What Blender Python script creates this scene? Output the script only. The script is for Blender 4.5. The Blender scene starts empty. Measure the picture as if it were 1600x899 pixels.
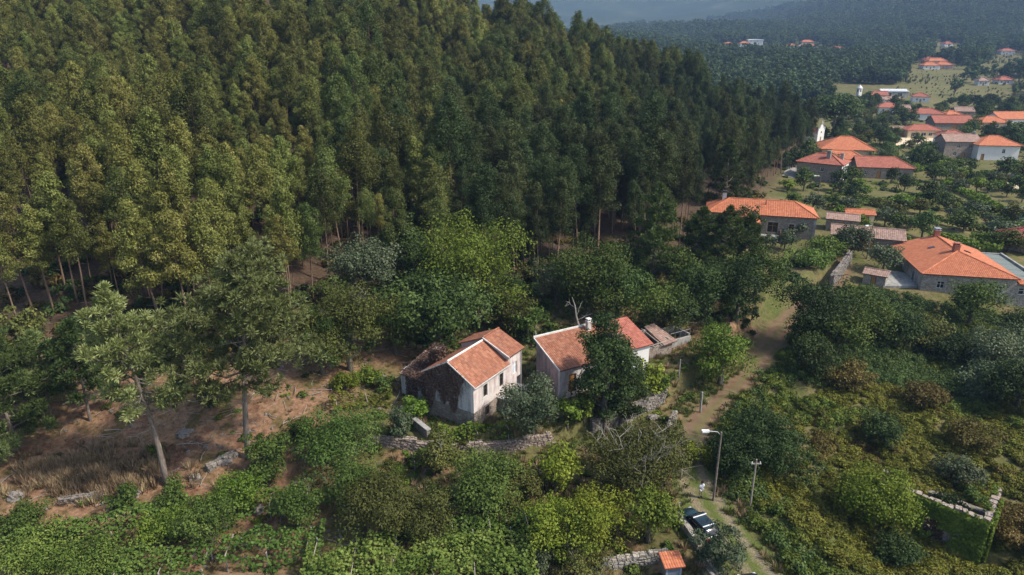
import bpy, bmesh, math, random
import numpy as np
from mathutils import Vector, Matrix

# ------------------------------------------------------------------ camera, sky, sun, exposure
scene = bpy.context.scene
COL = scene.collection
PITCH = math.radians(20.0)
CAMZ = 40.0
FPX = 1066.0                      # focal length in pixels of the 1600 px wide photograph
cam_d = bpy.data.cameras.new('camera')
cam_d.sensor_width = 36.0
cam_d.lens = 36.0 * FPX / 1600.0
cam_d.clip_start = 0.5
cam_d.clip_end = 20000.0
cam = bpy.data.objects.new('camera', cam_d)
COL.objects.link(cam)
cam.location = (0, 0, CAMZ)
cam.rotation_euler = (math.radians(90) - PITCH, 0, 0)
scene.camera = cam

SUN_EL = math.radians(48)
SUN_AZ = math.radians(108)        # clockwise from +Y
world = bpy.data.worlds.new('World')
scene.world = world
world.use_nodes = True
wn = world.node_tree
for n in list(wn.nodes):
    wn.nodes.remove(n)
sky = wn.nodes.new('ShaderNodeTexSky')
sky.sky_type = 'NISHITA'
sky.sun_disc = False
sky.sun_elevation = SUN_EL
sky.sun_rotation = SUN_AZ
sky.air_density = 1.2
sky.dust_density = 2.0
bg = wn.nodes.new('ShaderNodeBackground')
bg.inputs['Strength'].default_value = 0.135
wo = wn.nodes.new('ShaderNodeOutputWorld')
wn.links.new(sky.outputs[0], bg.inputs[0])
wn.links.new(bg.outputs[0], wo.inputs[0])
sd = bpy.data.lights.new('sun', 'SUN')
sd.energy = 3.6
sd.angle = math.radians(4.0)
sd.color = (1.0, 0.93, 0.82)
sun = bpy.data.objects.new('sun', sd)
COL.objects.link(sun)
tos = Vector((math.sin(SUN_AZ) * math.cos(SUN_EL), math.cos(SUN_AZ) * math.cos(SUN_EL), math.sin(SUN_EL)))
sun.rotation_euler = tos.to_track_quat('Z', 'Y').to_euler()
sun.location = tos * 200
vs = scene.view_settings
vs.view_transform = 'Standard'
vs.look = 'None'
vs.exposure = 0.78
vs.gamma = 1.0
vs.use_curve_mapping = False
cy = scene.cycles
cy.use_denoising = True
cy.max_bounces = 5
cy.diffuse_bounces = 3
cy.glossy_bounces = 2
cy.transmission_bounces = 3
cy.volume_bounces = 0
cy.transparent_max_bounces = 4
cy.caustics_reflective = False
cy.caustics_refractive = False

RNG = np.random.default_rng(11)
random.seed(5)

# ------------------------------------------------------------------ small helpers
def sm(a, b, x):
    t = np.clip((np.asarray(x, float) - a) / (b - a), 0, 1)
    return t * t * (3 - 2 * t)

def vn(x, y, s, seed=0):
    """value noise, -1..1"""
    x = np.asarray(x, float) / s + 1000.37 + seed * 17.3
    y = np.asarray(y, float) / s + 1000.71 + seed * 5.9
    xi = np.floor(x).astype(np.int64); yi = np.floor(y).astype(np.int64)
    fx = x - xi; fy = y - yi
    fx = fx * fx * (3 - 2 * fx); fy = fy * fy * (3 - 2 * fy)
    def h(a, b):
        n = (a * 374761393 + b * 668265263 + seed * 974634777) & 0x7fffffff
        n = ((n ^ (n >> 13)) * 1274126177) & 0x7fffffff
        return ((n ^ (n >> 16)) & 0xffff) / 32767.5 - 1
    return (h(xi, yi) * (1 - fx) + h(xi + 1, yi) * fx) * (1 - fy) + (h(xi, yi + 1) * (1 - fx) + h(xi + 1, yi + 1) * fx) * fy

def empty(name, loc=(0, 0, 0), rz=0.0):
    o = bpy.data.objects.new(name, None)
    COL.objects.link(o)
    o.location = loc
    o.rotation_euler = (0, 0, rz)
    o.empty_display_size = 0.3
    return o

def tag(o, label=None, cat=None, group=None, kind=None):
    if label: o['label'] = label
    if cat: o['category'] = cat
    if group: o['group'] = group
    if kind: o['kind'] = kind
    return o

def thing(name, label, cat, loc=(0, 0, 0), rz=0.0, group=None):
    return tag(empty(name, loc, rz), label, cat, group)

def link(name, me, mat, parent=None, loc=None):
    o = bpy.data.objects.new(name, me)
    COL.objects.link(o)
    if mat is not None and len(me.materials) == 0:
        for m in (mat if isinstance(mat, (list, tuple)) else [mat]):
            me.materials.append(m)
    if parent is not None:
        o.parent = parent
    if loc is not None:
        o.location = loc
    return o

class MB:
    """collects boxes, tubes and polygons into one mesh"""
    def __init__(s):
        s.v = []; s.f = []; s.uv = {}
        s.mi = []
    def quad(s, a, b, c, d, uv=None, mi=0):
        i = len(s.v)
        s.v += [tuple(a), tuple(b), tuple(c), tuple(d)]
        s.f.append((i, i + 1, i + 2, i + 3)); s.mi.append(mi)
        if uv: s.uv[len(s.f) - 1] = uv
    def poly(s, pts, mi=0):
        i = len(s.v)
        s.v += [tuple(p) for p in pts]
        s.f.append(tuple(range(i, i + len(pts)))); s.mi.append(mi)
    def box(s, x0, x1, y0, y1, z0, z1, M=None, mi=0):
        P = [Vector(p) for p in ((x0, y0, z0), (x1, y0, z0), (x1, y1, z0), (x0, y1, z0), (x0, y0, z1), (x1, y0, z1), (x1, y1, z1), (x0, y1, z1))]
        if M is not None: P = [M @ p for p in P]
        i = len(s.v)
        s.v += [tuple(p) for p in P]
        for q in ((0, 3, 2, 1), (4, 5, 6, 7), (0, 1, 5, 4), (1, 2, 6, 5), (2, 3, 7, 6), (3, 0, 4, 7)):
            s.f.append(tuple(i + k for k in q)); s.mi.append(mi)
    def prism(s, pts, off, mi=0):
        """closed prism of polygon pts (3D) swept by vector off"""
        n = len(pts); i = len(s.v); off = Vector(off)
        s.v += [tuple(p) for p in pts] + [tuple(Vector(p) + off) for p in pts]
        s.f.append(tuple(reversed(range(i, i + n)))); s.mi.append(mi)
        s.f.append(tuple(range(i + n, i + 2 * n))); s.mi.append(mi)
        for k in range(n):
            j = (k + 1) % n
            s.f.append((i + k, i + j, i + n + j, i + n + k)); s.mi.append(mi)
    def tube(s, pts, rad, sides=6, mi=0, cap=True):
        pts = [Vector(p) for p in pts]
        base = len(s.v)
        for k, p in enumerate(pts):
            d = (pts[min(k + 1, len(pts) - 1)] - pts[max(k - 1, 0)])
            if d.length < 1e-6: d = Vector((0, 0, 1))
            d.normalize()
            a = d.orthogonal().normalized() if k == 0 else (a - d * a.dot(d)).normalized()
            b = d.cross(a)
            r = rad[k] if hasattr(rad, '__len__') else rad
            for j in range(sides):
                t = 2 * math.pi * j / sides
                s.v.append(tuple(p + (a * math.cos(t) + b * math.sin(t)) * r))
        for k in range(len(pts) - 1):
            for j in range(sides):
                j2 = (j + 1) % sides
                s.f.append((base + k * sides + j, base + k * sides + j2, base + (k + 1) * sides + j2, base + (k + 1) * sides + j)); s.mi.append(mi)
        if cap:
            s.f.append(tuple(base + j for j in reversed(range(sides)))); s.mi.append(mi)
            e = base + (len(pts) - 1) * sides
            s.f.append(tuple(e + j for j in range(sides))); s.mi.append(mi)
    def mesh(s, name, smooth=False):
        me = bpy.data.meshes.new(name)
        me.from_pydata(s.v, [], s.f)
        if s.uv:
            L = me.uv_layers.new(name='UVMap')
            for p in me.polygons:
                if p.index in s.uv:
                    for k, li in enumerate(p.loop_indices):
                        L.data[li].uv = s.uv[p.index][k]
        me.polygons.foreach_set('material_index', s.mi)
        if smooth:
            me.polygons.foreach_set('use_smooth', [True] * len(me.polygons))
        me.update()
        return me
    def build(s, name, mat, parent=None, smooth=False):
        return link(name, s.mesh(name, smooth), mat, parent)

# ------------------------------------------------------------------ materials
MAT = {}
def newmat(name):
    m = bpy.data.materials.new(name)
    m.use_nodes = True
    nt = m.node_tree
    for n in list(nt.nodes): nt.nodes.remove(n)
    out = nt.nodes.new('ShaderNodeOutputMaterial')
    MAT[name] = m
    return m, nt, out

def N(nt, typ, **kw):
    n = nt.nodes.new(typ)
    for k, v in kw.items():
        if k.startswith('i_'):
            n.inputs[k[2:].replace('_', ' ')].default_value = v
        else:
            setattr(n, k, v)
    return n

def c4(c): return (c[0], c[1], c[2], 1.0)

def ramp(nt, fac, stops, interp='LINEAR'):
    r = nt.nodes.new('ShaderNodeValToRGB')
    r.color_ramp.interpolation = interp
    e = r.color_ramp.elements
    e[0].position = stops[0][0]; e[0].color = c4(stops[0][1])
    e[1].position = stops[-1][0]; e[1].color = c4(stops[-1][1])
    for p, c in stops[1:-1]:
        x = e.new(p); x.color = c4(c)
    nt.links.new(fac, r.inputs[0])
    return r.outputs[0]

def noise(nt, scale, detail=4, coord=None, rough=0.6):
    n = N(nt, 'ShaderNodeTexNoise')
    n.inputs['Scale'].default_value = scale
    n.inputs['Detail'].default_value = detail
    n.inputs['Roughness'].default_value = rough
    if coord is not None: nt.links.new(coord, n.inputs['Vector'])
    return n.outputs['Fac']

def mix(nt, fac, a, b, mode='MIX'):
    m = nt.nodes.new('ShaderNodeMix')
    m.data_type = 'RGBA'; m.blend_type = mode
    for sock, val in ((m.inputs[0], fac), (m.inputs[6], a), (m.inputs[7], b)):
        if isinstance(val, (int, float)): sock.default_value = val
        elif isinstance(val, tuple): sock.default_value = c4(val)
        else: nt.links.new(val, sock)
    return m.outputs[2]

def principled(nt, out, col, rough=0.85, spec=0.25, bump=None, bstr=0.3, bdist=0.02, metal=0.0):
    p = nt.nodes.new('ShaderNodeBsdfPrincipled')
    if isinstance(col, tuple): p.inputs['Base Color'].default_value = c4(col)
    else: nt.links.new(col, p.inputs['Base Color'])
    p.inputs['Roughness'].default_value = rough
    p.inputs['Specular IOR Level'].default_value = spec
    p.inputs['Metallic'].default_value = metal
    if bump is not None:
        b = nt.nodes.new('ShaderNodeBump')
        b.inputs['Strength'].default_value = bstr
        b.inputs['Distance'].default_value = bdist
        nt.links.new(bump, b.inputs['Height'])
        nt.links.new(b.outputs[0], p.inputs['Normal'])
    nt.links.new(p.outputs[0], out.inputs[0])
    return p

def objcoord(nt): return nt.nodes.new('ShaderNodeTexCoord').outputs['Object']
def worldpos(nt): return nt.nodes.new('ShaderNodeNewGeometry').outputs['Position']

def leafmat(name, dark, mid, light, trans=0.16, hvar=0.014, vvar=0.30, rough=0.55):
    m, nt, out = newmat(name)
    at = N(nt, 'ShaderNodeAttribute', attribute_name='tint')
    col = ramp(nt, at.outputs['Fac'], [(0.0, dark), (0.5, mid), (1.0, light)])
    oi = nt.nodes.new('ShaderNodeObjectInfo')
    hs = nt.nodes.new('ShaderNodeHueSaturation')
    mr = N(nt, 'ShaderNodeMapRange'); mr.inputs[3].default_value = 1 - vvar; mr.inputs[4].default_value = 1 + vvar
    nt.links.new(oi.outputs['Random'], mr.inputs[0]); nt.links.new(mr.outputs[0], hs.inputs['Value'])
    wn_ = N(nt, 'ShaderNodeTexWhiteNoise', noise_dimensions='1D'); nt.links.new(oi.outputs['Random'], wn_.inputs['W'])
    mh = N(nt, 'ShaderNodeMapRange'); mh.inputs[3].default_value = 0.5 - hvar; mh.inputs[4].default_value = 0.5 + hvar
    nt.links.new(wn_.outputs['Value'], mh.inputs[0]); nt.links.new(mh.outputs[0], hs.inputs['Hue'])
    nt.links.new(col, hs.inputs['Color'])
    p = nt.nodes.new('ShaderNodeBsdfPrincipled')
    nt.links.new(hs.outputs[0], p.inputs['Base Color'])
    p.inputs['Roughness'].default_value = rough
    p.inputs['Specular IOR Level'].default_value = 0.10
    t = nt.nodes.new('ShaderNodeBsdfTranslucent')
    br = mix(nt, 1.0, hs.outputs[0], (1.25, 1.2, 0.6), 'MULTIPLY')
    nt.links.new(br, t.inputs[0])
    ms = nt.nodes.new('ShaderNodeMixShader'); ms.inputs[0].default_value = trans
    nt.links.new(p.outputs[0], ms.inputs[1]); nt.links.new(t.outputs[0], ms.inputs[2])
    nt.links.new(ms.outputs[0], out.inputs[0])
    return m

LEAVES = {
 'euc_young': ((0.066, 0.076, 0.017), (0.130, 0.140, 0.034), (0.225, 0.226, 0.070)),
 'euc_mid':   ((0.040, 0.053, 0.013), (0.080, 0.096, 0.025), (0.138, 0.152, 0.048)),
 'euc_cloud_shade':  ((0.022, 0.033, 0.011), (0.043, 0.059, 0.020), (0.080, 0.100, 0.038)),  # cloud shade over the middle of the forest put into the leaf colour
 'pine':      ((0.066, 0.092, 0.026), (0.155, 0.190, 0.066), (0.265, 0.300, 0.130)),
 'pine_dark': ((0.028, 0.046, 0.013), (0.058, 0.086, 0.026), (0.105, 0.140, 0.046)),
 'broad':     ((0.026, 0.046, 0.010), (0.058, 0.090, 0.018), (0.108, 0.145, 0.034)),
 'bright':    ((0.046, 0.080, 0.011), (0.100, 0.150, 0.020), (0.170, 0.215, 0.036)),
 'yellow':    ((0.060, 0.084, 0.010), (0.120, 0.148, 0.016), (0.200, 0.215, 0.030)),
 'olive':     ((0.036, 0.052, 0.024), (0.075, 0.098, 0.050), (0.150, 0.172, 0.105)),
 'dark':      ((0.017, 0.031, 0.009), (0.035, 0.056, 0.016), (0.068, 0.094, 0.029)),
 'bronze':    ((0.040, 0.048, 0.012), (0.082, 0.090, 0.022), (0.135, 0.130, 0.036)),
 'vine':      ((0.036, 0.068, 0.011), (0.086, 0.135, 0.024), (0.165, 0.215, 0.052)),
 'bramble':   ((0.040, 0.060, 0.010), (0.084, 0.110, 0.018), (0.150, 0.175, 0.034)),
 'bramble_y': ((0.052, 0.060, 0.010), (0.108, 0.112, 0.017), (0.175, 0.168, 0.030)),
 'rust':      ((0.052, 0.044, 0.014), (0.100, 0.078, 0.022), (0.155, 0.115, 0.034)),
 'fern':      ((0.026, 0.047, 0.012), (0.054, 0.086, 0.023), (0.098, 0.135, 0.040)),
 'dry':       ((0.17, 0.12, 0.07), (0.28, 0.205, 0.125), (0.40, 0.31, 0.20)),
 'deadivy':   ((0.050, 0.034, 0.026), (0.095, 0.062, 0.048), (0.150, 0.095, 0.070)),
 'grass':     ((0.050, 0.072, 0.018), (0.095, 0.120, 0.030), (0.150, 0.165, 0.050)),
 'far':       ((0.030, 0.052, 0.022), (0.058, 0.090, 0.036), (0.100, 0.138, 0.054)),
}
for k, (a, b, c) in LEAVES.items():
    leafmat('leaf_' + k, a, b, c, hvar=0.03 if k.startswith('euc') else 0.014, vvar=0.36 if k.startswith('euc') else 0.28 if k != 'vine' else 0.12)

def barkmat(name, a, b):
    m, nt, out = newmat(name)
    co = objcoord(nt)
    mp = N(nt, 'ShaderNodeMapping'); mp.inputs['Scale'].default_value = (6, 6, 1.2); nt.links.new(co, mp.inputs[0])
    f = noise(nt, 1.6, 5, mp.outputs[0])
    principled(nt, out, ramp(nt, f, [(0.3, a), (0.7, b)]), 0.9, 0.1, f, 0.6, 0.03)
    return m
barkmat('bark_euc', (0.11, 0.070, 0.048), (0.25, 0.175, 0.125))
barkmat('bark_pine', (0.09, 0.072, 0.060), (0.26, 0.215, 0.180))
barkmat('bark_grey', (0.060, 0.052, 0.042), (0.150, 0.130, 0.105))
barkmat('bark_dead', (0.17, 0.15, 0.125), (0.33, 0.30, 0.26))
barkmat('wood_post', (0.20, 0.17, 0.14), (0.38, 0.33, 0.28))
barkmat('wood_door', (0.26, 0.13, 0.045), (0.42, 0.23, 0.085))

def plaster(name, base, stain, amt=0.5, streak=True):
    m, nt, out = newmat(name)
    co = objcoord(nt)
    mp = N(nt, 'ShaderNodeMapping'); mp.inputs['Scale'].default_value = (1.6, 1.6, 0.22); nt.links.new(co, mp.inputs[0])
    f1 = noise(nt, 1.4, 6, mp.outputs[0], 0.7)
    f2 = noise(nt, 0.55, 5, co, 0.65)
    mm = N(nt, 'ShaderNodeMath', operation='MULTIPLY'); nt.links.new(f1, mm.inputs[0]); nt.links.new(f2, mm.inputs[1])
    g = N(nt, 'ShaderNodeMapRange'); g.inputs[1].default_value = 0.20; g.inputs[2].default_value = 0.34; g.inputs[3].default_value = 0; g.inputs[4].default_value = amt
    nt.links.new(mm.outputs[0], g.inputs[0])
    f3 = noise(nt, 14, 4, co)
    col = mix(nt, g.outputs[0], base, stain)
    col = mix(nt, 0.25, col, ramp(nt, f3, [(0.3, (0.5, 0.5, 0.5)), (0.7, (1, 1, 1))]), 'MULTIPLY')
    principled(nt, out, col, 0.9, 0.15, f3, 0.3, 0.01)
    return m
plaster('plaster_white', (0.55, 0.53, 0.50), (0.24, 0.22, 0.20), 0.55)
plaster('plaster_pink', (0.50, 0.34, 0.31), (0.24, 0.20, 0.19), 0.95)
plaster('plaster_pinkwhite', (0.64, 0.58, 0.55), (0.34, 0.23, 0.21), 0.75)
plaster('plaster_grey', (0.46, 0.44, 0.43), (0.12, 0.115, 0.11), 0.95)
plaster('plaster_cream', (0.62, 0.50, 0.34), (0.36, 0.28, 0.20), 0.4)
plaster('plaster_clean', (0.66, 0.65, 0.63), (0.50, 0.48, 0.45), 0.3)
plaster('concrete', (0.34, 0.33, 0.31), (0.15, 0.145, 0.13), 0.8)
plaster('mortar_white', (0.62, 0.60, 0.56), (0.33, 0.30, 0.27), 0.5)

def stonemat(name, a, b, scale=2.2, gap=(0.10, 0.09, 0.08)):
    m, nt, out = newmat(name)
    co = objcoord(nt)
    mp = N(nt, 'ShaderNodeMapping'); mp.inputs['Scale'].default_value = (1, 1, 1.6); nt.links.new(co, mp.inputs[0])
    v = N(nt, 'ShaderNodeTexVoronoi', feature='F1'); v.inputs['Scale'].default_value = scale; nt.links.new(mp.outputs[0], v.inputs['Vector'])
    e = N(nt, 'ShaderNodeTexVoronoi', feature='DISTANCE_TO_EDGE'); e.inputs['Scale'].default_value = scale; nt.links.new(mp.outputs[0], e.inputs['Vector'])
    sx = nt.nodes.new('ShaderNodeSeparateColor'); nt.links.new(v.outputs['Color'], sx.inputs[0])
    f = noise(nt, 5, 5, co)
    col = mix(nt, 0.45, ramp(nt, sx.outputs[0], [(0.0, a), (1.0, b)]), ramp(nt, f, [(0.25, a), (0.75, b)]))
    eg = ramp(nt, e.outputs['Distance'], [(0.0, (0, 0, 0)), (0.07, (1, 1, 1))])
    col = mix(nt, eg, gap, col)
    principled(nt, out, col, 0.92, 0.15, eg, 0.8, 0.03)
    return m
stonemat('stone', (0.21, 0.185, 0.155), (0.42, 0.38, 0.325))
stonemat('stone_dark', (0.145, 0.125, 0.102), (0.29, 0.255, 0.21))
stonemat('stone_pink', (0.20, 0.158, 0.13), (0.38, 0.31, 0.255))
stonemat('rock', (0.13, 0.115, 0.10), (0.28, 0.25, 0.22), 2.6, (0.12, 0.105, 0.095))

def roofmat(name, cols, lichen=(0.16, 0.13, 0.10), lam=0.3):
    m, nt, out = newmat(name)
    uv = nt.nodes.new('ShaderNodeUVMap'); uv.uv_map = 'UVMap'
    fl = N(nt, 'ShaderNodeVectorMath', operation='FLOOR'); nt.links.new(uv.outputs[0], fl.inputs[0])
    w = N(nt, 'ShaderNodeTexWhiteNoise', noise_dimensions='3D'); nt.links.new(fl.outputs[0], w.inputs['Vector'])
    col = ramp(nt, w.outputs['Value'], [(0.0, cols[0]), (0.5, cols[1]), (1.0, cols[2])])
    co = objcoord(nt)
    f = noise(nt, 0.9, 6, co, 0.7)
    g = N(nt, 'ShaderNodeMapRange'); g.inputs[1].default_value = 0.48; g.inputs[2].default_value = 0.72; g.inputs[3].default_value = 0; g.inputs[4].default_value = lam
    nt.links.new(f, g.inputs[0])
    col = mix(nt, g.outputs[0], col, lichen)
    oi = nt.nodes.new('ShaderNodeObjectInfo'); hs = nt.nodes.new('ShaderNodeHueSaturation')
    mr = N(nt, 'ShaderNodeMapRange'); mr.inputs[3].default_value = .94; mr.inputs[4].default_value = 1.06
    nt.links.new(oi.outputs['Random'], mr.inputs[0]); nt.links.new(mr.outputs[0], hs.inputs['Value']); hs.inputs['Saturation'].default_value = .94; nt.links.new(col, hs.inputs['Color'])
    col = hs.outputs[0]
    f2 = noise(nt, 12, 3, co)
    principled(nt, out, col, 0.8, 0.2, f2, 0.3, 0.01)
    return m
roofmat('roof_old', ((0.21, 0.072, 0.036), (0.27, 0.098, 0.050), (0.33, 0.140, 0.075)), (0.13, 0.070, 0.048), 0.6)
roofmat('roof_orange', ((0.37, 0.104, 0.040), (0.43, 0.130, 0.050), (0.49, 0.162, 0.066)), (0.26, 0.095, 0.05), 0.40)
roofmat('roof_red', ((0.27, 0.072, 0.044), (0.32, 0.094, 0.057), (0.38, 0.125, 0.075)), (0.17, 0.08, 0.06), 0.45)
roofmat('roof_brown', ((0.23, 0.14, 0.105), (0.30, 0.185, 0.14), (0.36, 0.24, 0.19)), (0.15, 0.12, 0.10), 0.5)
roofmat('roof_ruby', ((0.30, 0.05, 0.055), (0.34, 0.06, 0.06), (0.38, 0.075, 0.07)), (0.25, 0.05, 0.05), 0.2)

def plain(name, col, rough=0.6, spec=0.3, metal=0.0, vary=0.15, nscale=3.0):
    m, nt, out = newmat(name)
    f = noise(nt, nscale, 4, objcoord(nt))
    lo = tuple(x * (1 - vary) for x in col); hi = tuple(min(1, x * (1 + vary)) for x in col)
    principled(nt, out, ramp(nt, f, [(0.3, lo), (0.7, hi)]), rough, spec, metal=metal)
    return m
plain('glass_dark', (0.016, 0.018, 0.020), 0.12, 0.5)
plain('frame_dark', (0.07, 0.045, 0.03), 0.7)
plain('frame_white', (0.62, 0.61, 0.59), 0.5)
plain('shutter_blue', (0.60, 0.66, 0.72), 0.6)
plain('metal_grey', (0.40, 0.41, 0.42), 0.45, 0.5, 0.6)
plain('lamp_white', (0.75, 0.76, 0.76), 0.4)
plain('metal_dark', (0.05, 0.05, 0.055), 0.5)
plain('car_paint', (0.008, 0.022, 0.028), 0.22, 0.6, 0.0, 0.05)
plain('car_paint_silver', (0.30, 0.31, 0.33), 0.3, 0.6, 0.4)
plain('car_paint_black', (0.015, 0.015, 0.018), 0.25, 0.6)
plain('car_glass', (0.010, 0.014, 0.018), 0.06, 0.6)
plain('rubber', (0.018, 0.018, 0.018), 0.9)
plain('alloy', (0.45, 0.45, 0.46), 0.35, 0.5, 0.8)
plain('rail_white', (0.72, 0.73, 0.74), 0.35)
plain('lamp_red', (0.28, 0.01, 0.01), 0.2, 0.5)
plain('lamp_clear', (0.55, 0.56, 0.57), 0.15, 0.5)
plain('cloth_white', (0.74, 0.75, 0.78), 0.9)
plain('cloth_pale', (0.55, 0.52, 0.47), 0.9)
plain('skin', (0.45, 0.27, 0.19), 0.6)
plain('hair', (0.03, 0.02, 0.015), 0.8)
plain('door_blue', (0.11, 0.14, 0.19), 0.7)
plain('door_blue_light', (0.20, 0.25, 0.32), 0.7)
plain('brick_red', (0.32, 0.12, 0.08), 0.85)
plain('tarp_blue', (0.25, 0.42, 0.58), 0.6)
plain('roof_sheet', (0.15, 0.17, 0.15), 0.6)
plain('roof_sheet_white', (0.66, 0.68, 0.70), 0.5)

def groundmat():
    m, nt, out = newmat('ground')
    P = worldpos(nt)
    za = N(nt, 'ShaderNodeAttribute', attribute_name='zone')
    sx = nt.nodes.new('ShaderNodeSeparateColor'); nt.links.new(za.outputs['Color'], sx.inputs[0])
    f1 = noise(nt, 0.35, 8, P, 0.65)
    f2 = noise(nt, 2.6, 6, P, 0.7)
    f3 = noise(nt, 0.006, 9, P, 0.72)
    gn = noise(nt, 0.12, 7, P, 0.7)
    grass = ramp(nt, f2, [(0.25, (0.034, 0.048, 0.013)), (0.5, (0.070, 0.082, 0.022)), (0.75, (0.135, 0.120, 0.045))])
    grass = mix(nt, ramp(nt, gn, [(0.42, (0, 0, 0)), (0.62, (1, 1, 1))]), grass, ramp(nt, f2, [(0.3, (0.085, 0.066, 0.030)), (0.7, (0.20, 0.155, 0.080))]))
    soil = ramp(nt, f1, [(0.22, (0.085, 0.045, 0.027)), (0.38, (0.165, 0.092, 0.056)), (0.48, (0.26, 0.160, 0.100)), (0.58, (0.14, 0.098, 0.048)), (0.70, (0.075, 0.078, 0.024))])
    soil = mix(nt, 0.8, soil, ramp(nt, f2, [(0.32, (0.30, 0.27, 0.23)), (0.62, (1.15, 1.1, 1.05))]), 'MULTIPLY')
    litter = ramp(nt, f2, [(0.25, (0.030, 0.021, 0.014)), (0.5, (0.070, 0.046, 0.030)), (0.8, (0.125, 0.085, 0.055))])
    field = ramp(nt, f1, [(0.25, (0.065, 0.078, 0.022)), (0.5, (0.125, 0.115, 0.042)), (0.75, (0.23, 0.175, 0.090))])
    farc = ramp(nt, f3, [(0.3, (0.014, 0.026, 0.012)), (0.5, (0.024, 0.038, 0.016)), (0.62, (0.044, 0.055, 0.026)), (0.72, (0.12, 0.105, 0.085))])
    col = mix(nt, sx.outputs[0], grass, soil)
    col = mix(nt, sx.outputs[1], col, litter)
    col = mix(nt, sx.outputs[2], col, field)
    sy = nt.nodes.new('ShaderNodeSeparateXYZ'); nt.links.new(P, sy.inputs[0])
    mr = N(nt, 'ShaderNodeMapRange'); mr.inputs[1].default_value = 900; mr.inputs[2].default_value = 1500
    nt.links.new(sy.outputs['Y'], mr.inputs[0])
    col = mix(nt, mr.outputs[0], col, farc)
    principled(nt, out, col, 0.95, 0.1, f2, 0.5, 0.08)
groundmat()

def roadmat():
    m, nt, out = newmat('dirt_road')
    P = worldpos(nt)
    uv = nt.nodes.new('ShaderNodeUVMap'); uv.uv_map = 'UVMap'
    s = nt.nodes.new('ShaderNodeSeparateXYZ'); nt.links.new(uv.outputs[0], s.inputs[0])
    f1 = noise(nt, 0.9, 7, P, 0.7); f2 = noise(nt, 7, 4, P)
    gravel = ramp(nt, f2, [(0.3, (0.11, 0.085, 0.050)), (0.55, (0.20, 0.165, 0.105)), (0.75, (0.34, 0.29, 0.21))])
    earth = ramp(nt, f1, [(0.3, (0.105, 0.064, 0.038)), (0.7, (0.205, 0.135, 0.086))])
    grass = ramp(nt, f2, [(0.3, (0.050, 0.068, 0.016)), (0.7, (0.115, 0.130, 0.036))])
    sy = nt.nodes.new('ShaderNodeSeparateXYZ'); nt.links.new(P, sy.inputs[0])
    mr = N(nt, 'ShaderNodeMapRange'); mr.inputs[1].default_value = 58; mr.inputs[2].default_value = 66
    nt.links.new(sy.outputs['Y'], mr.inputs[0])
    # two wheel tracks with grass between and at the edges (uv.x across, 0..1)
    a = N(nt, 'ShaderNodeMath', operation='SUBTRACT'); nt.links.new(s.outputs[0], a.inputs[0]); a.inputs[1].default_value = 0.5
    b = N(nt, 'ShaderNodeMath', operation='ABSOLUTE'); nt.links.new(a.outputs[0], b.inputs[0])
    c = N(nt, 'ShaderNodeMath', operation='SUBTRACT'); nt.links.new(b.outputs[0], c.inputs[0]); c.inputs[1].default_value = 0.22
    d = N(nt, 'ShaderNodeMath', operation='ABSOLUTE'); nt.links.new(c.outputs[0], d.inputs[0])
    e = N(nt, 'ShaderNodeMath', operation='ADD'); nt.links.new(d.outputs[0], e.inputs[0])
    g = N(nt, 'ShaderNodeMath', operation='MULTIPLY'); nt.links.new(f1, g.inputs[0]); g.inputs[1].default_value = 0.45
    nt.links.new(g.outputs[0], e.inputs[1])
    gm = N(nt, 'ShaderNodeMapRange'); gm.inputs[1].default_value = 0.25; gm.inputs[2].default_value = 0.40
    nt.links.new(e.outputs[0], gm.inputs[0])
    lowc = mix(nt, gm.outputs[0], gravel, grass)
    gm2 = N(nt, 'ShaderNodeMath', operation='MULTIPLY'); nt.links.new(gm.outputs[0], gm2.inputs[0]); gm2.inputs[1].default_value = 0.45
    hic = mix(nt, gm2.outputs[0], earth, grass)
    principled(nt, out, mix(nt, mr.outputs[0], lowc, hic), 0.95, 0.1, f2, 0.6, 0.04)
roadmat()

# ------------------------------------------------------------------ terrain
ROAD_Y = [25, 38, 45, 53, 60, 68, 75, 87, 98, 108, 118, 128]
ROAD_X = [25.5, 21.2, 19.2, 17.6, 18.0, 22.0, 28.2, 36.3, 44.3, 54.0, 60.5, 63.5]
def road_x(Y): return np.interp(Y, ROAD_Y, ROAD_X)
def foot(X): return np.interp(X, [-300, -60, -35, -20, 3, 29, 52, 80, 110, 140], [50, 70, 75, 86, 97, 114, 152, 200, 248, 420])
def wall_y(X): return np.interp(X, [-60, -30, -6.5, 3.3, 12, 20, 27, 40], [66, 62, 59.2, 61.2, 66.0, 72.6, 81, 98])

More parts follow.
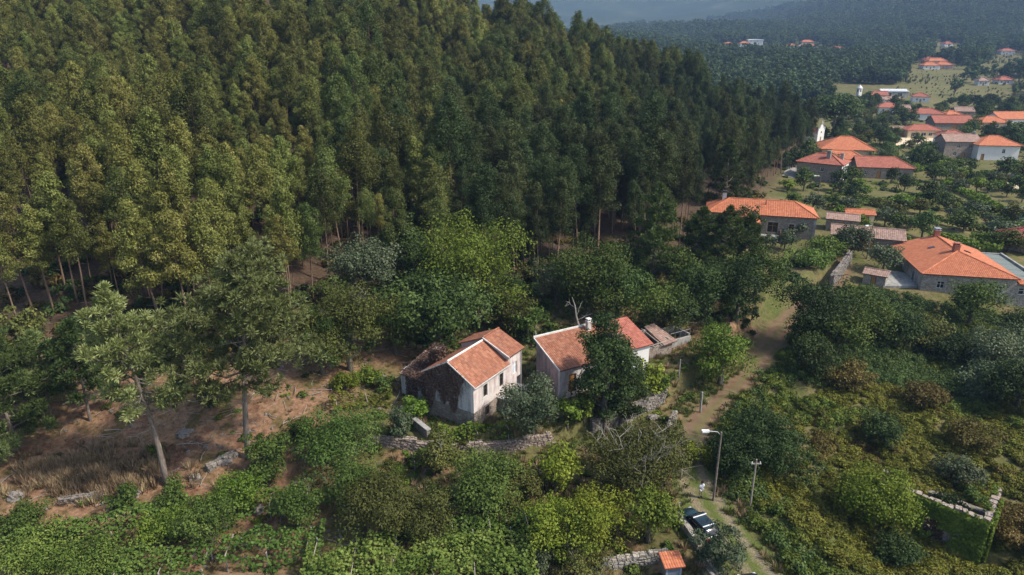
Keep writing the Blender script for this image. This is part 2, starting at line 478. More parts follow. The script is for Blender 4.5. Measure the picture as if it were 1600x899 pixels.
def H0(X, Y):
    X = np.asarray(X, float); Y = np.asarray(Y, float)
    rx = road_x(Y)
    left = sm(2.0, 4.2, rx - X)
    g = Y - wall_y(X)
    w = np.interp(X, [-30, -12, -8], [9.0, 3.0, 0.35])
    z = 2.0 * sm(-1, 1, g / w) * left * (1 - sm(105, 130, Y))
    z = z + 1.6 * sm(66, 95, Y) * left * (1 - sm(105, 130, Y))
    z = z + 2.0 * sm(50, 78, Y) * sm(-8, -26, X) * (1 - 0.5 * sm(100, 130, Y))
    z = z - 1.0 * sm(56, 40, Y) * sm(3, 9, rx - X)
    kx = sm(50, 62, X)
    z = z - 2.6 * sm(3, 30, X - rx) * (1 - np.where(Y > -1e9, sm(0, 1, (Y - 78 - 22 * kx) / (22 - 14 * kx)), 0))
    z = z + 1.0 * sm(0, 1, (Y - 70 - 30 * kx) / (30 - 22 * kx)) * (1 - left * (1 - sm(105, 130, Y)))
    z = z + 1.6 * sm(112, 132, Y) * sm(86, 66, X) * sm(15, 45, X) * (1 - sm(150, 185, Y))
    # plantation hill
    s = np.interp(X, [-140, -40, 0, 40, 80, 120], [0.32, 0.28, 0.195, 0.185, 0.185, 0.185])
    d = Y - foot(X)
    sp = 9 * np.logaddexp(0, d / 9.0)
    yr = 238 + np.maximum(0, -10 - X) * 3
    hill = s * np.minimum(sp, 400) * (1 - sm(yr - 5, yr + 170, Y))
    z = z + hill
    # valley and the hills beyond
    z = z + 24 * sm(380, 900, Y)
    z = z + sm(720, 1800, Y) * (25 + 190 * sm(330, 1500, X))
    z = z + 330 * sm(1900, 4300, Y) * (0.85 + 0.25 * vn(X, Y, 900, 4))
    big = sm(300, 900, Y)
    z = z + big * (14 * vn(X, Y, 260, 1) + 6 * vn(X, Y, 110, 2)) * sm(300, 1200, Y)
    near = 1 - sm(130, 260, Y)
    rough = 0.28 * vn(X, Y, 7.5, 3) + 0.12 * vn(X, Y, 2.6, 5)
    z = z + rough * near * sm(2.0, 4.5, np.abs(X - rx))
    # bramble mounds to the right of the track
    z = z + 0.9 * (vn(X, Y, 6, 8) + 0.5) * sm(3.5, 9, X - rx) * (1 - sm(70, 84, Y)) * sm(30, 38, Y)
    # hollow in front of the ruin
    q = np.hypot((X - 36.5) * .75, Y - 45.5)
    k = 1 - sm(3.5, 7.5, q)
    z = z * (1 - k) + (-2.5) * k
    return z

def H(X, Y):
    return float(H0(np.array([X]), np.array([Y]))[0])

def ray(u, v):
    x = (u - 800) / FPX; y = (449.5 - v) / FPX
    return x, math.cos(PITCH) + y * math.sin(PITCH), -math.sin(PITCH) + y * math.cos(PITCH)

def at(u, v, z):
    d = ray(u, v); t = (z - CAMZ) / d[2]
    return d[0] * t, d[1] * t

def gnd(u, v, far=3000.0):
    """where the line of sight of a photograph pixel meets the terrain"""
    d = ray(u, v)
    t = np.concatenate([np.arange(35, 400, 0.4), np.arange(400, far, 4.0)])
    z = CAMZ + d[2] * t - H0(d[0] * t, d[1] * t)
    k = np.argmax(z < 0)
    if z[k] >= 0: k = len(t) - 1
    tt = t[k]
    X, Y = d[0] * tt, d[1] * tt
    return X, Y, H(X, Y)

def axis(dense0, dense1, step, lo, hi, grow=1.09):
    a = list(np.arange(dense0, dense1 + 1e-6, step))
    x, s = dense1, step
    while x < hi:
        s = min(s * grow, 90); x += s; a.append(x)
    x, s = dense0, step
    while x > lo:
        s = min(s * grow, 90); x -= s; a.insert(0, x)
    return np.array(a)

def build_ground():
    xs = axis(-70, 110, 0.9, -3500, 4800)
    ys = axis(34, 132, 0.9, -400, 6200)
    X, Y = np.meshgrid(xs, ys)
    Z = H0(X, Y)
    rd = np.abs(X - road_x(Y))
    Z = Z - 0.10 * (1 - sm(1.5, 2.4, rd)) * ((Y > 26) & (Y < 127))
    nx, ny = len(xs), len(ys)
    V = np.stack([X, Y, Z], -1).reshape(-1, 3)
    idx = np.arange(nx * ny).reshape(ny, nx)
    F = np.stack([idx[:-1, :-1], idx[:-1, 1:], idx[1:, 1:], idx[1:, :-1]], -1).reshape(-1, 4)
    me = bpy.data.meshes.new('ground')
    me.vertices.add(len(V)); me.vertices.foreach_set('co', V.ravel())
    me.loops.add(F.size); me.loops.foreach_set('vertex_index', F.ravel())
    me.polygons.add(len(F)); me.polygons.foreach_set('loop_start', np.arange(0, F.size, 4)); me.polygons.foreach_set('loop_total', np.full(len(F), 4))
    me.update(calc_edges=True)
    me.polygons.foreach_set('use_smooth', [True] * len(F))
    # kind of ground: r soil, g forest litter, b dry field
    soil = sm(-12, -22, X) * sm(41, 46, Y + 2 * vn(X, Y, 4, 14)) * (1 - sm(-4, 6, Y - foot(X)))
    soil = np.maximum(soil, 0.9 * sm(0.1, 0.5, vn(X, Y, 9, 12)) * (Y < 112) * (X < road_x(Y) - 2) * (Y > 56))
    soil = np.maximum(soil, 0.75 * sm(0.0, 0.4, vn(X, Y, 5, 13)) * (Y < 60) * (X < road_x(Y) - 2))
    lit = sm(-6, 8, Y - foot(X)) * (1 - sm(330, 500, Y)) * (X < 125)
    field = .35 * sm(112, 125, Y) * sm(70, 95, X) * (1 - sm(700, 900, Y)) + .65 * sm(-.15, 0.25, vn(X, Y, 30, 6)) * sm(112, 125, Y) * sm(70, 95, X) * (1 - sm(700, 900, Y))
    field = np.maximum(field * (1 - .75 * sm(330, 420, Y)), .6 * sm(0.2, 0.4, vn(X, Y, 70, 7) - .12) * sm(350, 450, Y) * (1 - sm(950, 1200, Y)))
    C = np.stack([soil, lit, field * (1 - lit), np.ones_like(X)], -1).reshape(-1, 4)
    a = me.color_attributes.new('zone', 'FLOAT_COLOR', 'POINT')
    a.data.foreach_set('color', C.astype(np.float32).ravel())
    tag(link('ground', me, MAT['ground']), kind='structure')
build_ground()

def build_road():
    mb = MB()
    Y = np.arange(26, 126, 0.6)
    Xc = road_x(Y)
    # smooth the centre line
    k = np.ones(11) / 11
    Xs = np.convolve(np.pad(Xc, 5, mode='edge'), k, 'valid')
    P = np.stack([Xs, Y], -1)
    T = np.gradient(P, axis=0); T /= np.linalg.norm(T, axis=1)[:, None]
    Nn = np.stack([T[:, 1], -T[:, 0]], -1)
    W = np.linspace(-1.95, 1.95, 9)
    wide = np.interp(Y, [40, 58, 66], [1.3, 1.15, 1.0])
    rows = []
    for i in range(len(Y)):
        q = P[i] + Nn[i] * W[:, None] * wide[i] * (1 + 0.18 * math.sin(i * 0.31) + 0.1 * math.sin(i * 0.83))
        z = H0(q[:, 0], q[:, 1]) + 0.03 - 0.05 * (np.abs(W) / 1.95) ** 4 - 0.035 * np.exp(-((np.abs(W) - 0.8) / 0.3) ** 2)
        rows.append([(q[j, 0], q[j, 1], z[j]) for j in range(9)])
    for i in range(len(rows) - 1):
        for j in range(8):
            mb.quad(rows[i][j], rows[i][j + 1], rows[i + 1][j + 1], rows[i + 1][j],
                    uv=((j / 8, i / 6), ((j + 1) / 8, i / 6), ((j + 1) / 8, (i + 1) / 6), (j / 8, (i + 1) / 6)))
    o = mb.build('road', MAT['dirt_road'], smooth=True)
    tag(o, 'rutted earth and gravel track climbing past the terraces', kind='structure')
build_road()

# ------------------------------------------------------------------ building kit
def wall(parent, p0, p1, zb, zt, mat, openings=(), gable=None, thick=0.35, name='wall', label=None):
    """wall from p0 to p1, outside on the right hand; openings (s0,s1,z0,z1) are real holes"""
    p0 = Vector((p0[0], p0[1], 0)); p1 = Vector((p1[0], p1[1], 0))
    d = (p1 - p0); L = d.length; d.normalize()
    n = Vector((d.y, -d.x, 0))
    mb = MB()
    S = sorted({0, L} | {o[0] for o in openings} | {o[1] for o in openings})
    Z = sorted({zb, zt} | {o[2] for o in openings} | {o[3] for o in openings})
    def pt(s, z, off=0.0): return p0 + d * s + Vector((0, 0, z)) - n * off
    for i in range(len(S) - 1):
        for j in range(len(Z) - 1):
            cs, cz = (S[i] + S[i + 1]) / 2, (Z[j] + Z[j + 1]) / 2
            if any(o[0] < cs < o[1] and o[2] < cz < o[3] for o in openings): continue
            a, b, c, e = (S[i], Z[j]), (S[i + 1], Z[j]), (S[i + 1], Z[j + 1]), (S[i], Z[j + 1])
            mb.quad(pt(*a), pt(*b), pt(*c), pt(*e))
            mb.quad(pt(*b, thick), pt(*a, thick), pt(*e, thick), pt(*c, thick))
    for o in openings:
        s0, s1, z0, z1 = o[:4]
        mb.quad(pt(s0, z0), pt(s0, z0, thick), pt(s1, z0, thick), pt(s1, z0))
        mb.quad(pt(s0, z1), pt(s1, z1), pt(s1, z1, thick), pt(s0, z1, thick))
        mb.quad(pt(s0, z0), pt(s0, z1), pt(s0, z1, thick), pt(s0, z0, thick))
        mb.quad(pt(s1, z0), pt(s1, z0, thick), pt(s1, z1, thick), pt(s1, z1))
    top = [(0, zt), (L, zt)] if not gable else [(0, zt)] + list(gable) + [(L, zt)]
    if gable:
        poly = [pt(*q) for q in top]
        mb.poly(list(reversed(poly))[::-1] if False else [pt(0, zt), pt(L, zt)] + [pt(*q) for q in reversed(gable)])
        mb.poly([pt(*q, thick) for q in top])
    for a, b in zip(top[:-1], top[1:]):
        mb.quad(pt(*a), pt(*b), pt(*b, thick), pt(*a, thick))
    mb.quad(pt(0, zb), pt(0, zt), pt(0, zt, thick), pt(0, zb, thick))
    mb.quad(pt(L, zb), pt(L, zb, thick), pt(L, zt, thick), pt(L, zt))
    w = mb.build(name, mat, parent)
    if label: w['label'] = label
    return w

def window(parent, p0, p1, o, frame, pane, kind='window', bars=True, surround=None):
    p0 = Vector((p0[0], p0[1], 0)); p1 = Vector((p1[0], p1[1], 0))
    d = (p1 - p0).normalized(); n = Vector((d.y, -d.x, 0))
    s0, s1, z0, z1 = o[:4]
    M = Matrix(((d.x, -n.x, 0, p0.x), (d.y, -n.y, 0, p0.y), (0, 0, 1, 0), (0, 0, 0, 1)))
    t = 0.07
    mb = MB()
    y0, y1 = 0.10, 0.17
    mb.box(s0, s0 + t, y0, y1, z0, z1, M); mb.box(s1 - t, s1, y0, y1, z0, z1, M)
    mb.box(s0 + t, s1 - t, y0, y1, z0, z0 + t, M); mb.box(s0 + t, s1 - t, y0, y1, z1 - t, z1, M)
    if bars:
        c = (s0 + s1) / 2
        mb.box(c - .03, c + .03, y0 + .005, y1 - .005, z0 + t, z1 - t, M)
        if z1 - z0 > 0.9:
            zz = z0 + (z1 - z0) * .62
            mb.box(s0 + t, c - .03, y0 + .01, y1 - .01, zz - .025, zz + .025, M)
            mb.box(c + .03, s1 - t, y0 + .01, y1 - .01, zz - .025, zz + .025, M)
    w = mb.build(kind, frame, parent)
    q = MB(); q.box(s0 + .02, s1 - .02, 0.15, 0.165, z0 + .02, z1 - .02, M)
    q.build('pane' if kind == 'window' else 'panel', pane, w)
    if surround is not None:
        r = MB(); a = 0.16
        r.box(s0 - a, s1 + a, -.025, .06, z0 - a, z0 - .002, M); r.box(s0 - a, s1 + a, -.025, .06, z1 + .002, z1 + a, M)
        r.box(s0 - a, s0 - .002, -.022, .06, z0, z1, M); r.box(s1 + .002, s1 + a, -.022, .06, z0, z1, M)
        r.build('surround', surround, w)
    return w

def slope(mb, A, B, C, D, per=0.26, amp=0.035, row=0.42, seg=4, thick=0.12):
    """one tiled slope; A,B eave ends (left, right from outside), C,D top right, top left"""
    A, B, C, D = [Vector(p) for p in (A, B, C, D)]
    U = (B - A); L = U.length; U.normalize()
    w = (D - A); Vd = w - U * w.dot(U)
    if Vd.length < 1e-4:
        w = (C - A); Vd = w - U * w.dot(U)
    hgt = Vd.length; Vd.normalize()
    nrm = U.cross(Vd)
    if nrm.z < 0: nrm = -nrm
    ud = (D - A).dot(U); uc = (C - A).dot(U)
    R = max(2, int(round(hgt / row)))
    K = max(2, int(round(L / per))) ; p = L / K
    prof = [0.0, .75, 1.0, .75] if seg == 4 else [0.0, 1.0]
    lo, hi = min(0, ud), max(L, uc)
    cols = []
    k = math.floor(lo / p)
    while k * p <= hi + 1e-6:
        for j in range(seg): cols.append(((k + j / seg) * p, prof[j] * amp))
        k += 1
    cols = np.array(cols)
    def pos(u, v, h): return A + U * u + Vd * v + nrm * h
    for r in range(R):
        v0, v1 = r * hgt / R, (r + 1) * hgt / R
        a0, b0 = ud * v0 / hgt, L + (uc - L) * v0 / hgt
        a1, b1 = ud * v1 / hgt, L + (uc - L) * v1 / hgt
        step = amp * 0.7
        jit = random.uniform(-.004, .004)
        c0 = np.clip(cols[:, 0], a0, b0); c1 = np.clip(cols[:, 0], a1, b1)
        for i in range(len(cols) - 1):
            if c0[i + 1] - c0[i] < 1e-5 and c1[i + 1] - c1[i] < 1e-5: continue
            kk = math.floor((cols[i, 0] + 1e-6) / p)
            h0, h1 = cols[i, 1] + jit, cols[i + 1, 1] + jit
            uvq = ((kk + .3, r + .3), (kk + .7, r + .3), (kk + .7, r + .7), (kk + .3, r + .7))
            mb.quad(pos(c0[i], v0, h0 + step), pos(c0[i + 1], v0, h1 + step), pos(c1[i + 1], v1, h1), pos(c1[i], v1, h0), uv=uvq)
            if r == 0:
                mb.quad(pos(c0[i], v0, -thick), pos(c0[i + 1], v0, -thick), pos(c0[i + 1], v0, h1 + step), pos(c0[i], v0, h0 + step), uv=uvq)
    base = [A, B, C, D] if (C - D).length > 1e-3 else [A, B, C]
    mb.poly([q - nrm * thick for q in reversed(base)])
    for a, b in zip(base, base[1:] + base[:1]):
        mb.quad(a - nrm * thick, b - nrm * thick, b + nrm * amp * .5, a + nrm * amp * .5, uv=((.3, .3), (.7, .3), (.7, .7), (.3, .7)))

def ridge_line(parent, pts, mat, r=0.12, name='ridge_tile'):
    mb = MB()
    for a, b in pts:
        a = Vector(a); b = Vector(b)
        n = max(1, int((b - a).length / .4))
        for i in range(n):
            p = a.lerp(b, i / n); q = a.lerp(b, (i + 1) / n)
            mb.tube([p + Vector((0, 0, .03)), q + Vector((0, 0, .05))], [r, r * .86], 7)
    # the caps read as roof tile, give them uv so the tile material varies
    for i in range(len(mb.f)): mb.uv[i] = [(i // 9 + .5, 40.5)] * len(mb.f[i])
    return mb.build(name, mat, parent, smooth=False)

def chimney(parent, x, y, zb, zt, w, mat, capmat, pot=True):
    mb = MB()
    mb.box(x - w / 2, x + w / 2, y - w / 2, y + w / 2, zb, zt)
    c = mb.build('chimney', mat, parent)
    m2 = MB()
    m2.box(x - w / 2 - .07, x + w / 2 + .07, y - w / 2 - .07, y + w / 2 + .07, zt + .002, zt + .10)
    if pot:
        for sx in (-1, 1):
            m2.box(x + sx * w * .32 - .05, x + sx * w * .32 + .05, y - w * .4, y + w * .4, zt + .102, zt + .32)
        m2.box(x - w / 2 - .04, x + w / 2 + .04, y - w / 2 - .04, y + w / 2 + .04, zt + .322, zt + .40)
    m2.build('chimney_cap', capmat, c)
    return c

def roof_hip(parent, x0, x1, y0, y1, ze, zr, mat, ov=0.35, per=0.26, seg=4, hips=(1, 1), axis='x', ridge_mat=None, row=.42, amp=.035, inset=None):
    """hip or gable roof over a rectangle; hips: hip at the low / high end of the ridge axis (0 = gable, 1 = full hip)"""
    x0 -= ov; x1 += ov; y0 -= ov; y1 += ov
    mb = MB()
    if axis == 'x':
        c = (y0 + y1) / 2; w = (y1 - y0) / 2
        k = w if inset is None else inset
        ra = Vector((x0 + k * hips[0], c, zr)); rb = Vector((x1 - k * hips[1], c, zr))
    else:
        c = (x0 + x1) / 2; w = (x1 - x0) / 2
        k = w if inset is None else inset
        ra = Vector((c, y0 + k * hips[0], zr)); rb = Vector((c, y1 - k * hips[1], zr))
    P = [Vector((x0, y0, ze)), Vector((x1, y0, ze)), Vector((x1, y1, ze)), Vector((x0, y1, ze))]
    kw = dict(per=per, seg=seg, row=row, amp=amp)
    lines = [(ra, rb)]
    if axis == 'x':
        slope(mb, P[0], P[1], rb, ra, **kw); slope(mb, P[2], P[3], ra, rb, **kw)
        if hips[0]: slope(mb, P[3], P[0], ra, ra, **kw); lines += [(P[3], ra), (P[0], ra)]
        if hips[1]: slope(mb, P[1], P[2], rb, rb, **kw); lines += [(P[1], rb), (P[2], rb)]
    else:
        slope(mb, P[1], P[2], rb, ra, **kw); slope(mb, P[3], P[0], ra, rb, **kw)
        if hips[0]: slope(mb, P[0], P[1], ra, ra, **kw); lines += [(P[0], ra), (P[1], ra)]
        if hips[1]: slope(mb, P[2], P[3], rb, rb, **kw); lines += [(P[2], rb), (P[3], rb)]
    o = mb.build('roof', mat, parent)
    ridge_line(o, lines, ridge_mat or mat, r=max(.11, per * .45))
    return o

def simple_house(name, label, cat, loc, rz, L, D, Hh, rise, wm, rm, axis='x', hips=(1, 1), ov=.35, wins=(), doors=(), chim=None, group=None,
                 per=.4, base=-1.5, ridge_mat=None, seg=2, frame='frame_white', surround=None, inset=None, pane='glass_dark'):
    """rectangular house, origin at the middle of the front foot; wins: (wall 0 front,1 right,2 back,3 left, s0,s1,z0,z1)"""
    t = thing(name, label, cat, loc, rz, group)
    c = [(-L / 2, 0), (L / 2, 0), (L / 2, D), (-L / 2, D)]
    for k in range(4):
        p0, p1 = c[k], c[(k + 1) % 4]
        if k % 2: # side walls butt between the front and the back wall
            dv = Vector((p1[0] - p0[0], p1[1] - p0[1])).normalized() * .352
            p0 = (p0[0] + dv.x, p0[1] + dv.y); p1 = (p1[0] - dv.x, p1[1] - dv.y)
        ops = [w[1:5] for w in wins if w[0] == k] + [w[1:5] for w in doors if w[0] == k]
        if k % 2: ops = [(a - .352, b - .352, z0, z1) for a, b, z0, z1 in ops]
        g = None
        ln = math.hypot(p1[0] - p0[0], p1[1] - p0[1])
        if (axis == 'x' and ((k == 3 and not hips[0]) or (k == 1 and not hips[1]))) or (axis == 'y' and ((k == 0 and not hips[0]) or (k == 2 and not hips[1]))):
            g = [(ln / 2, Hh + rise - .16)]
        wmm = wm[k] if isinstance(wm, (list, tuple)) else wm
        wall(t, p0, p1, base, Hh, MAT[wmm], ops, g)
        for w in wins:
            if w[0] == k:
                oo = list(w[1:5])
                if k % 2: oo[0] -= .352; oo[1] -= .352
                window(t, p0, p1, oo, MAT[frame], MAT[pane], surround=MAT[surround] if surround else None)
        for w in doors:
            if w[0] == k:
                oo = list(w[1:5])
                if k % 2: oo[0] -= .352; oo[1] -= .352
                window(t, p0, p1, oo, MAT['frame_dark'], MAT['wood_door'], kind='door', bars=False)
    roof_hip(t, -L / 2, L / 2, 0, D, Hh + .14, Hh + .14 + rise, MAT[rm], ov=ov, per=per, seg=seg, hips=hips, axis=axis, ridge_mat=ridge_mat, inset=inset)
    if chim:
        for cx, cyy, top, wd, cm in chim:
            chimney(t, cx, cyy, Hh, top, wd, MAT[cm], MAT['concrete'])
    return t

def leaf_arrays(P, Nn, L, Wd, rng, droop=0.0):
    n = len(P)
    r = rng.normal(size=(n, 3)); r[:, 2] -= droop
    T = r - Nn * np.sum(r * Nn, 1)[:, None]
    T /= np.linalg.norm(T, axis=1)[:, None] + 1e-9
    B = np.cross(Nn, T)
    l = (L * rng.uniform(.7, 1.3, n))[:, None] / 2; w = (Wd * rng.uniform(.7, 1.3, n))[:, None] / 2
    fold = Nn * w * 0.5
    V = np.stack([P - T * l, P + B * w + fold, P + T * l, P - B * w + fold], 1)
    return V.reshape(-1, 3)

def leaf_mesh(name, P, Nn, L, Wd, tint, rng, droop=0.0, extra=None):
    V = leaf_arrays(P, Nn, L, Wd, rng, droop)
    n = len(P)
    me = bpy.data.meshes.new(name)
    F = np.arange(4 * n)
    me.vertices.add(4 * n); me.vertices.foreach_set('co', V.ravel())
    me.loops.add(4 * n); me.loops.foreach_set('vertex_index', F)
    me.polygons.add(n); me.polygons.foreach_set('loop_start', np.arange(0, 4 * n, 4)); me.polygons.foreach_set('loop_total', np.full(n, 4))
    me.update(calc_edges=True)
    a = me.attributes.new('tint', 'FLOAT', 'POINT')
    a.data.foreach_set('value', np.repeat(np.clip(tint, 0, 1), 4).astype(np.float32))
    return me

def unit(v): return v / (np.linalg.norm(v, axis=-1, keepdims=True) + 1e-9)

def stone_wall(name, label, pts, h, thick=0.5, mat='stone', group=None, cat='wall', sink=0.4, stone=0.34):
    """dry stone wall of separate stones following the ground; joined because each is only a few pixels"""
    rng = np.random.default_rng(abs(hash(name + label)) % 9999 if False else len(label) * 37 + int(abs(pts[0][0]) * 10))
    t = thing(name, label, cat, (pts[0][0], pts[0][1], H(pts[0][0], pts[0][1])), 0, group)
    o = Vector(t.location)
    core = MB(); st = MB()
    segs = []
    for a, b in zip(pts[:-1], pts[1:]):
        a2 = Vector((a[0], a[1])); b2 = Vector((b[0], b[1]))
        n = max(1, int((b2 - a2).length / 1.2))
        for i in range(n): segs.append((a2.lerp(b2, i / n), a2.lerp(b2, (i + 1) / n)))
    for a, b in segs:
        d = (b - a); L = d.length; d.normalize(); nn = Vector((d.y, -d.x))
        za = min(H(a.x, a.y), H((a + nn).x, (a + nn).y), H((a - nn).x, (a - nn).y))
        zh = max(H(a.x, a.y), H(b.x, b.y), H(((a + b) / 2 - nn * thick).x, ((a + b) / 2 - nn * thick).y))
        top = za + h if h > 0 else zh - h
        M = Matrix(((d.x, -nn.x, 0, a.x - o.x), (d.y, -nn.y, 0, a.y - o.y), (0, 0, 1, -o.z), (0, 0, 0, 1)))
        core.box(0, L, -thick * .35, thick * .35, za - sink, top - .1, M)
        z = za - sink * .4
        while z < top - .05:
            hh = stone * rng.uniform(.6, .95)
            s = rng.uniform(-.1, .1)
            while s < L:
                w = stone * rng.uniform(.8, 1.7)
                for side in (-1, 1):
                    y = side * thick * .5
                    j = rng.uniform(-.05, .05, (8, 3))
                    P = [(s + .01, y - side * .22, z), (s + w - .02, y - side * .22, z), (s + w - .03, y, z + .02), (s + .03, y, z + .02),
                         (s + .01, y - side * .22, z + hh), (s + w - .02, y - side * .22, z + hh), (s + w - .03, y, z + hh - .03), (s + .03, y, z + hh - .03)]
                    P = [M @ Vector((p[0] + q[0], p[1] + q[1], p[2] + q[2])) for p, q in zip(P, j)]
                    i = len(st.v); st.v += [tuple(p) for p in P]
                    for q in ((0, 1, 2, 3), (7, 6, 5, 4), (0, 4, 5, 1), (1, 5, 6, 2), (2, 6, 7, 3), (3, 7, 4, 0)):
                        st.f.append(tuple(i + k for k in q)); st.mi.append(0)
                s += w
            z += hh
    core.build('core', MAT['stone_dark'], t)
    s = st.build('stones', MAT[mat], t); s['kind'] = 'stuff'
    return t

# ------------------------------------------------------------------ the abandoned house with the ivy gable
def abandoned_house():
    ax = Vector((0.544, 0.839, 0)); gx = Vector((-0.839, 0.544, 0))   # along the long wall, along the gable
    rz = math.atan2(ax.y, ax.x)
    t = thing('abandoned_house', 'derelict pinkish white house with stone base and dead creeper over its gable', 'house', (-3.9, 61.5, 1.5), rz)
    # local frame: x along the long wall (away from camera), y along the gable (to the left)
    L, W, EZ, RZ = 6.4, 6.3, 5.5, 7.45
    st = 2.3    # stone storey
    def w_(p0, p1, zb, zt, mat, ops=(), g=None, thick=.4): return wall(t, p0, p1, zb, zt, MAT[mat], ops, g, thick)
    # long lit wall (y = 0), outside on the right when walking +x
    low_w = (2.0, 2.75, 1.0, 2.1)
    up1 = (1.7, 2.45, 3.35, 4.75); up2 = (4.7, 5.45, 3.2, 4.75)
    w_((0, 0), (L, 0), -1.2, st, 'stone_pink', [low_w])
    w_((0, 0.02), (L, 0.02), st + .002, EZ, 'plaster_pinkwhite', [up1, up2], thick=.38)
    window(t, (0, 0), (L, 0), low_w, MAT['frame_dark'], MAT['glass_dark'])
    for o in (up1, up2): window(t, (0, .02), (L, .02), o, MAT['frame_dark'], MAT['glass_dark'], surround=MAT['mortar_white'])
    # gable wall facing the camera (x = 0): walk from y = W to y = 0, outside is -x
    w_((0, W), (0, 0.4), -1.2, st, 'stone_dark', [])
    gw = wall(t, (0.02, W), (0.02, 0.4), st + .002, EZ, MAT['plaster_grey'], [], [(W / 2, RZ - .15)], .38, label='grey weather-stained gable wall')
    # far wall and back long wall
    w_((L, 0.4), (L, W), -1.2, EZ, 'plaster_grey', [], [(W / 2 - .2, RZ - .15)])
    w_((L, W), (0, W), -1.2, EZ, 'plaster_grey', [])
    mb = MB()
    slope(mb, (-.18, -.3, EZ - .08), (L, -.3, EZ - .08), (L, W / 2, RZ), (-.18, W / 2, RZ), per=.24)
    slope(mb, (L, W + .3, EZ - .08), (-.18, W + .3, EZ - .08), (-.18, W / 2, RZ), (L, W / 2, RZ), per=.24)
    rf = mb.build('roof', MAT['roof_old'], t)
    ridge_line(rf, [((-.2, W / 2, RZ + .02), (L, W / 2, RZ + .02))], MAT['mortar_white'], .13)
    v = MB()
    v.prism([(-.2, -.32, EZ - .16), (-.2, W / 2, RZ - .08), (-.2, W / 2, RZ + .06), (-.2, -.32, EZ - .02)], (-.07, 0, 0))
    v.prism([(-.2, W + .32, EZ - .16), (-.2, W / 2, RZ - .08), (-.2, W / 2, RZ + .06), (-.2, W + .32, EZ - .02)], (-.07, 0, 0))
    v.box(-.2, L, -.38, -.31, EZ - .20, EZ - .10)
    v.build('verge', MAT['mortar_white'], t)
    # taller rear block with its own roof
    B0, B1, BE, BR = L + .01, L + 2.7, 6.3, 7.75
    bw = (.9, 1.75, 3.6, 5.0)
    dr = (1.75, 2.55, 1.2, 3.0)
    wall(t, (B0, 0.01), (B1, 0.01), -1.2, BE, MAT['plaster_pinkwhite'], [bw, dr], None, .38)
    window(t, (B0, .01), (B1, .01), bw, MAT['frame_white'], MAT['shutter_blue'], bars=True)
    wall(t, (B1, 0.4), (B1, W), -1.2, BE, MAT['plaster_grey'], [], [(W / 2 - .2, BR - .15)])
    wall(t, (B0, W), (B0, 0.4), EZ, BE, MAT['mortar_white'], [], [(W / 2 - .2, BR - .15)])
    mb = MB()
    slope(mb, (B0 - .25, -.32, BE - .05), (B1 + .2, -.32, BE - .05), (B1 + .2, W / 2, BR), (B0 - .25, W / 2, BR), per=.24)
    slope(mb, (B1 + .2, W + .3, BE - .05), (B0 - .25, W + .3, BE - .05), (B0 - .25, W / 2, BR), (B1 + .2, W / 2, BR), per=.24)
    r2 = mb.build('roof', MAT['roof_old'], t)
    ridge_line(r2, [((B0 - .25, W / 2, BR + .02), (B1 + .2, W / 2, BR + .02))], MAT['roof_old'], .13)
    v = MB()
    v.prism([(B0 - .26, -.34, BE - .13), (B0 - .26, W / 2, BR - .08), (B0 - .26, W / 2, BR + .07), (B0 - .26, -.34, BE + .02)], (-.10, 0, 0))
    v.build('verge', MAT['mortar_white'], t)
    dp = MB(); dp.tube([(B1 - .12, -.08, -.6), (B1 - .12, -.08, BE - .2)], .05, 7)
    dp.build('downpipe', MAT['metal_grey'], t)
    # landing slab in front of the rear block with its stone side
    lb = MB(); lb.box(4.3, 8.3, -2.7, -.02, 2.0, 2.2); lb.build('landing', MAT['concrete'], t)
    lb = MB(); lb.box(4.4, 8.2, -2.55, -2.2, -1.2, 1.99); lb.box(4.4, 4.75, -2.19, -.02, -1.2, 1.99); lb.build('landing_wall', MAT['stone_dark'], t)
    # low annex to the left of the gable
    y0, y1 = W + .01, W + 4.4
    aw = (1.6, 2.35, 2.0, 3.1)
    wall(t, (0.9, y1), (0.9, y0), -.6, 3.6, MAT['plaster_grey'], [aw], None, .38)
    window(t, (0.9, y1), (0.9, y0), aw, MAT['frame_dark'], MAT['glass_dark'], surround=MAT['mortar_white'])
    wall(t, (5.2, y1), (1.29, y1), -.6, 4.0, MAT['plaster_grey'], [])
    wall(t, (5.2, y0), (5.2, y1 - .39), -.6, 4.4, MAT['plaster_grey'], [])
    mb = MB(); slope(mb, (.7, y1 + .1, 3.62), (.7, y0, 3.62), (5.4, y0, 4.6), (5.4, y1 + .1, 4.6), per=.24)
    mb.build('roof', MAT['roof_brown'], t)
    mb = MB(); mb.box(2.7, 3.4, W + .45, W + 1.15, 3.6, 6.6); mb.box(2.62, 3.48, W + .37, W + 1.23, 6.602, 6.72)
    ch = mb.build('chimney', MAT['stone_pink'], t)
    # dead creeper over gable, annex and chimney
    rng = np.random.default_rng(3)
    n = 9000
    y = rng.uniform(.2, W + 3.6, n); z = rng.uniform(0.9, 7.2, n)
    top = np.where(y < W, EZ + (RZ - EZ) * (1 - np.abs(y - W / 2) / (W / 2)), 3.7)
    edge = 2.9 + 0.9 * np.sin(y * 1.7) + .6 * np.sin(y * 4.1 + 1) - .35 * (y - 3) + 1.0 * sm(2.0, .4, y) * 3
    keep = (z < top + .1) & (z > edge) & (rng.random(n) < sm(.2, 1.6, y))
    y, z = y[keep], z[keep]
    x = np.where(y < W, -.06, .84) - rng.random(len(y)) ** 2 * .22
    P1 = np.stack([x, y, z], -1); N1 = unit(np.stack([-np.ones(len(y)), rng.normal(0, .6, len(y)), rng.normal(0.2, .6, len(y))], -1))
    m = 3800
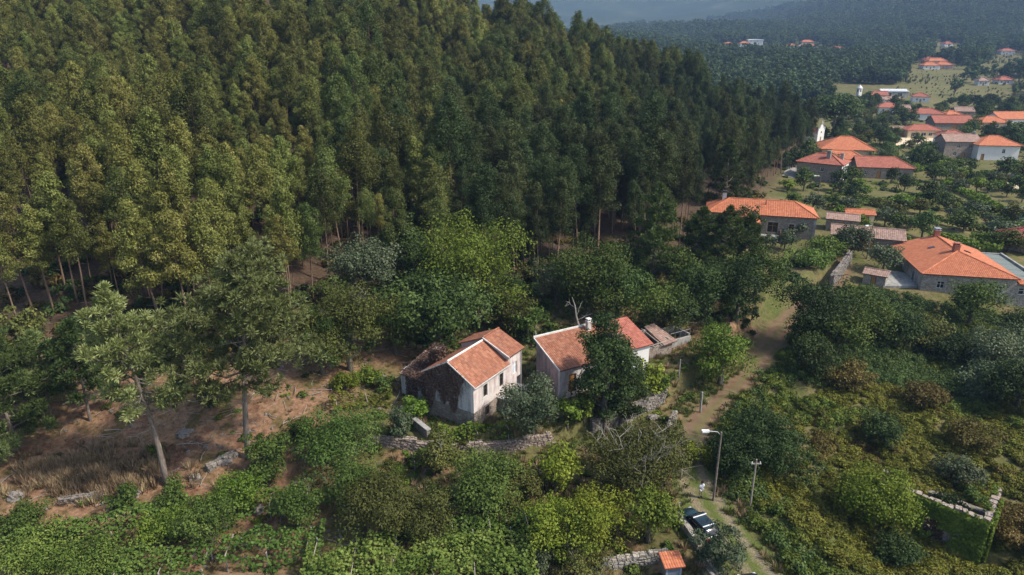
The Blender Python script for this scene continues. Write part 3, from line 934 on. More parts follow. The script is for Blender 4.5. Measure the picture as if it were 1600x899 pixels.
    fa = rng.integers(0, 4, m); a = rng.uniform(-.55, .55, m); zz = rng.uniform(3.7, 6.9, m)
    P2 = np.stack([3.05 + np.where(fa == 0, -.55, np.where(fa == 1, .55, a)), W + .8 + np.where(fa == 2, -.55, np.where(fa == 3, .55, a)), zz], -1) + rng.normal(0, .16, (m, 3))
    N2 = unit(rng.normal(size=(m, 3)))
    k3 = 3200
    x3 = rng.uniform(.6, 5.2, k3); y3 = W + rng.random(k3) ** 1.4 * 4.2
    P3 = np.stack([x3, y3, 3.72 + (x3 - .7) * .209 + rng.random(k3) ** 2 * .45], -1); N3 = unit(np.stack([rng.normal(0, .5, k3), rng.normal(0, .5, k3), np.ones(k3)], -1))
    P1 = np.concatenate([P1, P3]); N1 = np.concatenate([N1, N3])
    P = np.concatenate([P1, P2]); Nn = np.concatenate([N1, N2])
    tint = rng.random(len(P)) * .7 + .3 * (vn(P[:, 1], P[:, 2], .8, 3) * .5 + .5)
    iv = link('creeper', leaf_mesh('creeper', P, Nn, .24, .12, tint, rng, .4), MAT['leaf_deadivy'], t)
    iv['label'] = 'dead brown creeper hanging over the gable'
abandoned_house()

# ------------------------------------------------------------------ the low pink house with one roof slope
def shed_house():
    d = Vector((8.1, 4.6, 0)).normalized()
    o = Vector((5.3, 67.6, 2.7))
    t = thing('tiled_cottage', 'low pink walled cottage with a single sloping tiled roof behind the dark tree', 'house', o, math.atan2(d.y, d.x))
    L, D, FE, BE = 9.6, 5.0, 3.1, 4.75
    dr = (1.2, 2.2, -.2, 2.1); wn1 = (3.6, 4.5, 1.0, 2.1); wn2 = (6.4, 7.3, 1.0, 2.1)
    wall(t, (0, 0), (L, 0), -1.3, FE, MAT['plaster_pinkwhite'], [dr, wn1, wn2])
    window(t, (0, 0), (L, 0), dr, MAT['frame_dark'], MAT['wood_door'], kind='door', bars=False)
    for w in (wn1, wn2): window(t, (0, 0), (L, 0), w, MAT['frame_white'], MAT['glass_dark'])
    wall(t, (0, D), (0, .352), -1.3, FE, MAT['plaster_pink'], [], [(.01, BE - .02)])
    wall(t, (L, .352), (L, D), -1.3, FE, MAT['plaster_pink'], [], [(D - .37, BE - .02)])
    wall(t, (L - .352, D), (.352, D), -1.3, BE, MAT['plaster_pink'])
    mb = MB(); slope(mb, (-.25, -.4, FE - .02), (L + .2, -.4, FE - .02), (L + .2, D + .1, BE + .16), (-.25, D + .1, BE + .16), per=.24)
    r = mb.build('roof', MAT['roof_old'], t)
    v = MB(); v.box(-.3, L + .25, D + .1, D + .3, BE + .05, BE + .36)
    v.prism([(-.25, -.42, FE - .12), (-.25, D + .1, BE + .06), (-.25, D + .1, BE + .24), (-.25, -.42, FE + .06)], (-.1, 0, 0))
    v.prism([(L + .2, -.42, FE - .12), (L + .2, D + .1, BE + .06), (L + .2, D + .1, BE + .30), (L + .2, -.42, FE + .10)], (.12, 0, 0))
    v.build('verge', MAT['mortar_white'], t)
    chimney(t, 6.9, D - .55, 3.6, 5.75, .5, MAT['plaster_white'], MAT['mortar_white'])
    # lower end wing with white wall
    x0, x1 = L + .36, L + 3.4
    wall(t, (x0, .3), (x1, .3), -1.3, 3.3, MAT['plaster_clean'], [])
    wall(t, (x1, .652), (x1, D), -1.3, 3.3, MAT['plaster_clean'], [], [(D - .7, 4.6)])
    wall(t, (x1 - .35, D), (x0, D), -1.3, 4.6, MAT['plaster_white'], [])
    mb = MB(); slope(mb, (x0, -.1, 3.2), (x1 + .25, -.1, 3.2), (x1 + .25, D + .1, 4.85), (x0, D + .1, 4.85), per=.26)
    mb.build('roof', MAT['roof_red'], t)
shed_house()

# roofless pens behind the cottage
def roofless_pen():
    x, y, z = gnd(1020, 560)
    t = thing('stone_pen', 'small roofless stone pen with leaning rafters beside the white cottage wall', 'ruin', (x - 1.5, y - 1, z - .2), math.radians(28))
    wall(t, (0, 0), (4.6, 0), -.6, 1.7, MAT['stone_pink'], [], None, .35)
    wall(t, (4.6, .352), (4.6, 4), -.6, 2.2, MAT['stone_pink'], [(1.2, 2.1, -.4, 1.6)], None, .35)
    wall(t, (4.2, 4), (.352, 4), -.6, 2.3, MAT['stone'], [], None, .35)
    wall(t, (0, 4), (0, .352), -.6, 2.0, MAT['stone_pink'], [], None, .35)
    for k in range(4):
        mb = MB(); mb.tube([(.5 + k * 1.15, -.3, 1.78), (.7 + k * 1.1, 4.1, 2.42)], .07, 6)
        mb.build('rafter', MAT['wood_post'], t)
    mb = MB(); mb.tube([(-.2, .2, 1.9), (4.8, .2, 2.0)], .06, 6); mb.build('beam', MAT['wood_post'], t)
    mb = MB(); slope(mb, (3.0, -.35, 1.82), (5.1, -.35, 2.02), (5.0, 4.2, 2.6), (3.4, 4.2, 2.55), per=.3, seg=2)
    mb.build('roof', MAT['roof_brown'], t)
    x, y, z = gnd(1058, 548)
    t = thing('stone_outbuilding', 'grey walled pen with metal rail fence right of the cottage', 'ruin', (x - 1, y, z - .2), math.radians(30))
    wall(t, (0, 0), (3.6, 0), -.6, 1.3, MAT['concrete'], [], None, .25)
    wall(t, (3.6, .252), (3.6, 3), -.6, 1.6, MAT['concrete'], [], None, .25)
    wall(t, (3.35, 3), (0, 3), -.6, 1.8, MAT['stone'], [], None, .25)
    for k in range(5):
        mb = MB(); mb.tube([(k * .85 + .1, .12, 1.28), (k * .85 + .1, .12, 2.3)], .025, 5); mb.build('fence_post', MAT['metal_grey'], t)
    mb = MB(); mb.tube([(.1, .12, 2.28), (3.5, .12, 2.28)], .02, 5); mb.build('rail', MAT['metal_grey'], t)
roofless_pen()

# ------------------------------------------------------------------ long orange-roofed stone house by the wood
def long_stone_house():
    p = at(1279.5, 342.4, 7.0); q = at(1197.8, 337.4, 7.0)
    d = Vector((p[0] - q[0], p[1] - q[1], 0)).normalized()
    L, D, E, R = 20.5, 8.0, 4.6, 6.9
    right = Vector((p[0], p[1], 0))
    o = right - d * (L + .35)
    t = thing('long_stone_house', 'long grey stone house with bright orange roof and wooden porch against the wood', 'house', (o.x, o.y, 2.4), math.atan2(d.y, d.x))
    dr = (11.6, 13.6, 1.3, 3.4); w1 = (15.6, 16.6, 2.0, 3.2)
    wall(t, (0, 0), (L, 0), -2.5, E, MAT['stone_dark'], [dr, w1])
    wall(t, (L, .352), (L, D), -2.5, E, MAT['stone'], [(2.5, 3.4, 2, 3.2)])
    wall(t, (L - .352, D), (.352, D), -2.5, E, MAT['stone_dark'])
    wall(t, (0, D), (0, .352), -2.5, E, MAT['stone_dark'])
    window(t, (0, 0), (L, 0), dr, MAT['wood_door'], MAT['glass_dark'], kind='door', surround=MAT['stone'])
    window(t, (0, 0), (L, 0), w1, MAT['wood_door'], MAT['glass_dark'], surround=MAT['stone'])
    window(t, (L, .352), (L, D), (2.5, 3.4, 2, 3.2), MAT['wood_door'], MAT['glass_dark'])
    roof_hip(t, 0, L, 0, D, E + .14, R, MAT['roof_orange'], ov=.4, per=.34, hips=(1, 1), row=.42, amp=.05)
    # corner quoin
    mb = MB(); mb.box(L - .42, L + .03, -.03, .3, -2.5, E - .05); mb.build('quoin', MAT['concrete'], t)
    # projecting wing with a gable towards the camera
    wx0, wx1, wy = 4.2, 9.6, -4.0
    wall(t, (wx0, wy), (wx1, wy), -2.5, 3.7, MAT['stone_dark'], [(1.2, 2.4, 1.2, 2.6)], [((wx1 - wx0) / 2, 5.1)])
    window(t, (wx0, wy), (wx1, wy), (1.2, 2.4, 1.2, 2.6), MAT['wood_door'], MAT['glass_dark'])
    wall(t, (wx1, wy + .352), (wx1, -.002), -2.5, 3.7, MAT['stone_dark'])
    wall(t, (wx0, -.002), (wx0, wy + .352), -2.5, 3.7, MAT['stone_dark'])
    c = (wx0 + wx1) / 2
    mb = MB()
    slope(mb, (wx1 + .4, wy - .4, 3.75), (wx1 + .4, .4, 3.75), (c, 2.6, 5.4), (c, wy - .4, 5.4), per=.34, amp=.05)
    slope(mb, (wx0 - .4, .4, 3.75), (wx0 - .4, wy - .4, 3.75), (c, wy - .4, 5.4), (c, 2.6, 5.4), per=.34, amp=.05)
    r = mb.build('roof', MAT['roof_orange'], t)
    ridge_line(r, [((c, wy - .4, 5.42), (c, 2.5, 5.42))], MAT['roof_orange'], .16)
    # porch steps and timber rail
    for k in range(4):
        mb = MB(); mb.box(10.0, 13.9, -3.2 + k * .4, -2.78 + k * .4 if k < 3 else -.02, -2.0, -.05 + k * .32); mb.build('step', MAT['concrete'], t)
    for k in range(7):
        mb = MB(); x = 14.05; mb.box(x, x + .06, -3.0 + k * .45, -2.7 + k * .45, .6, 1.9); mb.build('rail_board', MAT['wood_door'], t)
    for yy in (-3.05, -.3):
        mb = MB(); mb.box(14.0, 14.16, yy - .15, yy, -1.6, 2.0); mb.build('rail_post', MAT['wood_post'], t)
    chimney(t, 3.0, 5.2, 5.2, 7.8, .8, MAT['plaster_clean'], MAT['metal_dark'])
    mb = MB(); mb.tube([(11.0, 2.6, 5.6), (11.0, 2.6, 7.2)], .08, 7); mb.build('flue', MAT['metal_dark'], t)
long_stone_house()

# ------------------------------------------------------------------ big hip-roofed house on the right
def hip_house():
    d = Vector((.978, -.208, 0))
    t = thing('hip_roofed_house', 'large stone house with broad orange hip roof and two brick chimneys', 'house', (68.0, 106.8, .3), math.atan2(d.y, d.x))
    W, D, E, R = 13.9, 16.8, 3.2, 5.7
    ws = [(2.4, 3.5, .9, 2.1), (11.0, 12.1, .7, 1.95)]
    wall(t, (0, 0), (W, 0), -4.5, E, MAT['stone'], ws)
    for w in ws: window(t, (0, 0), (W, 0), w, MAT['frame_white'], MAT['glass_dark'], surround=MAT['concrete'])
    wall(t, (W, .352), (W, D), -4.5, E, MAT['stone'])
    wall(t, (W - .352, D), (.352, D), -4.5, E, MAT['stone'], [], [((W - .7) / 2, R - .1)])
    ds = [(3.6, 4.6, .25, 2.35), (9.6, 10.7, .3, 2.5)]
    dd = [(D - .352 - b + .0, D - .352 - a, z0, z1) for a, b, z0, z1 in ds]
    wall(t, (0, D), (0, .352), -4.5, E, MAT['concrete'], [(D - b, D - a, z0, z1) for a, b, z0, z1 in ds])
    for a, b, z0, z1 in ds: window(t, (0, D), (0, .352), (D - b, D - a, z0, z1), MAT['frame_dark'], MAT['door_blue'], kind='door', bars=False)
    mb = MB(); o = .35; x0, x1, y0, y1 = -o, W + o, -o, D + .2
    c = W / 2; ra = Vector((c, 6.4, R)); rb = Vector((c, y1, R)); e = E + .14
    kw = dict(per=.30, amp=.05, row=.42)
    slope(mb, (x0, y0, e), (x1, y0, e), ra, ra, **kw)
    slope(mb, (x1, y0, e), (x1, y1, e), rb, ra, **kw)
    slope(mb, (x0, y1, e), (x0, y0, e), ra, rb, **kw)
    r = mb.build('roof', MAT['roof_orange'], t)
    ridge_line(r, [((x0, y0, e), ra), ((x1, y0, e), ra), (ra, rb)], MAT['roof_orange'], .16)
    for (x, y, nx) in ((c - 2.6, 10.6, -1), (c + 2.6, 9.0, 1)):
        zz = R - 2.6 * (R - e) / (c + o)
        k = MB(); sl = (R - e) / (c + o) * -nx
        M = Matrix.Translation((x, y, zz + .12)) @ Matrix.Rotation(-math.atan(sl), 4, 'Y')
        k.box(-.5, .5, -.35, .35, -.05, .06, M); s = k.build('skylight', MAT['metal_dark'], r)
        k = MB(); k.box(-.42, .42, -.28, .28, .062, .075, M); k.build('pane', MAT['car_glass'], s)
    chimney(t, c - .2, 6.7, 4.8, 6.7, .9, MAT['brick_red'], MAT['brick_red'], True)
    chimney(t, c - .1, D - .6, 4.8, 6.8, .9, MAT['brick_red'], MAT['metal_grey'], True)
    # lean-to with a pale sheet roof and parapet on the right
    wall(t, (W + .002, 0.05), (W + 4.6, 0.05), -4.5, 2.5, MAT['stone'], [(0.6, 2.2, .7, 1.8)])
    window(t, (W + .002, .05), (W + 4.6, .05), (.6, 2.2, .7, 1.8), MAT['frame_white'], MAT['glass_dark'], surround=MAT['concrete'])
    wall(t, (W + 4.6, .402), (W + 4.6, D), -4.5, 3.0, MAT['concrete'])
    wall(t, (W + 4.24, D), (W + .002, D), -4.5, 2.9, MAT['concrete'])
    mb = MB(); slope(mb, (W + .36, 1.2, 2.75), (W + 4.3, 1.2, 2.55), (W + 4.3, D - .3, 2.65), (W + .36, D - .3, 2.85), per=.5, amp=.03, seg=2, row=3)
    mb.build('sheet_roof', MAT['roof_sheet'], t)
    mb = MB(); slope(mb, (W + .36, -.3, 2.55), (W + 4.9, -.3, 2.5), (W + 4.9, 1.2, 2.95), (W + .36, 1.2, 2.95), per=.30, amp=.05)
    mb.build('roof', MAT['roof_orange'], t)
    mb = MB(); mb.tube([(W + 3.6, 4, 2.8), (W + 3.6, 4, 3.6)], .04, 6)
    ds_ = mb.build('satellite_dish', MAT['metal_grey'], t)
    mb = MB(); 
    for k in range(12):
        a0, a1 = k * math.pi / 6, (k + 1) * math.pi / 6
        mb.poly([(W + 3.55, 3.85, 3.7), (W + 3.6 + .45 * math.cos(a0), 3.6 + .1 * math.sin(a0), 3.75 + .45 * math.sin(a0)), (W + 3.6 + .45 * math.cos(a1), 3.6 + .1 * math.sin(a1), 3.75 + .45 * math.sin(a1))])
    mb.build('dish', MAT['lamp_white'], ds_)
    # paved yard beside the house
    y = MB(); pts = [gnd(1442, 470), gnd(1402, 430), gnd(1395, 425), gnd(1372, 432), gnd(1400, 452), gnd(1425, 472)]
    y = MB(); y.prism([(-5.8, -.5, -.9), (-.05, 1.0, -.9), (-.05, D, -.9), (-5.0, D, -.9)], (0, 0, 1.72))
    tag(y.build('yard', MAT['concrete']), 'pale concrete yard', kind='structure')
    o = bpy.data.objects['yard']; o.location = t.location; o.rotation_euler = t.rotation_euler
hip_house()

# ------------------------------------------------------------------ houses of the village
def put(u, v): 
    x, y, z = gnd(u, v); return (x, y, z)
W2 = lambda k, s, z0=1.2, z1=2.4, w=1.0: (k, s, s + w, z0, z1)

# two-storey stone house with hip roof and chimneys
a = Vector((84.2, 200.8, 0)); b = Vector((93.4, 193.8, 0)); dd = (b - a).normalized()
mid = (a + b) / 2
simple_house('stone_house', 'tall two-storey stone house with reddish hip roof and pale chimneys', 'house', (mid.x, mid.y, H(mid.x, mid.y) - .1), math.atan2(dd.y, dd.x),
             12.2, 8.6, 5.2, 2.2, ['stone_pink', 'plaster_clean', 'stone', 'stone'], 'roof_red', 'x', (1, 1), .45,
             [W2(0, 6.5, 3.0, 4.2), W2(1, 2, 3, 4.4), W2(1, 5.6, 3, 4.4), W2(1, 2.4, .6, 2.2), W2(1, 6, .6, 2.2)], [],
             [(1.6, 2.6, 8.4, 1.0, 'concrete'), (4.6, 5.6, 7.6, .8, 'concrete')], per=.4, base=-3)
p = put(1327, 252)
simple_house('villa', 'cream house with fresh orange hip roof behind the stone house', 'house', (p[0], p[1] + 2, p[2]), math.radians(-14), 16.5, 13, 3.4, 3.6, 'plaster_cream', 'roof_orange', 'x', (1, 1), .7,
             [W2(0, 2), W2(0, 8.5), W2(1, 2), W2(1, 6)], [(0, 11, 12.1, 0, 2.1)], None, per=.45, base=-2)
p = put(1311, 262)
simple_house('villa_wing', 'low front wing with orange hip roof before the cream house', 'house', (p[0] + 1, p[1], p[2]), math.radians(-14), 12.5, 7, 2.6, 2.2, 'plaster_cream', 'roof_orange', 'x', (1, 1), .6,
             [W2(0, 2, .8, 1.9), W2(0, 8, .8, 1.9)], [], None, per=.45, base=-2)
p = put(1381, 280)
simple_house('red_roof_house', 'long low stone house with weathered red hip roof beside a paved yard', 'house', p, math.radians(-12), 15.2, 8.6, 3.2, 2.5, 'stone_pink', 'roof_red', 'x', (0, 1), .5,
             [W2(0, 2, 1, 2.1), W2(0, 8.5, 1, 2.1)], [(0, 5.4, 6.5, -.2, 2.1)], None, per=.4, base=-2)
p = put(1500, 247)
simple_house('gabled_stone_house', 'two-storey grey stone house with brownish gable roof next to the white house', 'house', p, math.radians(-6), 11.5, 8, 5.4, 2.2, 'stone_pink', 'roof_brown', 'x', (0, 0), .3,
             [W2(0, 4, 3.4, 4.6), W2(0, 8, 3.4, 4.6), W2(0, 3.2, .8, 2), W2(3, 3.2, 3.2, 4.4)], [(0, 6.0, 7.1, -.2, 2.0)], [(5.0, 4, 8.2, .7, 'concrete')], per=.45, base=-2)
p = put(1557, 251)
simple_house('white_house', 'white two-storey house with orange-red hip roof on a stone base', 'house', p, math.radians(-8), 13, 10, 4.9, 2.6, 'plaster_clean', 'roof_orange', 'x', (1, 1), .6,
             [W2(0, 7.6, 2.4, 3.8), W2(1, 3, 2.4, 3.8)], [(0, 1.2, 2.3, 0, 2.1)], None, per=.45, base=-2)
p = put(1443, 216)
simple_house('low_farmhouse', 'low pale farmhouse with red hip roof and wide windows on bare ground', 'house', p, math.radians(-4), 13.5, 8, 3.0, 1.9, 'plaster_cream', 'roof_red', 'x', (1, 1), .5,
             [(0, 1.5, 3, .7, 2.2), (0, 5.5, 7.5, .9, 2.2), (0, 8.5, 10, .9, 2.2)], [(0, 3.6, 4.7, 0, 2.1)], None, per=.5, base=-1.5)
p = put(1489, 203)
simple_house('long_barn', 'long dark barn with weathered red-brown gable roof above the farmhouse', 'barn', p, math.radians(-3), 17, 8.5, 2.8, 3.0, 'stone_dark', 'roof_red', 'x', (0, 0), .4,
             [(0, 3, 4, 1, 2)], [(0, 8, 10, 0, 2.4)], None, per=.5, base=-1.5)
p = put(1553, 203)
simple_house('orange_cottage', 'cream cottage with orange hip roof left of the widest roof', 'house', p, math.radians(-4), 12.5, 9, 3.0, 2.4, 'plaster_cream', 'roof_orange', 'x', (1, 1), .5, [W2(0, 2), W2(0, 7)], [(0, 4.4, 5.5, 0, 2.1)], None, per=.5)
p = put(1586, 199)
simple_house('wide_house', 'wide house with pinkish orange gable roof at right edge of village', 'house', p, math.radians(3), 16, 11, 3.6, 2.8, 'plaster_clean', 'roof_orange', 'x', (0, 0), .4, [W2(0, 2), W2(0, 7), W2(0, 11)], [(0, 4.6, 5.7, 0, 2.1)], None, per=.5)
p = put(1389, 178)
simple_house('small_white_house', 'small white house with reddish hip roof near the wood edge', 'house', p, math.radians(-10), 11.5, 9, 3.2, 2.4, 'plaster_clean', 'roof_red', 'x', (1, 1), .5, [W2(0, 2), W2(0, 7)], [(0, 4.6, 5.7, 0, 2.1)], None, per=.6)
p = put(1450, 188)
simple_house('double_roof_house', 'white house with two joined red hip roofs between garden trees', 'house', p, math.radians(-6), 14.5, 9, 3.0, 2.3, 'plaster_clean', 'roof_red', 'x', (1, 1), .5, [W2(0, 2), W2(0, 10)], [(0, 6.6, 7.7, 0, 2.1)], None, per=.6)
p = put(1438, 161)
simple_house('distant_white_cottage', 'white cottage with brown-red roof in front of dark trees', 'house', p, math.radians(-20), 9.5, 8, 3.4, 2.0, 'plaster_clean', 'roof_red', 'x', (1, 1), .5, [W2(0, 2), W2(0, 6)], [(0, 4.0, 5.0, 0, 2.1)], None, per=.7)
p = put(1398, 154)
simple_house('white_warehouse', 'long flat white-roofed warehouse above the village', 'warehouse', p, math.radians(-4), 17, 9, 4.0, .6, 'concrete', 'roof_sheet_white', 'x', (0, 0), .4, [W2(0, 3, 1, 3, 3), W2(0, 10, 1, 3, 3)], [], None, per=1.5)
p = put(1372, 157)
simple_house('red_shed', 'bright red-roofed house left of the white warehouse', 'house', p, math.radians(-14), 11, 8, 3.0, 2.2, 'plaster_pink', 'roof_red', 'x', (1, 0), .4, [W2(0, 2), W2(0, 7)], [(0, 4.4, 5.4, 0, 2.1)], None, per=.7)
p = put(1392, 165)
simple_house('brown_roof_cottage', 'small cottage with brown roof below the white warehouse', 'house', p, math.radians(-8), 10, 7, 2.8, 1.8, 'plaster_clean', 'roof_brown', 'x', (0, 0), .4, [W2(0, 2), W2(0, 6.4)], [(0, 4.0, 5.0, 0, 2.1)], None, per=.7)
p = put(1412, 214)
simple_house('grey_store', 'low grey store with brown roof left of the farmhouse', 'shed', p, math.radians(-4), 8, 6, 2.4, 1.2, 'stone_dark', 'roof_brown', 'x', (0, 0), .3, [], [(0, 3, 4.2, 0, 2.0)], None, per=.6)
p = put(1594, 205)
simple_house('corner_cottage', 'cottage with orange roof cut by the right edge of the photo', 'house', (p[0] + 3, p[1] - 12, p[2]), math.radians(2), 12, 8, 2.8, 2.1, 'plaster_cream', 'roof_orange', 'x', (1, 1), .4, [W2(0, 2), W2(0, 7)], [(0, 4.4, 5.4, 0, 2.1)], None, per=.6)
p = put(1599, 402)
simple_house('ruby_roof_house', 'house with dark crimson roof behind the large orange hip roof', 'house', (p[0] + 7.0, p[1] + 1, p[2]), math.radians(12), 11, 8, 2.6, 2.0, 'plaster_pink', 'roof_ruby', 'x', (1, 1), .5, [W2(0, 2)], [], None, per=.5)
p = put(1342, 352)
simple_house('garden_shed', 'small shed with flat orange tiled roof in the orchard', 'shed', p, math.radians(-14), 5.6, 3.4, 2.2, .7, 'plaster_cream', 'roof_orange', 'x', (0, 0), .3, [], [(0, 3.6, 4.6, 0, 2.0)], None, per=.34)
p = put(1314, 362)
simple_house('dark_outhouse', 'dark stone outhouse with worn roof between long house and orchard shed', 'shed', p, math.radians(-24), 6.0, 4, 2.3, .9, 'stone_dark', 'roof_brown', 'x', (0, 0), .25, [], [(0, 2.4, 3.4, 0, 1.9)], None, per=.34)
p = put(1352, 392)
simple_house('open_barn', 'low open barn with long brown tiled roof behind the pole', 'barn', p, math.radians(-22), 12, 5.5, 2.5, 1.3, ['stone_dark', 'stone_dark', 'stone', 'stone_dark'], 'roof_brown', 'x', (0, 0), .5, [], [(0, 5, 7.2, 0, 2.1)], None, per=.34)
p = put(1364, 447)
simple_house('roadside_hut', 'small hut with pinkish brown roof beside the concrete yard', 'shed', p, math.radians(-35), 3.4, 3.6, 1.7, .5, 'stone', 'roof_brown', 'x', (0, 0), .25, [], [(0, 1.2, 2.0, 0, 1.5)], None, per=.3)

p = put(1491, 226)
simple_house('rear_house', 'low house with reddish roof just behind the gabled stone house', 'house', p, math.radians(-6), 10, 7, 3.0, 1.8, 'plaster_clean', 'roof_red', 'x', (1, 1), .4, [W2(0, 2), W2(0, 6)], [(0, 4.0, 5.0, 0, 2.1)], None, per=.6)
p = put(1506, 184)
simple_house('grey_house', 'grey weathered house among trees above the long barn', 'house', p, math.radians(-14), 9, 7, 3.0, 2.0, 'stone', 'roof_brown', 'x', (0, 0), .3, [W2(0, 2), W2(0, 6)], [(0, 4.0, 5.0, 0, 2.1)], None, per=.7)
p = put(1411, 178)
simple_house('annex_cottage', 'small brown-roofed cottage right of the small white house', 'house', p, math.radians(-12), 7, 6, 2.6, 1.6, 'plaster_cream', 'roof_brown', 'x', (0, 0), .3, [W2(0, 1.4)], [(0, 4.0, 5.0, 0, 2.1)], None, per=.7)
p = put(1489, 188)
simple_house('orange_shed', 'small bright orange roof just above the long barn', 'shed', p, math.radians(0), 8, 6, 2.6, 1.6, 'plaster_cream', 'roof_orange', 'x', (1, 1), .3, [W2(0, 1.4)], [(0, 4.0, 5.0, 0, 2.1)], None, per=.7)

# white chapel with pinnacles
def chapel():
    p = put(1281, 222)
    t = thing('chapel', 'small white chapel with pinnacled front and reddish nave roof at the wood edge', 'chapel', p, math.radians(38)); t.scale = (.78, .78, .78)
    w, D = 6.4, 12.0
    wall(t, (-w / 2, 0), (w / 2, 0), -1.5, 6.0, MAT['plaster_clean'], [(2.6, 3.8, 0, 2.6), (2.75, 3.65, 4.4, 5.4)], [(1.2, 6.6), (2.2, 8.4), (3.2, 8.9), (4.2, 8.4), (5.2, 6.6)])
    window(t, (-w / 2, 0), (w / 2, 0), (2.6, 3.8, 0, 2.6), MAT['frame_dark'], MAT['wood_door'], kind='door', bars=False)
    window(t, (-w / 2, 0), (w / 2, 0), (2.75, 3.65, 4.4, 5.4), MAT['frame_dark'], MAT['glass_dark'])
    wall(t, (w / 2, .36), (w / 2, D), -1.5, 4.6, MAT['plaster_clean'], [(4, 5, 2, 3.4)])
    wall(t, (w / 2, D + .002), (-w / 2, D + .002), -1.5, 4.6, MAT['plaster_clean'], [], [(w / 2, 6.5)])
    wall(t, (-w / 2, D), (-w / 2, .36), -1.5, 4.6, MAT['plaster_clean'])
    roof_hip(t, -w / 2, w / 2, .7, D, 4.74, 6.8, MAT['roof_red'], ov=.3, per=.5, seg=2, hips=(0, 0), axis='y')
    for x, zb in ((-w / 2 + .3, 6.0), (w / 2 - .3, 6.0), (0, 8.85)):
        mb = MB(); mb.tube([(x, .18, zb), (x, .18, zb + .6), (x, .18, zb + .7), (x, .18, zb + 2.0)], [.34, .3, .42, .04], 8)
        mb.build('pinnacle', MAT['plaster_clean'], t)
    mb = MB(); mb.box(-.06, .06, .12, .24, 10.8, 12.0); mb.box(-.4, -.061, .12, .24, 11.4, 11.52); mb.box(.061, .4, .12, .24, 11.4, 11.52); mb.build('cross', MAT['stone'], t)
chapel()
p = put(1341, 152)
def tower():
    t = thing('white_tower', 'narrow white church tower rising over the far trees', 'tower', p, 0.3); t.scale = (.8, .8, .8)
    mb = MB(); mb.box(-1.6, 1.6, -1.6, 1.6, -4, 7); mb.build('shaft', MAT['plaster_clean'], t)
    mb = MB(); mb.tube([(0, 0, 7.002), (0, 0, 7.5), (0, 0, 10)], [2.4, 2.3, .1], 8); mb.build('spire', MAT['plaster_clean'], t)
    for k in range(4):
        M = Matrix.Rotation(k * math.pi / 2, 4, 'Z'); mb = MB(); mb.box(-.6, .6, -1.66, -1.602, 4.2, 6.0, M); mb.build('belfry_opening', MAT['glass_dark'], t)
tower()

# far hamlets across the valley
far = [
 (1180, 72, 22, 12, 8, 'plaster_clean', 'roof_sheet_white', 'large white flat-topped building on the far hillside', 8.0),
 (1163, 74, 13, 9, 5, 'plaster_clean', 'roof_orange', 'white house with orange roof below the large white far building', 4.4),
 (1139, 74, 14, 9, 4, 'plaster_clean', 'roof_orange', 'leftmost white house with orange roof across the valley', 3.6),
 (1236, 78, 13, 10, 5, 'plaster_clean', 'roof_orange', 'bright white house with orange roof, left in the far hamlet', 5.0),
 (1262, 70, 18, 10, 3.4, 'plaster_cream', 'roof_orange', 'highest wide orange roof of the far hamlet', 3.4),
 (1266, 78, 14, 10, 5, 'plaster_clean', 'roof_orange', 'white house with orange roof in the middle of the far hamlet', 4.4),
 (1277, 84, 22, 10, 3, 'plaster_cream', 'roof_red', 'long low reddish roof at the front of the far hamlet', 3.0),
 (1252, 77, 10, 8, 3.2, 'plaster_clean', 'roof_brown', 'small brown-roofed cottage inside the far hamlet', 3.0),
 (1308, 80, 15, 9, 3.4, 'plaster_clean', 'roof_red', 'lone pale house with red roof right of the far hamlet', 3.2),
 (1455, 109, 15, 9, 3.4, 'plaster_clean', 'roof_orange', 'left orange-roofed house of the terraced farm group', 3.2),
 (1475, 108, 14, 9, 3.4, 'plaster_pink', 'roof_orange', 'right orange-roofed house of the terraced farm group', 3.2),
 (1464, 101, 18, 8, 3.0, 'plaster_cream', 'roof_orange', 'rear long orange roof of the terraced farm group', 3.0),
 (1452, 99, 8, 7, 3.2, 'plaster_pink', 'roof_red', 'smallest red roof above the terraced farm group', 3.0),
 (1574, 87, 15, 10, 4.6, 'plaster_clean', 'roof_red', 'white house with red roof on the bare far terrace', 4.4),
 (1482, 73, 11, 8, 3.2, 'plaster_clean', 'roof_red', 'tiny red-roofed house high among the far trees', 3.0),
 (1571, 132, 11, 8, 3.0, 'plaster_clean', 'roof_red', 'pale house with dull red roof in the terraced fields at far right', 3.0),
 (1536, 135, 8, 6, 3.4, 'plaster_clean', 'roof_brown', 'small white cottage beside the tallest dark valley trees', 3.2),
]
for u, v, L, D, hh, wm, rm, lab, _ in far:
    p = put(u, v)
    simple_house('far_house', lab, 'house', p, math.radians((u * 7) % 30 - 18), L, D, hh, 2.4 if 'sheet' not in rm else .5, wm, rm, 'x', (1, 1), .6,
                 [W2(0, L * .15, hh - 2, hh - .7, 1.3), W2(0, L * .6, hh - 2, hh - .7, 1.3)], [(0, L * .4, L * .4 + 1.2, 0, 2.2)], None, group='houses across the valley', per=1.2, base=-6)

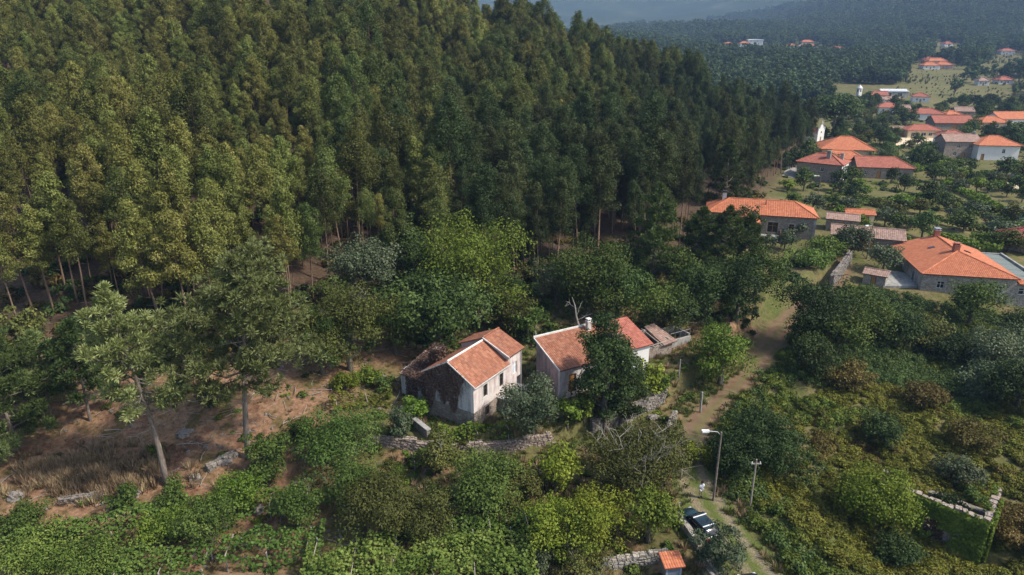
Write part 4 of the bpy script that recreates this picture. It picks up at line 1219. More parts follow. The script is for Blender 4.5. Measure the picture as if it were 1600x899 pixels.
def draped(name, corners, mat, label, lift=.06, n=10):
    P = [gnd(u, v)[:2] for u, v in corners]
    mb = MB()
    def pt(s, t):
        x = (P[0][0] * (1 - s) + P[1][0] * s) * (1 - t) + (P[3][0] * (1 - s) + P[2][0] * s) * t
        y = (P[0][1] * (1 - s) + P[1][1] * s) * (1 - t) + (P[3][1] * (1 - s) + P[2][1] * s) * t
        return (x, y, H(x, y) + lift)
    for i in range(n):
        for j in range(n):
            mb.quad(pt(i / n, j / n), pt((i + 1) / n, j / n), pt((i + 1) / n, (j + 1) / n), pt(i / n, (j + 1) / n), uv=((.5, .5),) * 4)
    tag(mb.build(name, MAT[mat]), label, kind='structure')
draped('paved_yard', [(1412, 262), (1450, 256), (1440, 243), (1408, 246)], 'concrete', 'grey paved yard')
draped('bare_yard', [(1398, 228), (1470, 224), (1462, 213), (1402, 214)], 'plaster_cream', 'bare sandy yard', lift=.05)
draped('lane', [(1222, 275), (1248, 280), (1252, 262), (1232, 258)], 'concrete', 'grey lane beside the tall stone house')
draped('parking_patch', [(1562, 292), (1592, 298), (1596, 276), (1566, 276)], 'plaster_cream', 'sandy parking patch', lift=.04)

def cage():
    x, y, z = gnd(1590, 352)
    t = thing('metal_cage', 'teal metal frame cage in the garden at the right edge', 'cage', (x, y, z), .2)
    for i, (a, b) in enumerate(((0, 0), (5, 0), (5, 4), (0, 4))):
        mb = MB(); mb.tube([(a, b, -.4), (a, b, 3)], .06, 6); mb.build('post', MAT['teal_metal'], t)
    for a, b in (((0, 0, 3), (5, 0, 3)), ((5, 0, 3), (5, 4, 3)), ((5, 4, 3), (0, 4, 3)), ((0, 4, 3), (0, 0, 3)), ((0, 0, 1.5), (5, 0, 1.5)), ((0, 0, .1), (5, 0, 3)), ((0, 4, 1.5), (0, 0, 1.5))):
        mb = MB(); mb.tube([a, b], .045, 5); mb.build('rail', MAT['teal_metal'], t)
plain('teal_metal', (0.06, 0.22, 0.22), 0.6)
cage()

# ------------------------------------------------------------------ terrace walls, ruin, hut, steps
stone_wall('terrace_wall', 'rough dry stone terrace wall below the derelict house', [(x, float(wall_y(x)) - .15) for x in (-15, -11, -7, -3, 1, 4.0)], 1.5, .6, 'stone_pink')
stone_wall('retaining_wall', 'broken dry stone retaining wall between the dark tree and the track', [(x, float(wall_y(x)) - .2) for x in (8.5, 11, 13.5, 16, 17.6)], 1.7, .7, 'rock')
stone_wall('bank_wall', 'old stone bank wall along the left side of the track', [(road_x(y) - 3.0, y) for y in (55.5, 58, 60.5, 63, 66)], 1.4, .5, 'stone_dark')
a_, b_, c_ = gnd(1297, 452), gnd(1312, 432), gnd(1326, 412)
stone_wall('field_wall', 'pale leaning stone wall beside the upper bend of the track', [a_[:2], b_[:2], c_[:2]], 2.4, .7, 'rock')
a_, b_ = gnd(95, 790), gnd(165, 780)
stone_wall('low_stone_wall', 'low tumbled stone row on the bare slope at left', [a_[:2], b_[:2]], .55, .6, 'rock', stone=.42)
a_, b_ = gnd(325, 738), gnd(372, 715)
stone_wall('tumbled_wall', 'tumbled stone heap below the large pine', [a_[:2], b_[:2]], .7, .7, 'rock', stone=.42)
a_, b_ = gnd(648, 668), gnd(670, 686)
def stone_slab():
    t = thing('stone_slab_wall', 'short leaning wall with pale coping left of the stone base', 'wall', (a_[0], a_[1], a_[2]), math.atan2(b_[1] - a_[1], b_[0] - a_[0]))
    L = math.hypot(b_[0] - a_[0], b_[1] - a_[1])
    mb = MB(); mb.box(0, L, -.2, .2, -.5, .9); mb.build('core', MAT['stone_dark'], t)
    mb = MB(); mb.box(-.1, L + .1, -.26, .26, .902, 1.04); mb.build('coping', MAT['concrete'], t)
stone_slab()

def car_wall():
    p0 = gnd(1056, 814); p1 = gnd(1092, 862)
    d = Vector((p1[0] - p0[0], p1[1] - p0[1])); L = d.length
    t = thing('parking_wall', 'low grey stone wall with rough coping beside the parked car', 'wall', (p0[0] - .15, p0[1], min(p0[2], p1[2])), math.atan2(d.y, d.x))
    wall(t, (0, 0), (L, 0), -1.8, .75, MAT['stone'], [], None, .4)
    n = int(L / .7)
    for k in range(n):
        mb = MB(); mb.box(k * L / n + .01, (k + 1) * L / n - .01, -.04, .44, .752, .86 + .03 * (k % 3)); mb.build('coping_stone', MAT['stone'], t)
    # steps going down beside it
    q = gnd(1084, 889)
    s = thing('stone_steps', 'worn stone steps descending beside the small tiled hut', 'steps', (q[0], q[1], q[2]), math.atan2(d.y, d.x))
    for k in range(7):
        mb = MB(); mb.box(-.2 - k * .06, 1.5, -1.4 + k * .42, -1.4 + k * .42 + .40, -1.5, -.45 + k * .14); mb.build('step', MAT['stone'], s)
car_wall()
a_, b_ = gnd(940, 893), gnd(1036, 877)
stone_wall('garden_wall', 'mossy garden wall left of the small tiled hut', [a_[:2], b_[:2]], 1.1, .5, 'stone')

def hut():
    p = gnd(1051, 908)
    t = thing('meter_hut', 'tiny blue-doored hut with one tilted orange tile roof', 'hut', (p[0], p[1], p[2] - .2), math.radians(9)); t.scale = (.9, .9, .9)
    mb = MB(); mb.box(-.75, .75, .02, 1.2, -1.5, 1.75); mb.build('body', MAT['stone_dark'], t)
    for sx in (-1, 1):
        mb = MB(); mb.box(sx * .72 - .16 * (sx > 0), sx * .72 + .16 * (sx < 0), -.05, .018, -1.5, 1.7); mb.build('jamb', MAT['door_blue_light'], t)
    mb = MB(); mb.box(-.55, .55, -.035, .018, -1.5, 1.62)
    d = mb.build('door', MAT['door_blue'], t)
    mb = MB(); mb.box(.38, .44, -.08, -.036, .3, .5); mb.build('handle', MAT['metal_grey'], d)
    mb = MB(); slope(mb, (-.95, -.3, 1.80), (.95, -.3, 1.80), (.95, 1.4, 2.15), (-.95, 1.4, 2.15), per=.24, amp=.04, row=.4)
    mb.build('roof', MAT['roof_orange'], t)
hut()

def ruin():
    # roofless stone shell half swallowed by ivy
    c = (40.4, 47.3, -2.2)
    top = 3.7
    gy = c[1]
    d = Vector((-.744, .668, 0)).normalized()       # along the near wall to the left
    e = Vector((.43, .90, 0)).normalized()        # depth
    t = thing('ivy_ruin', 'roofless stone ruin with ivy-covered walls in the brambles', 'ruin', (c[0], c[1], c[2]), math.atan2(-d.y, -d.x))
    # local x points right along the near wall (from left end -L to 0), local y depth
    L, D = 9.5, 6.0
    wins = [(5.0, 5.9, 1.0, 2.3)]
    wall(t, (-L, 0), (0, 0), -1.5, top, MAT['stone_pink'], wins, None, .6)
    wall(t, (0, .602), (0, D), -1.5, top, MAT['stone'], [], None, .6)
    wall(t, (-.6, D), (-L + .6, D), -1.5, top - 2.4, MAT['stone_dark'], [], None, .6)
    wall(t, (-L, D), (-L, .602), -1.5, top - 2.0, MAT['stone_dark'], [], None, .6)
    # crumbling top course
    rng = np.random.default_rng(8)
    mb = MB()
    def course(p0, p1, z):
        p0 = Vector(p0); p1 = Vector(p1); n = int((p1 - p0).length / .5)
        for k in range(n):
            q = p0.lerp(p1, (k + .5) / n); w = rng.uniform(.18, .32)
            M = Matrix.Translation((q.x, q.y, z)) @ Matrix.Rotation(rng.uniform(-.4, .4), 4, 'Z')
            mb.box(-w, w, -.29, .29, .002, rng.uniform(.05, .35), M)
    course((-L + .6, .3), (-.6, .3), top); course((-.3, .3), (-.3, D), top)
    s = mb.build('top_stones', MAT['stone_pink'], t); s['kind'] = 'stuff'
    # ivy over the near wall and round the corner
    n = 19000
    s_ = rng.uniform(-L, 0, n); z = rng.uniform(-1.0, top + .3, n)
    m = vn(s_, z, 1.6, 5) + .5 * vn(s_, z, .6, 6)
    keep = (m + .55 * sm(-3.6, -.6, s_) + .25 * sm(top - 1.6, top, z) + .7 * sm(-5, -8, s_) > -.55)
    keep &= ~((s_ > -L + 4.9) & (s_ < -L + 6) & (z > .9) & (z < 2.4))
    s_, z = s_[keep], z[keep]
    P1 = np.stack([s_, -.05 - rng.random(len(s_)) ** 1.5 * .35, z], -1)
    N1 = unit(np.stack([rng.normal(0, .5, len(s_)), -np.ones(len(s_)), rng.normal(.5, .5, len(s_))], -1))
    n2 = 4500
    y2 = rng.uniform(-.1, D * .75, n2); z2 = rng.uniform(-1, top + .2, n2)
    k2 = vn(y2, z2, 1.5, 9) + .7 * sm(4, 0, y2) > .1
    y2, z2 = y2[k2], z2[k2]
    P2 = np.stack([.05 + rng.random(len(y2)) ** 1.5 * .3, y2, z2], -1)
    N2 = unit(np.stack([np.ones(len(y2)), rng.normal(0, .5, len(y2)), rng.normal(.5, .5, len(y2))], -1))
    k3 = 3600
    q3 = rng.random(k3); on = rng.random(k3) < .62
    P3 = np.where(on[:, None], np.stack([-L * q3, rng.uniform(-.25, .7, k3), np.full(k3, top + .1)], -1), np.stack([rng.uniform(-.7, .2, k3), D * q3, np.full(k3, top + .1)], -1))
    m3 = vn(P3[:, 0] * 1.0, P3[:, 1], .9, 21) > .3
    P3 = P3[m3]; P3[:, 2] += rng.random(len(P3)) ** 1.5 * .5
    P1 = np.concatenate([P1, P3]); N1 = np.concatenate([N1, unit(np.stack([rng.normal(0, .6, len(P3)), rng.normal(0, .6, len(P3)), np.ones(len(P3))], -1))])
    P1[:, 1] -= np.clip(vn(P1[:, 0], P1[:, 2], 1.1, 22), 0, 1) * .45
    P = np.concatenate([P1, P2]); Nn = np.concatenate([N1, N2])
    ti = .5 * rng.random(len(P)) + .5 * (vn(P[:, 0] + P[:, 1], P[:, 2], 1.0, 4) * .5 + .5)
    link('ivy', leaf_mesh('ivy', P, Nn, .24, .2, ti, rng), MAT['leaf_bright'], t)
    n = 7000
    s_ = rng.uniform(-L, -2.2, n); z = rng.uniform(-1.2, top, n)
    keep = vn(s_, z, 1.2, 15) + .3 > -.2
    s_, z = s_[keep], z[keep]
    P = np.stack([s_, -.04 - rng.random(len(s_)) ** 2 * .25, z], -1); Nn = unit(np.stack([rng.normal(0, .5, len(s_)), -np.ones(len(s_)), rng.normal(.3, .5, len(s_))], -1))
    c_ = link('dead_creeper', leaf_mesh('dead_creeper', P, Nn, .2, .1, rng.random(len(P)), rng, .5), MAT['leaf_deadivy'], t)
    c_['label'] = 'brown dead creeper on the left of the ruin wall'
ruin()

# ------------------------------------------------------------------ street lamp, poles, posts
def street_lamp(u, v, h, label, reach=-1.0, lean=0.0, name='street_lamp', arm_dir=math.pi):
    x, y, z = gnd(u, v)
    t = thing(name, label, 'street lamp', (x, y, z))
    mb = MB(); mb.tube([(0, 0, -.6), (lean * .5, 0, h * .5), (lean, 0, h)], [.12, .10, .08], 8); mb.build('pole', MAT['bark_pine'], t)
    ca, sa = math.cos(arm_dir), math.sin(arm_dir)
    mb = MB(); mb.tube([(lean, 0, h - .35), (lean + .35 * ca, .35 * sa, h + .02), (lean + 1.1 * ca, 1.1 * sa, h + .1)], .035, 6); mb.build('arm', MAT['metal_grey'], t)
    M = Matrix.Translation((lean + 1.1 * ca, 1.1 * sa, h + .08)) @ Matrix.Rotation(arm_dir, 4, 'Z')
    mb = MB(); mb.prism([M @ Vector(q) for q in ((0, -.12, -.05), (.62, -.17, -.07), (.66, 0, -.07), (.62, .17, -.07), (0, .12, -.05))], (0, 0, .16)); hd = mb.build('lamp_head', MAT['lamp_white'], t)
    mb = MB(); mb.prism([M @ Vector(q) for q in ((.12, -.1, -.12), (.56, -.13, -.12), (.56, .13, -.12), (.12, .1, -.12))], (0, 0, .045)); mb.build('lens', MAT['lamp_clear'], hd)
    return t
street_lamp(1114, 786, 7.3, 'weathered post with pale curved lamp head beside the track and person')
street_lamp(1354, 405, 6.4, 'dark utility post with small lamp by the concrete yard', arm_dir=math.radians(200))
street_lamp(1277, 312, 6.0, 'thin lamp post below the tall stone house', arm_dir=math.radians(180))
def pole(u, v, h, r, label, mat='wood_post', name='wooden_pole', cat='pole', ins=True, lean=.0):
    x, y, z = gnd(u, v)
    t = thing(name, label, cat, (x, y, z))
    mb = MB(); mb.tube([(0, 0, -.5), (lean * .5, 0, h * .5), (lean, 0, h)], [r, r * .9, r * .75], 8); mb.build('shaft', MAT[mat], t)
    if ins:
        mb = MB(); mb.box(lean - .45, lean + .45, -.05, .05, h - .5, h - .4); mb.build('crossarm', MAT[mat], t)
        for sx in (-.36, .36):
            mb = MB(); mb.tube([(lean + sx, 0, h - .398), (lean + sx, 0, h - .25)], [.05, .035], 6); mb.build('insulator', MAT['lamp_white'], t)
    else:
        mb = MB(); mb.tube([(lean, 0, h + .001), (lean, 0, h + .05)], [r * .85, r * .3], 8); mb.build('cap', MAT[mat], t)
pole(1171, 797, 5.2, .09, 'thin bare wooden pole in the bramble edge', ins=True)
pole(1094, 645, 2.6, .13, 'squat pale granite post at the track side', 'concrete', 'granite_post', 'post', False)
pole(1061, 586, 2.0, .08, 'thin pale fence post below the walnut tree', 'concrete', 'fence_post', 'post', False)
pole(1128, 604, 2.0, .10, 'pale post beside the bright walnut trunk', 'concrete', 'fence_post', 'post', False)
pole(837, 532, 2.0, .05, 'thin white post behind the cottage roof corner', 'lamp_white', 'fence_post', 'post', False)

# ------------------------------------------------------------------ car
def loft(sections, name, mat, parent, smooth=True, cap=True):
    mb = MB(); n = len(sections[0])
    for s in sections: mb.v += [tuple(p) for p in s]
    for k in range(len(sections) - 1):
        for j in range(n):
            j2 = (j + 1) % n
            mb.f.append((k * n + j, k * n + j2, (k + 1) * n + j2, (k + 1) * n + j)); mb.mi.append(0)
    if cap:
        mb.f.append(tuple(reversed(range(n)))); mb.mi.append(0)
        e = (len(sections) - 1) * n; mb.f.append(tuple(range(e, e + n))); mb.mi.append(0)
    o = mb.build(name, mat, parent, smooth)
    return o

def make_car(label, loc, rz, paint, bars=True, group=None, name='parked_car'):
    t = thing(name, label, 'car', loc, rz, group)
    # x forward, origin on the ground under the middle
    def sec(x, w, zb, zt, sh):   # rounded body section
        return [(x, -w, zb + .12), (x, -w * .93, zb), (x, w * .93, zb), (x, w, zb + .12), (x, w, sh), (x, w * .95, zt - .03), (x, w * .78, zt), (x, -w * .78, zt), (x, -w * .95, zt - .03), (x, -w, sh)]
    S = [sec(-2.12, .70, .38, .80, .66), sec(-2.05, .80, .28, .94, .80), sec(-1.7, .84, .22, .98, .86), sec(-.8, .86, .20, .98, .88), sec(.3, .86, .20, .97, .87), sec(.85, .86, .20, .95, .84),
         sec(1.4, .84, .22, .90, .78), sec(1.85, .79, .26, .82, .70), sec(2.08, .70, .32, .72, .62), sec(2.14, .60, .38, .64, .56)]
    body = loft(S, 'body', MAT[paint], t)
    def cs(x, w, z0, z1, wt): return [(x, -w, z0), (x, w, z0), (x, wt, z1), (x, wt * .7, z1 + .02), (x, -wt * .7, z1 + .02), (x, -wt, z1)]
    cab = loft([cs(-1.95, .76, .93, .95, .72), cs(-1.55, .78, .93, 1.40, .60), cs(-.9, .79, .93, 1.47, .62), cs(-.1, .79, .93, 1.46, .62), cs(.25, .79, .93, 1.40, .60), cs(.95, .76, .90, .95, .70)], 'cabin', MAT['car_glass'], t)
    r = MB()
    r.prism([(-1.55, -.59, 1.415), (.22, -.59, 1.425), (.22, .59, 1.425), (-1.55, .59, 1.415)], (0, 0, .065)); r.build('roof', MAT[paint], t)
    for sy in (-1, 1):
        r = MB(); r.prism([(.20, sy * .595, 1.40), (.28, sy * .595, 1.40), (.98, sy * .735, .94), (.90, sy * .735, .94)], (0, sy * .03, .03)); r.build('pillar', MAT[paint], t)
        r = MB(); r.prism([(-.75, sy * .61, 1.42), (-.65, sy * .61, 1.42), (-.65, sy * .80, .95), (-.75, sy * .80, .95)], (0, sy * .02, .0)); r.build('pillar', MAT[paint], t)
        r = MB(); r.prism([(-1.5, sy * .6, 1.40), (-1.38, sy * .6, 1.42), (-1.6, sy * .79, .95), (-1.95, sy * .77, .95)], (0, sy * .025, .01)); r.build('pillar', MAT[paint], t)
        r = MB(); r.box(.62, .80, sy * .98 - .09, sy * .98 + .09, .95, 1.07); r.build('mirror', MAT[paint], t)
        r = MB(); r.box(1.86, 2.1, sy * .6 - .16, sy * .6 + .13, .60, .72); r.build('headlight', MAT['lamp_clear'], t)
        r = MB(); r.box(-2.14, -1.98, sy * .66 - .12, sy * .66 + .1, .66, .86); r.build('tail_light', MAT['lamp_red'], t)
        for x in (-1.32, 1.32):
            w = MB(); w.tube([(x, sy * .70, .31), (x, sy * .72, .31), (x, sy * .86, .31), (x, sy * .88, .31)], [.27, .31, .31, .27], 18)
            wh = w.build('wheel', MAT['rubber'], t)
            w = MB(); w.tube([(x, sy * .86, .31), (x, sy * .892, .31)], [.2, .17], 12); w.build('rim', MAT['alloy'], wh)
    if bars:
        for x in (-1.35, -.05):
            r = MB(); r.box(x - .04, x + .04, -.68, .68, 1.53, 1.58); b = r.build('roof_bar', MAT['rail_white'], t)
            for sy in (-.6, .6):
                r = MB(); r.box(x - .05, x + .05, sy - .04, sy + .04, 1.44, 1.529); r.build('foot', MAT['metal_dark'], b)
    r = MB(); r.box(-2.165, -2.13, -.26, .26, .50, .61); r.build('number_plate', MAT['lamp_white'], t)
    return t
cx, cyy, cz = gnd(1086, 834)
f0 = gnd(1066, 806); f1 = gnd(1108, 850)
make_car('dark green hatchback with two white roof bars parked by the low wall', (cx + .25, cyy + .15, cz + .03), math.atan2(f0[1] - f1[1], f0[0] - f1[0]), 'car_paint')
q = gnd(1149, 899)
make_car('black car roof just showing at the bottom edge of the photo', (q[0] + .9, q[1] - 2.7, H(q[0] + .9, q[1] - 2.7) + .03), math.radians(100), 'car_paint_black', False)
q = gnd(1573, 281); make_car('silver car parked left of a dark one below the white house', (q[0], q[1], q[2] + .05), math.radians(170), 'car_paint_silver', False)
q = gnd(1583, 280); make_car('dark car parked right of a silver one below the white house', (q[0], q[1], q[2] + .05), math.radians(175), 'car_paint_black', False)
q = gnd(1378, 247); make_car('dark car half hidden between the cream house and the paved yard', (q[0], q[1], q[2] + .05), math.radians(10), 'car_paint_black', False)

# ------------------------------------------------------------------ person on the track
def skinned(name, verts, edges, radii, mat, parent, sub=2):
    me = bpy.data.meshes.new(name)
    me.from_pydata(verts, edges, [])
    o = link(name, me, mat, parent)
    md = o.modifiers.new('skin', 'SKIN'); md.use_smooth_shade = True
    sv = me.skin_vertices[0].data if me.skin_vertices else None
    if sv is None:
        bm = bmesh.new(); bm.from_mesh(me); bm.verts.layers.skin.verify(); bm.to_mesh(me); bm.free()
        sv = me.skin_vertices[0].data
    for i, r in enumerate(radii): sv[i].radius = (r, r) if not isinstance(r, tuple) else r
    sv[0].use_root = True
    s = o.modifiers.new('sub', 'SUBSURF'); s.levels = sub; s.render_levels = sub
    return o

def person():
    x, y, z = gnd(1094, 781)
    t = thing('person', 'person in white shirt and pale shorts standing on the track', 'person', (x, y, z + .03), math.radians(200))
    V = [(0, 0, .98), (0, .0, 1.15), (0, .01, 1.38), (0, 0, 1.50), (0, -.02, 1.62), (0, -.025, 1.73),
         (.10, 0, .92), (.12, -.02, .50), (.13, .02, .09), (.135, -.12, .03),
         (-.10, 0, .92), (-.11, .02, .50), (-.12, .03, .09), (-.125, -.11, .03),
         (.19, .01, 1.40), (.26, .04, 1.12), (.16, -.16, 1.05), (.06, -.20, 1.08),
         (-.19, .01, 1.40), (-.27, .04, 1.12), (-.20, -.12, .95), (-.18, -.17, .88)]
    E = [(0, 1), (1, 2), (2, 3), (3, 4), (4, 5), (0, 6), (6, 7), (7, 8), (8, 9), (0, 10), (10, 11), (11, 12), (12, 13), (2, 14), (14, 15), (15, 16), (16, 17), (2, 18), (18, 19), (19, 20), (20, 21)]
    R = [.14, .13, .15, .058, .095, .085, .095, .06, .042, .035, .095, .06, .042, .035, .06, .042, .033, .03, .06, .042, .033, .03]
    skinned('body', V, E, R, MAT['skin'], t)
    for s in (1, -1):     # fingers
        wx, wy, wz = (.06, -.20, 1.08) if s > 0 else (-.18, -.17, .88)
        for k in range(5):
            mb = MB()
            if s > 0: mb.tube([(wx + .01, wy, wz - .03 + k * .016), (wx - .05, wy - .015, wz - .03 + k * .017), (wx - .085 + abs(k - 2) * .008, wy + .005, wz - .03 + k * .017)], [.010, .009, .007], 5)
            else: mb.tube([(wx + .035 - k * .017, wy, wz + .01), (wx + .035 - k * .017, wy - .015, wz - .05), (wx + .035 - k * .017, wy, wz - .085 + abs(k - 2) * .008)], [.010, .009, .007], 5)
            mb.build('finger', MAT['skin'], t)
    skinned('shirt', [(0, 0, .96), (0, 0, 1.18), (0, .01, 1.38), (0, 0, 1.46), (.20, .01, 1.40), (.245, .03, 1.20), (-.20, .01, 1.40), (-.25, .03, 1.20)],
            [(0, 1), (1, 2), (2, 3), (2, 4), (4, 5), (2, 6), (6, 7)], [.175, .165, .175, .085, .085, .075, .085, .075], MAT['cloth_white'], t)
    skinned('shorts', [(0, 0, .96), (.10, 0, .88), (.12, -.02, .55), (-.10, 0, .88), (-.11, .02, .55)], [(0, 1), (1, 2), (0, 3), (3, 4)], [.165, .12, .095, .12, .095], MAT['cloth_pale'], t)
    skinned('hair', [(0, 0, 1.70), (0, .015, 1.76), (0, .04, 1.66)], [(0, 1), (0, 2)], [.10, .075, .075], MAT['hair'], t, 2)
    for s in (1, -1):
        mb = MB(); mb.tube([(s * .035, -.108, 1.665), (s * .035, -.122, 1.665)], [.014, .008], 6); mb.build('eye', MAT['hair'], t)
        mb = MB(); mb.tube([(s * .09, -.02, 1.63), (s * .105, -.015, 1.65), (s * .09, -.01, 1.68)], [.012, .018, .012], 6); mb.build('ear', MAT['skin'], t)
        mb = MB(); q = (.13, .03) if s > 0 else (-.12, .03)
        mb.prism([(q[0] - .05, q[1] + .06, -.02), (q[0] + .05, q[1] + .06, -.02), (q[0] + .055, q[1] - .12, -.02), (q[0] + .02, q[1] - .2, -.02), (q[0] - .045, q[1] - .14, -.02)], (0, 0, .09)); mb.build('shoe', MAT['rubber'], t)
    mb = MB(); mb.tube([(0, -.10, 1.66), (0, -.135, 1.625), (0, -.105, 1.61)], [.012, .018, .014], 6); mb.build('nose', MAT['skin'], t)
    mb = MB(); mb.tube([(-.025, -.112, 1.585), (.025, -.112, 1.585)], [.008, .008], 6); mb.build('mouth', MAT['lamp_red'], t)
person()

# boulders on the bare slope
def boulder(u, v, r, label, seed):
    x, y, z = gnd(u, v)
    bm = bmesh.new(); bmesh.ops.create_icosphere(bm, subdivisions=3, radius=r)
    rng = np.random.default_rng(seed); s = rng.uniform(.7, 1.2, 3)
    for w in bm.verts:
        k = 1 + .3 * float(vn(w.co.x * 3 + seed, w.co.y * 3 + w.co.z * 2, 1.0 * r, seed)) + .12 * float(vn(w.co.x * 9 + w.co.z * 7, w.co.y * 9, r, seed + 3))
        w.co = Vector((w.co.x * s[0] * k * 1.3, w.co.y * s[1] * k, max(w.co.z, -.4 * r) * s[2] * k * .75))
    me = bpy.data.meshes.new('boulder'); bm.to_mesh(me); bm.free()
    o = link('boulder', me, MAT['rock']); o.location = (x, y, z + r * .15)
    tag(o, label, 'rock')
for k, (u, v, r, lab) in enumerate([(290, 680, .65, 'pale rounded boulder between the two big pines'), (306, 752, .55, 'dark boulder below and right of the leaning pine base'),
        (25, 780, .7, 'flat grey rock at the left edge of the bare slope'), (205, 775, .6, 'small stone above the vine rows left of the pine'),
        (352, 722, .6, 'lowest pale stone in the heap under the large pine'), (1020, 655, .6, 'pale boulder fallen below the retaining wall'), (405, 800, .5, 'small rock at the path between vine rows')]):
    boulder(u, v, r, lab, k + 1)

# ------------------------------------------------------------------ trees
def crown_cloud(rng, clusters, radii, n, flat=0.85, up=0.35):
    """leaf positions and normals on clumps"""
    C = np.asarray(clusters); Rr = np.asarray(radii)
    p = Rr ** 2; p = p / p.sum()
    k = rng.choice(len(C), n, p=p)
    d = unit(rng.normal(size=(n, 3)))
    d[:, 2] = np.where((d[:, 2] < -.2) & (rng.random(n) < .6), -d[:, 2], d[:, 2])
    r = rng.random(n) ** .45
    P = C[k] + d * (Rr[k] * r)[:, None] * np.array([1, 1, flat])
    Nn = unit(d * .9 + rng.normal(size=(n, 3)) * .55 + np.array([0, 0, up]))
    ct = rng.random(len(C))
    tint = .45 * ct[k] + .55 * rng.random(n)
    return P, Nn, tint

def limb_path(a, b, rng, sag=.0, n=4):
    a = np.array(a); b = np.array(b); L = np.linalg.norm(b - a)
    out = []
    for i in range(n + 1):
        t = i / n
        q = a + (b - a) * t + rng.normal(0, .035 * L, 3) * (0 < i < n)
        q[2] += sag * L * 4 * t * (1 - t)
        out.append(tuple(q))
    return out

def broad_meshes(name, Hh, R, L, seed, cb=.25, cover=.9, lump=.5, ncl=None, rad=.34, bare=0, stems=1, squash=1.0):
    rng = np.random.default_rng(seed)
    zc = Hh * (cb + 1) / 2; rz = Hh * (1 - cb) / 2
    ncl = ncl or int(14 + 9 * R)
    cl, rr = [], []
    for i in range(ncl):
        d = unit(rng.normal(size=3)); d[2] = abs(d[2]) if rng.random() < .35 else d[2]
        f = rng.uniform(.35, 1.0) ** .6 * (1 + lump * rng.uniform(-1, .6))
        cr = R * rad * rng.uniform(.45, 1.3)
        cl.append((d[0] * max(.1, R - cr * .5) * f, d[1] * max(.1, R - cr * .5) * f * squash, zc + d[2] * max(.1, rz - cr * .4) * f)); rr.append(cr)
    W = L * .58
    n = int(cover * 4 * math.pi * R * (R + rz) / 2 / (L * W / 2))
    P, Nn, ti = crown_cloud(rng, cl, rr, n)
    crown = leaf_mesh(name + '_crown', P, Nn, L, W, ti, rng)
    mb = MB()
    r0 = .035 * Hh + .03
    for s in range(stems):
        ox, oy = (rng.uniform(-.25, .25, 2) * R * .4 if stems > 1 else (0, 0))
        lean = rng.normal(0, .05 * Hh, 2)
        fork = Hh * max(.22, cb + .12)
        top = (lean[0] * .6, lean[1] * .6, Hh * .72)
        mb.tube([(ox, oy, -.8), (ox * .9, oy * .9, 0), (ox * .6 + lean[0] * .3, oy * .6 + lean[1] * .3, fork), top], [r0 * 1.25, r0, r0 * .75, r0 * .2], 8)
        order = rng.permutation(ncl)[:min(ncl, 9)]
        for k in order:
            a = (ox * .6 + lean[0] * .3, oy * .6 + lean[1] * .3, fork * rng.uniform(.8, 1.25))
            pth = limb_path(a, cl[k], rng, .06)
            mb.tube(pth, np.linspace(r0 * .45, r0 * .08, len(pth)), 5)
    bb = None
    if bare:
        bb = MB()
        for i in range(bare):
            k = rng.integers(ncl); e = np.array(cl[k]); base = np.array([e[0] * .3, e[1] * .3, e[2] - rz * .5])
            o = unit(e - np.array([0, 0, zc - rz])); tip = e + o * rr[k] * rng.uniform(.7, 1.25)
            pth = limb_path(base, tip, rng, .05)
            bb.tube(pth, np.linspace(.045, .014, len(pth)), 4)
            for j in range(5):
                q = np.array(pth[2 + j % 3]); d = unit(o + rng.normal(0, .7, 3))
                bb.tube(limb_path(q, q + d * rr[k] * rng.uniform(.5, .9), rng, 0, 3), np.linspace(.03, .01, 4), 4)
    return crown, mb.mesh(name + '_trunk', True), (bb.mesh(name + '_twigs') if bb else None)

def tree_thing(name, label, cat, loc, meshes, leaf, bark, rz=0, sc=1.0, group=None, twig='bark_dead'):
    t = thing(name, label, cat, loc, rz, group)
    t.scale = (sc, sc, sc) if not isinstance(sc, tuple) else sc
    link('crown', meshes[0], MAT['leaf_' + leaf], t)
    if meshes[1] is not None: link('trunk', meshes[1], MAT[bark], t)
    if len(meshes) > 2 and meshes[2] is not None: link('bare_branches', meshes[2], MAT[twig], t)
    return t

SEED = [100]
def tree(u, v, Hh, R, leaf, label, name='broadleaf_tree', cat='tree', bark='bark_grey', cb=.22, k=.0034, cover=.82, dx=0, dy=0, **kw):
    x, y, z = gnd(u, v); x += dx; y += dy; z = H(x, y)
    SEED[0] += 1
    L = max(.17, k * math.hypot(y, CAMZ - z))
    m = broad_meshes(name, Hh, R, L, SEED[0], cb, cover, **kw)
    return tree_thing(name, label, cat, (x, y, z - .1), m, leaf, bark, random.uniform(0, 6.28))

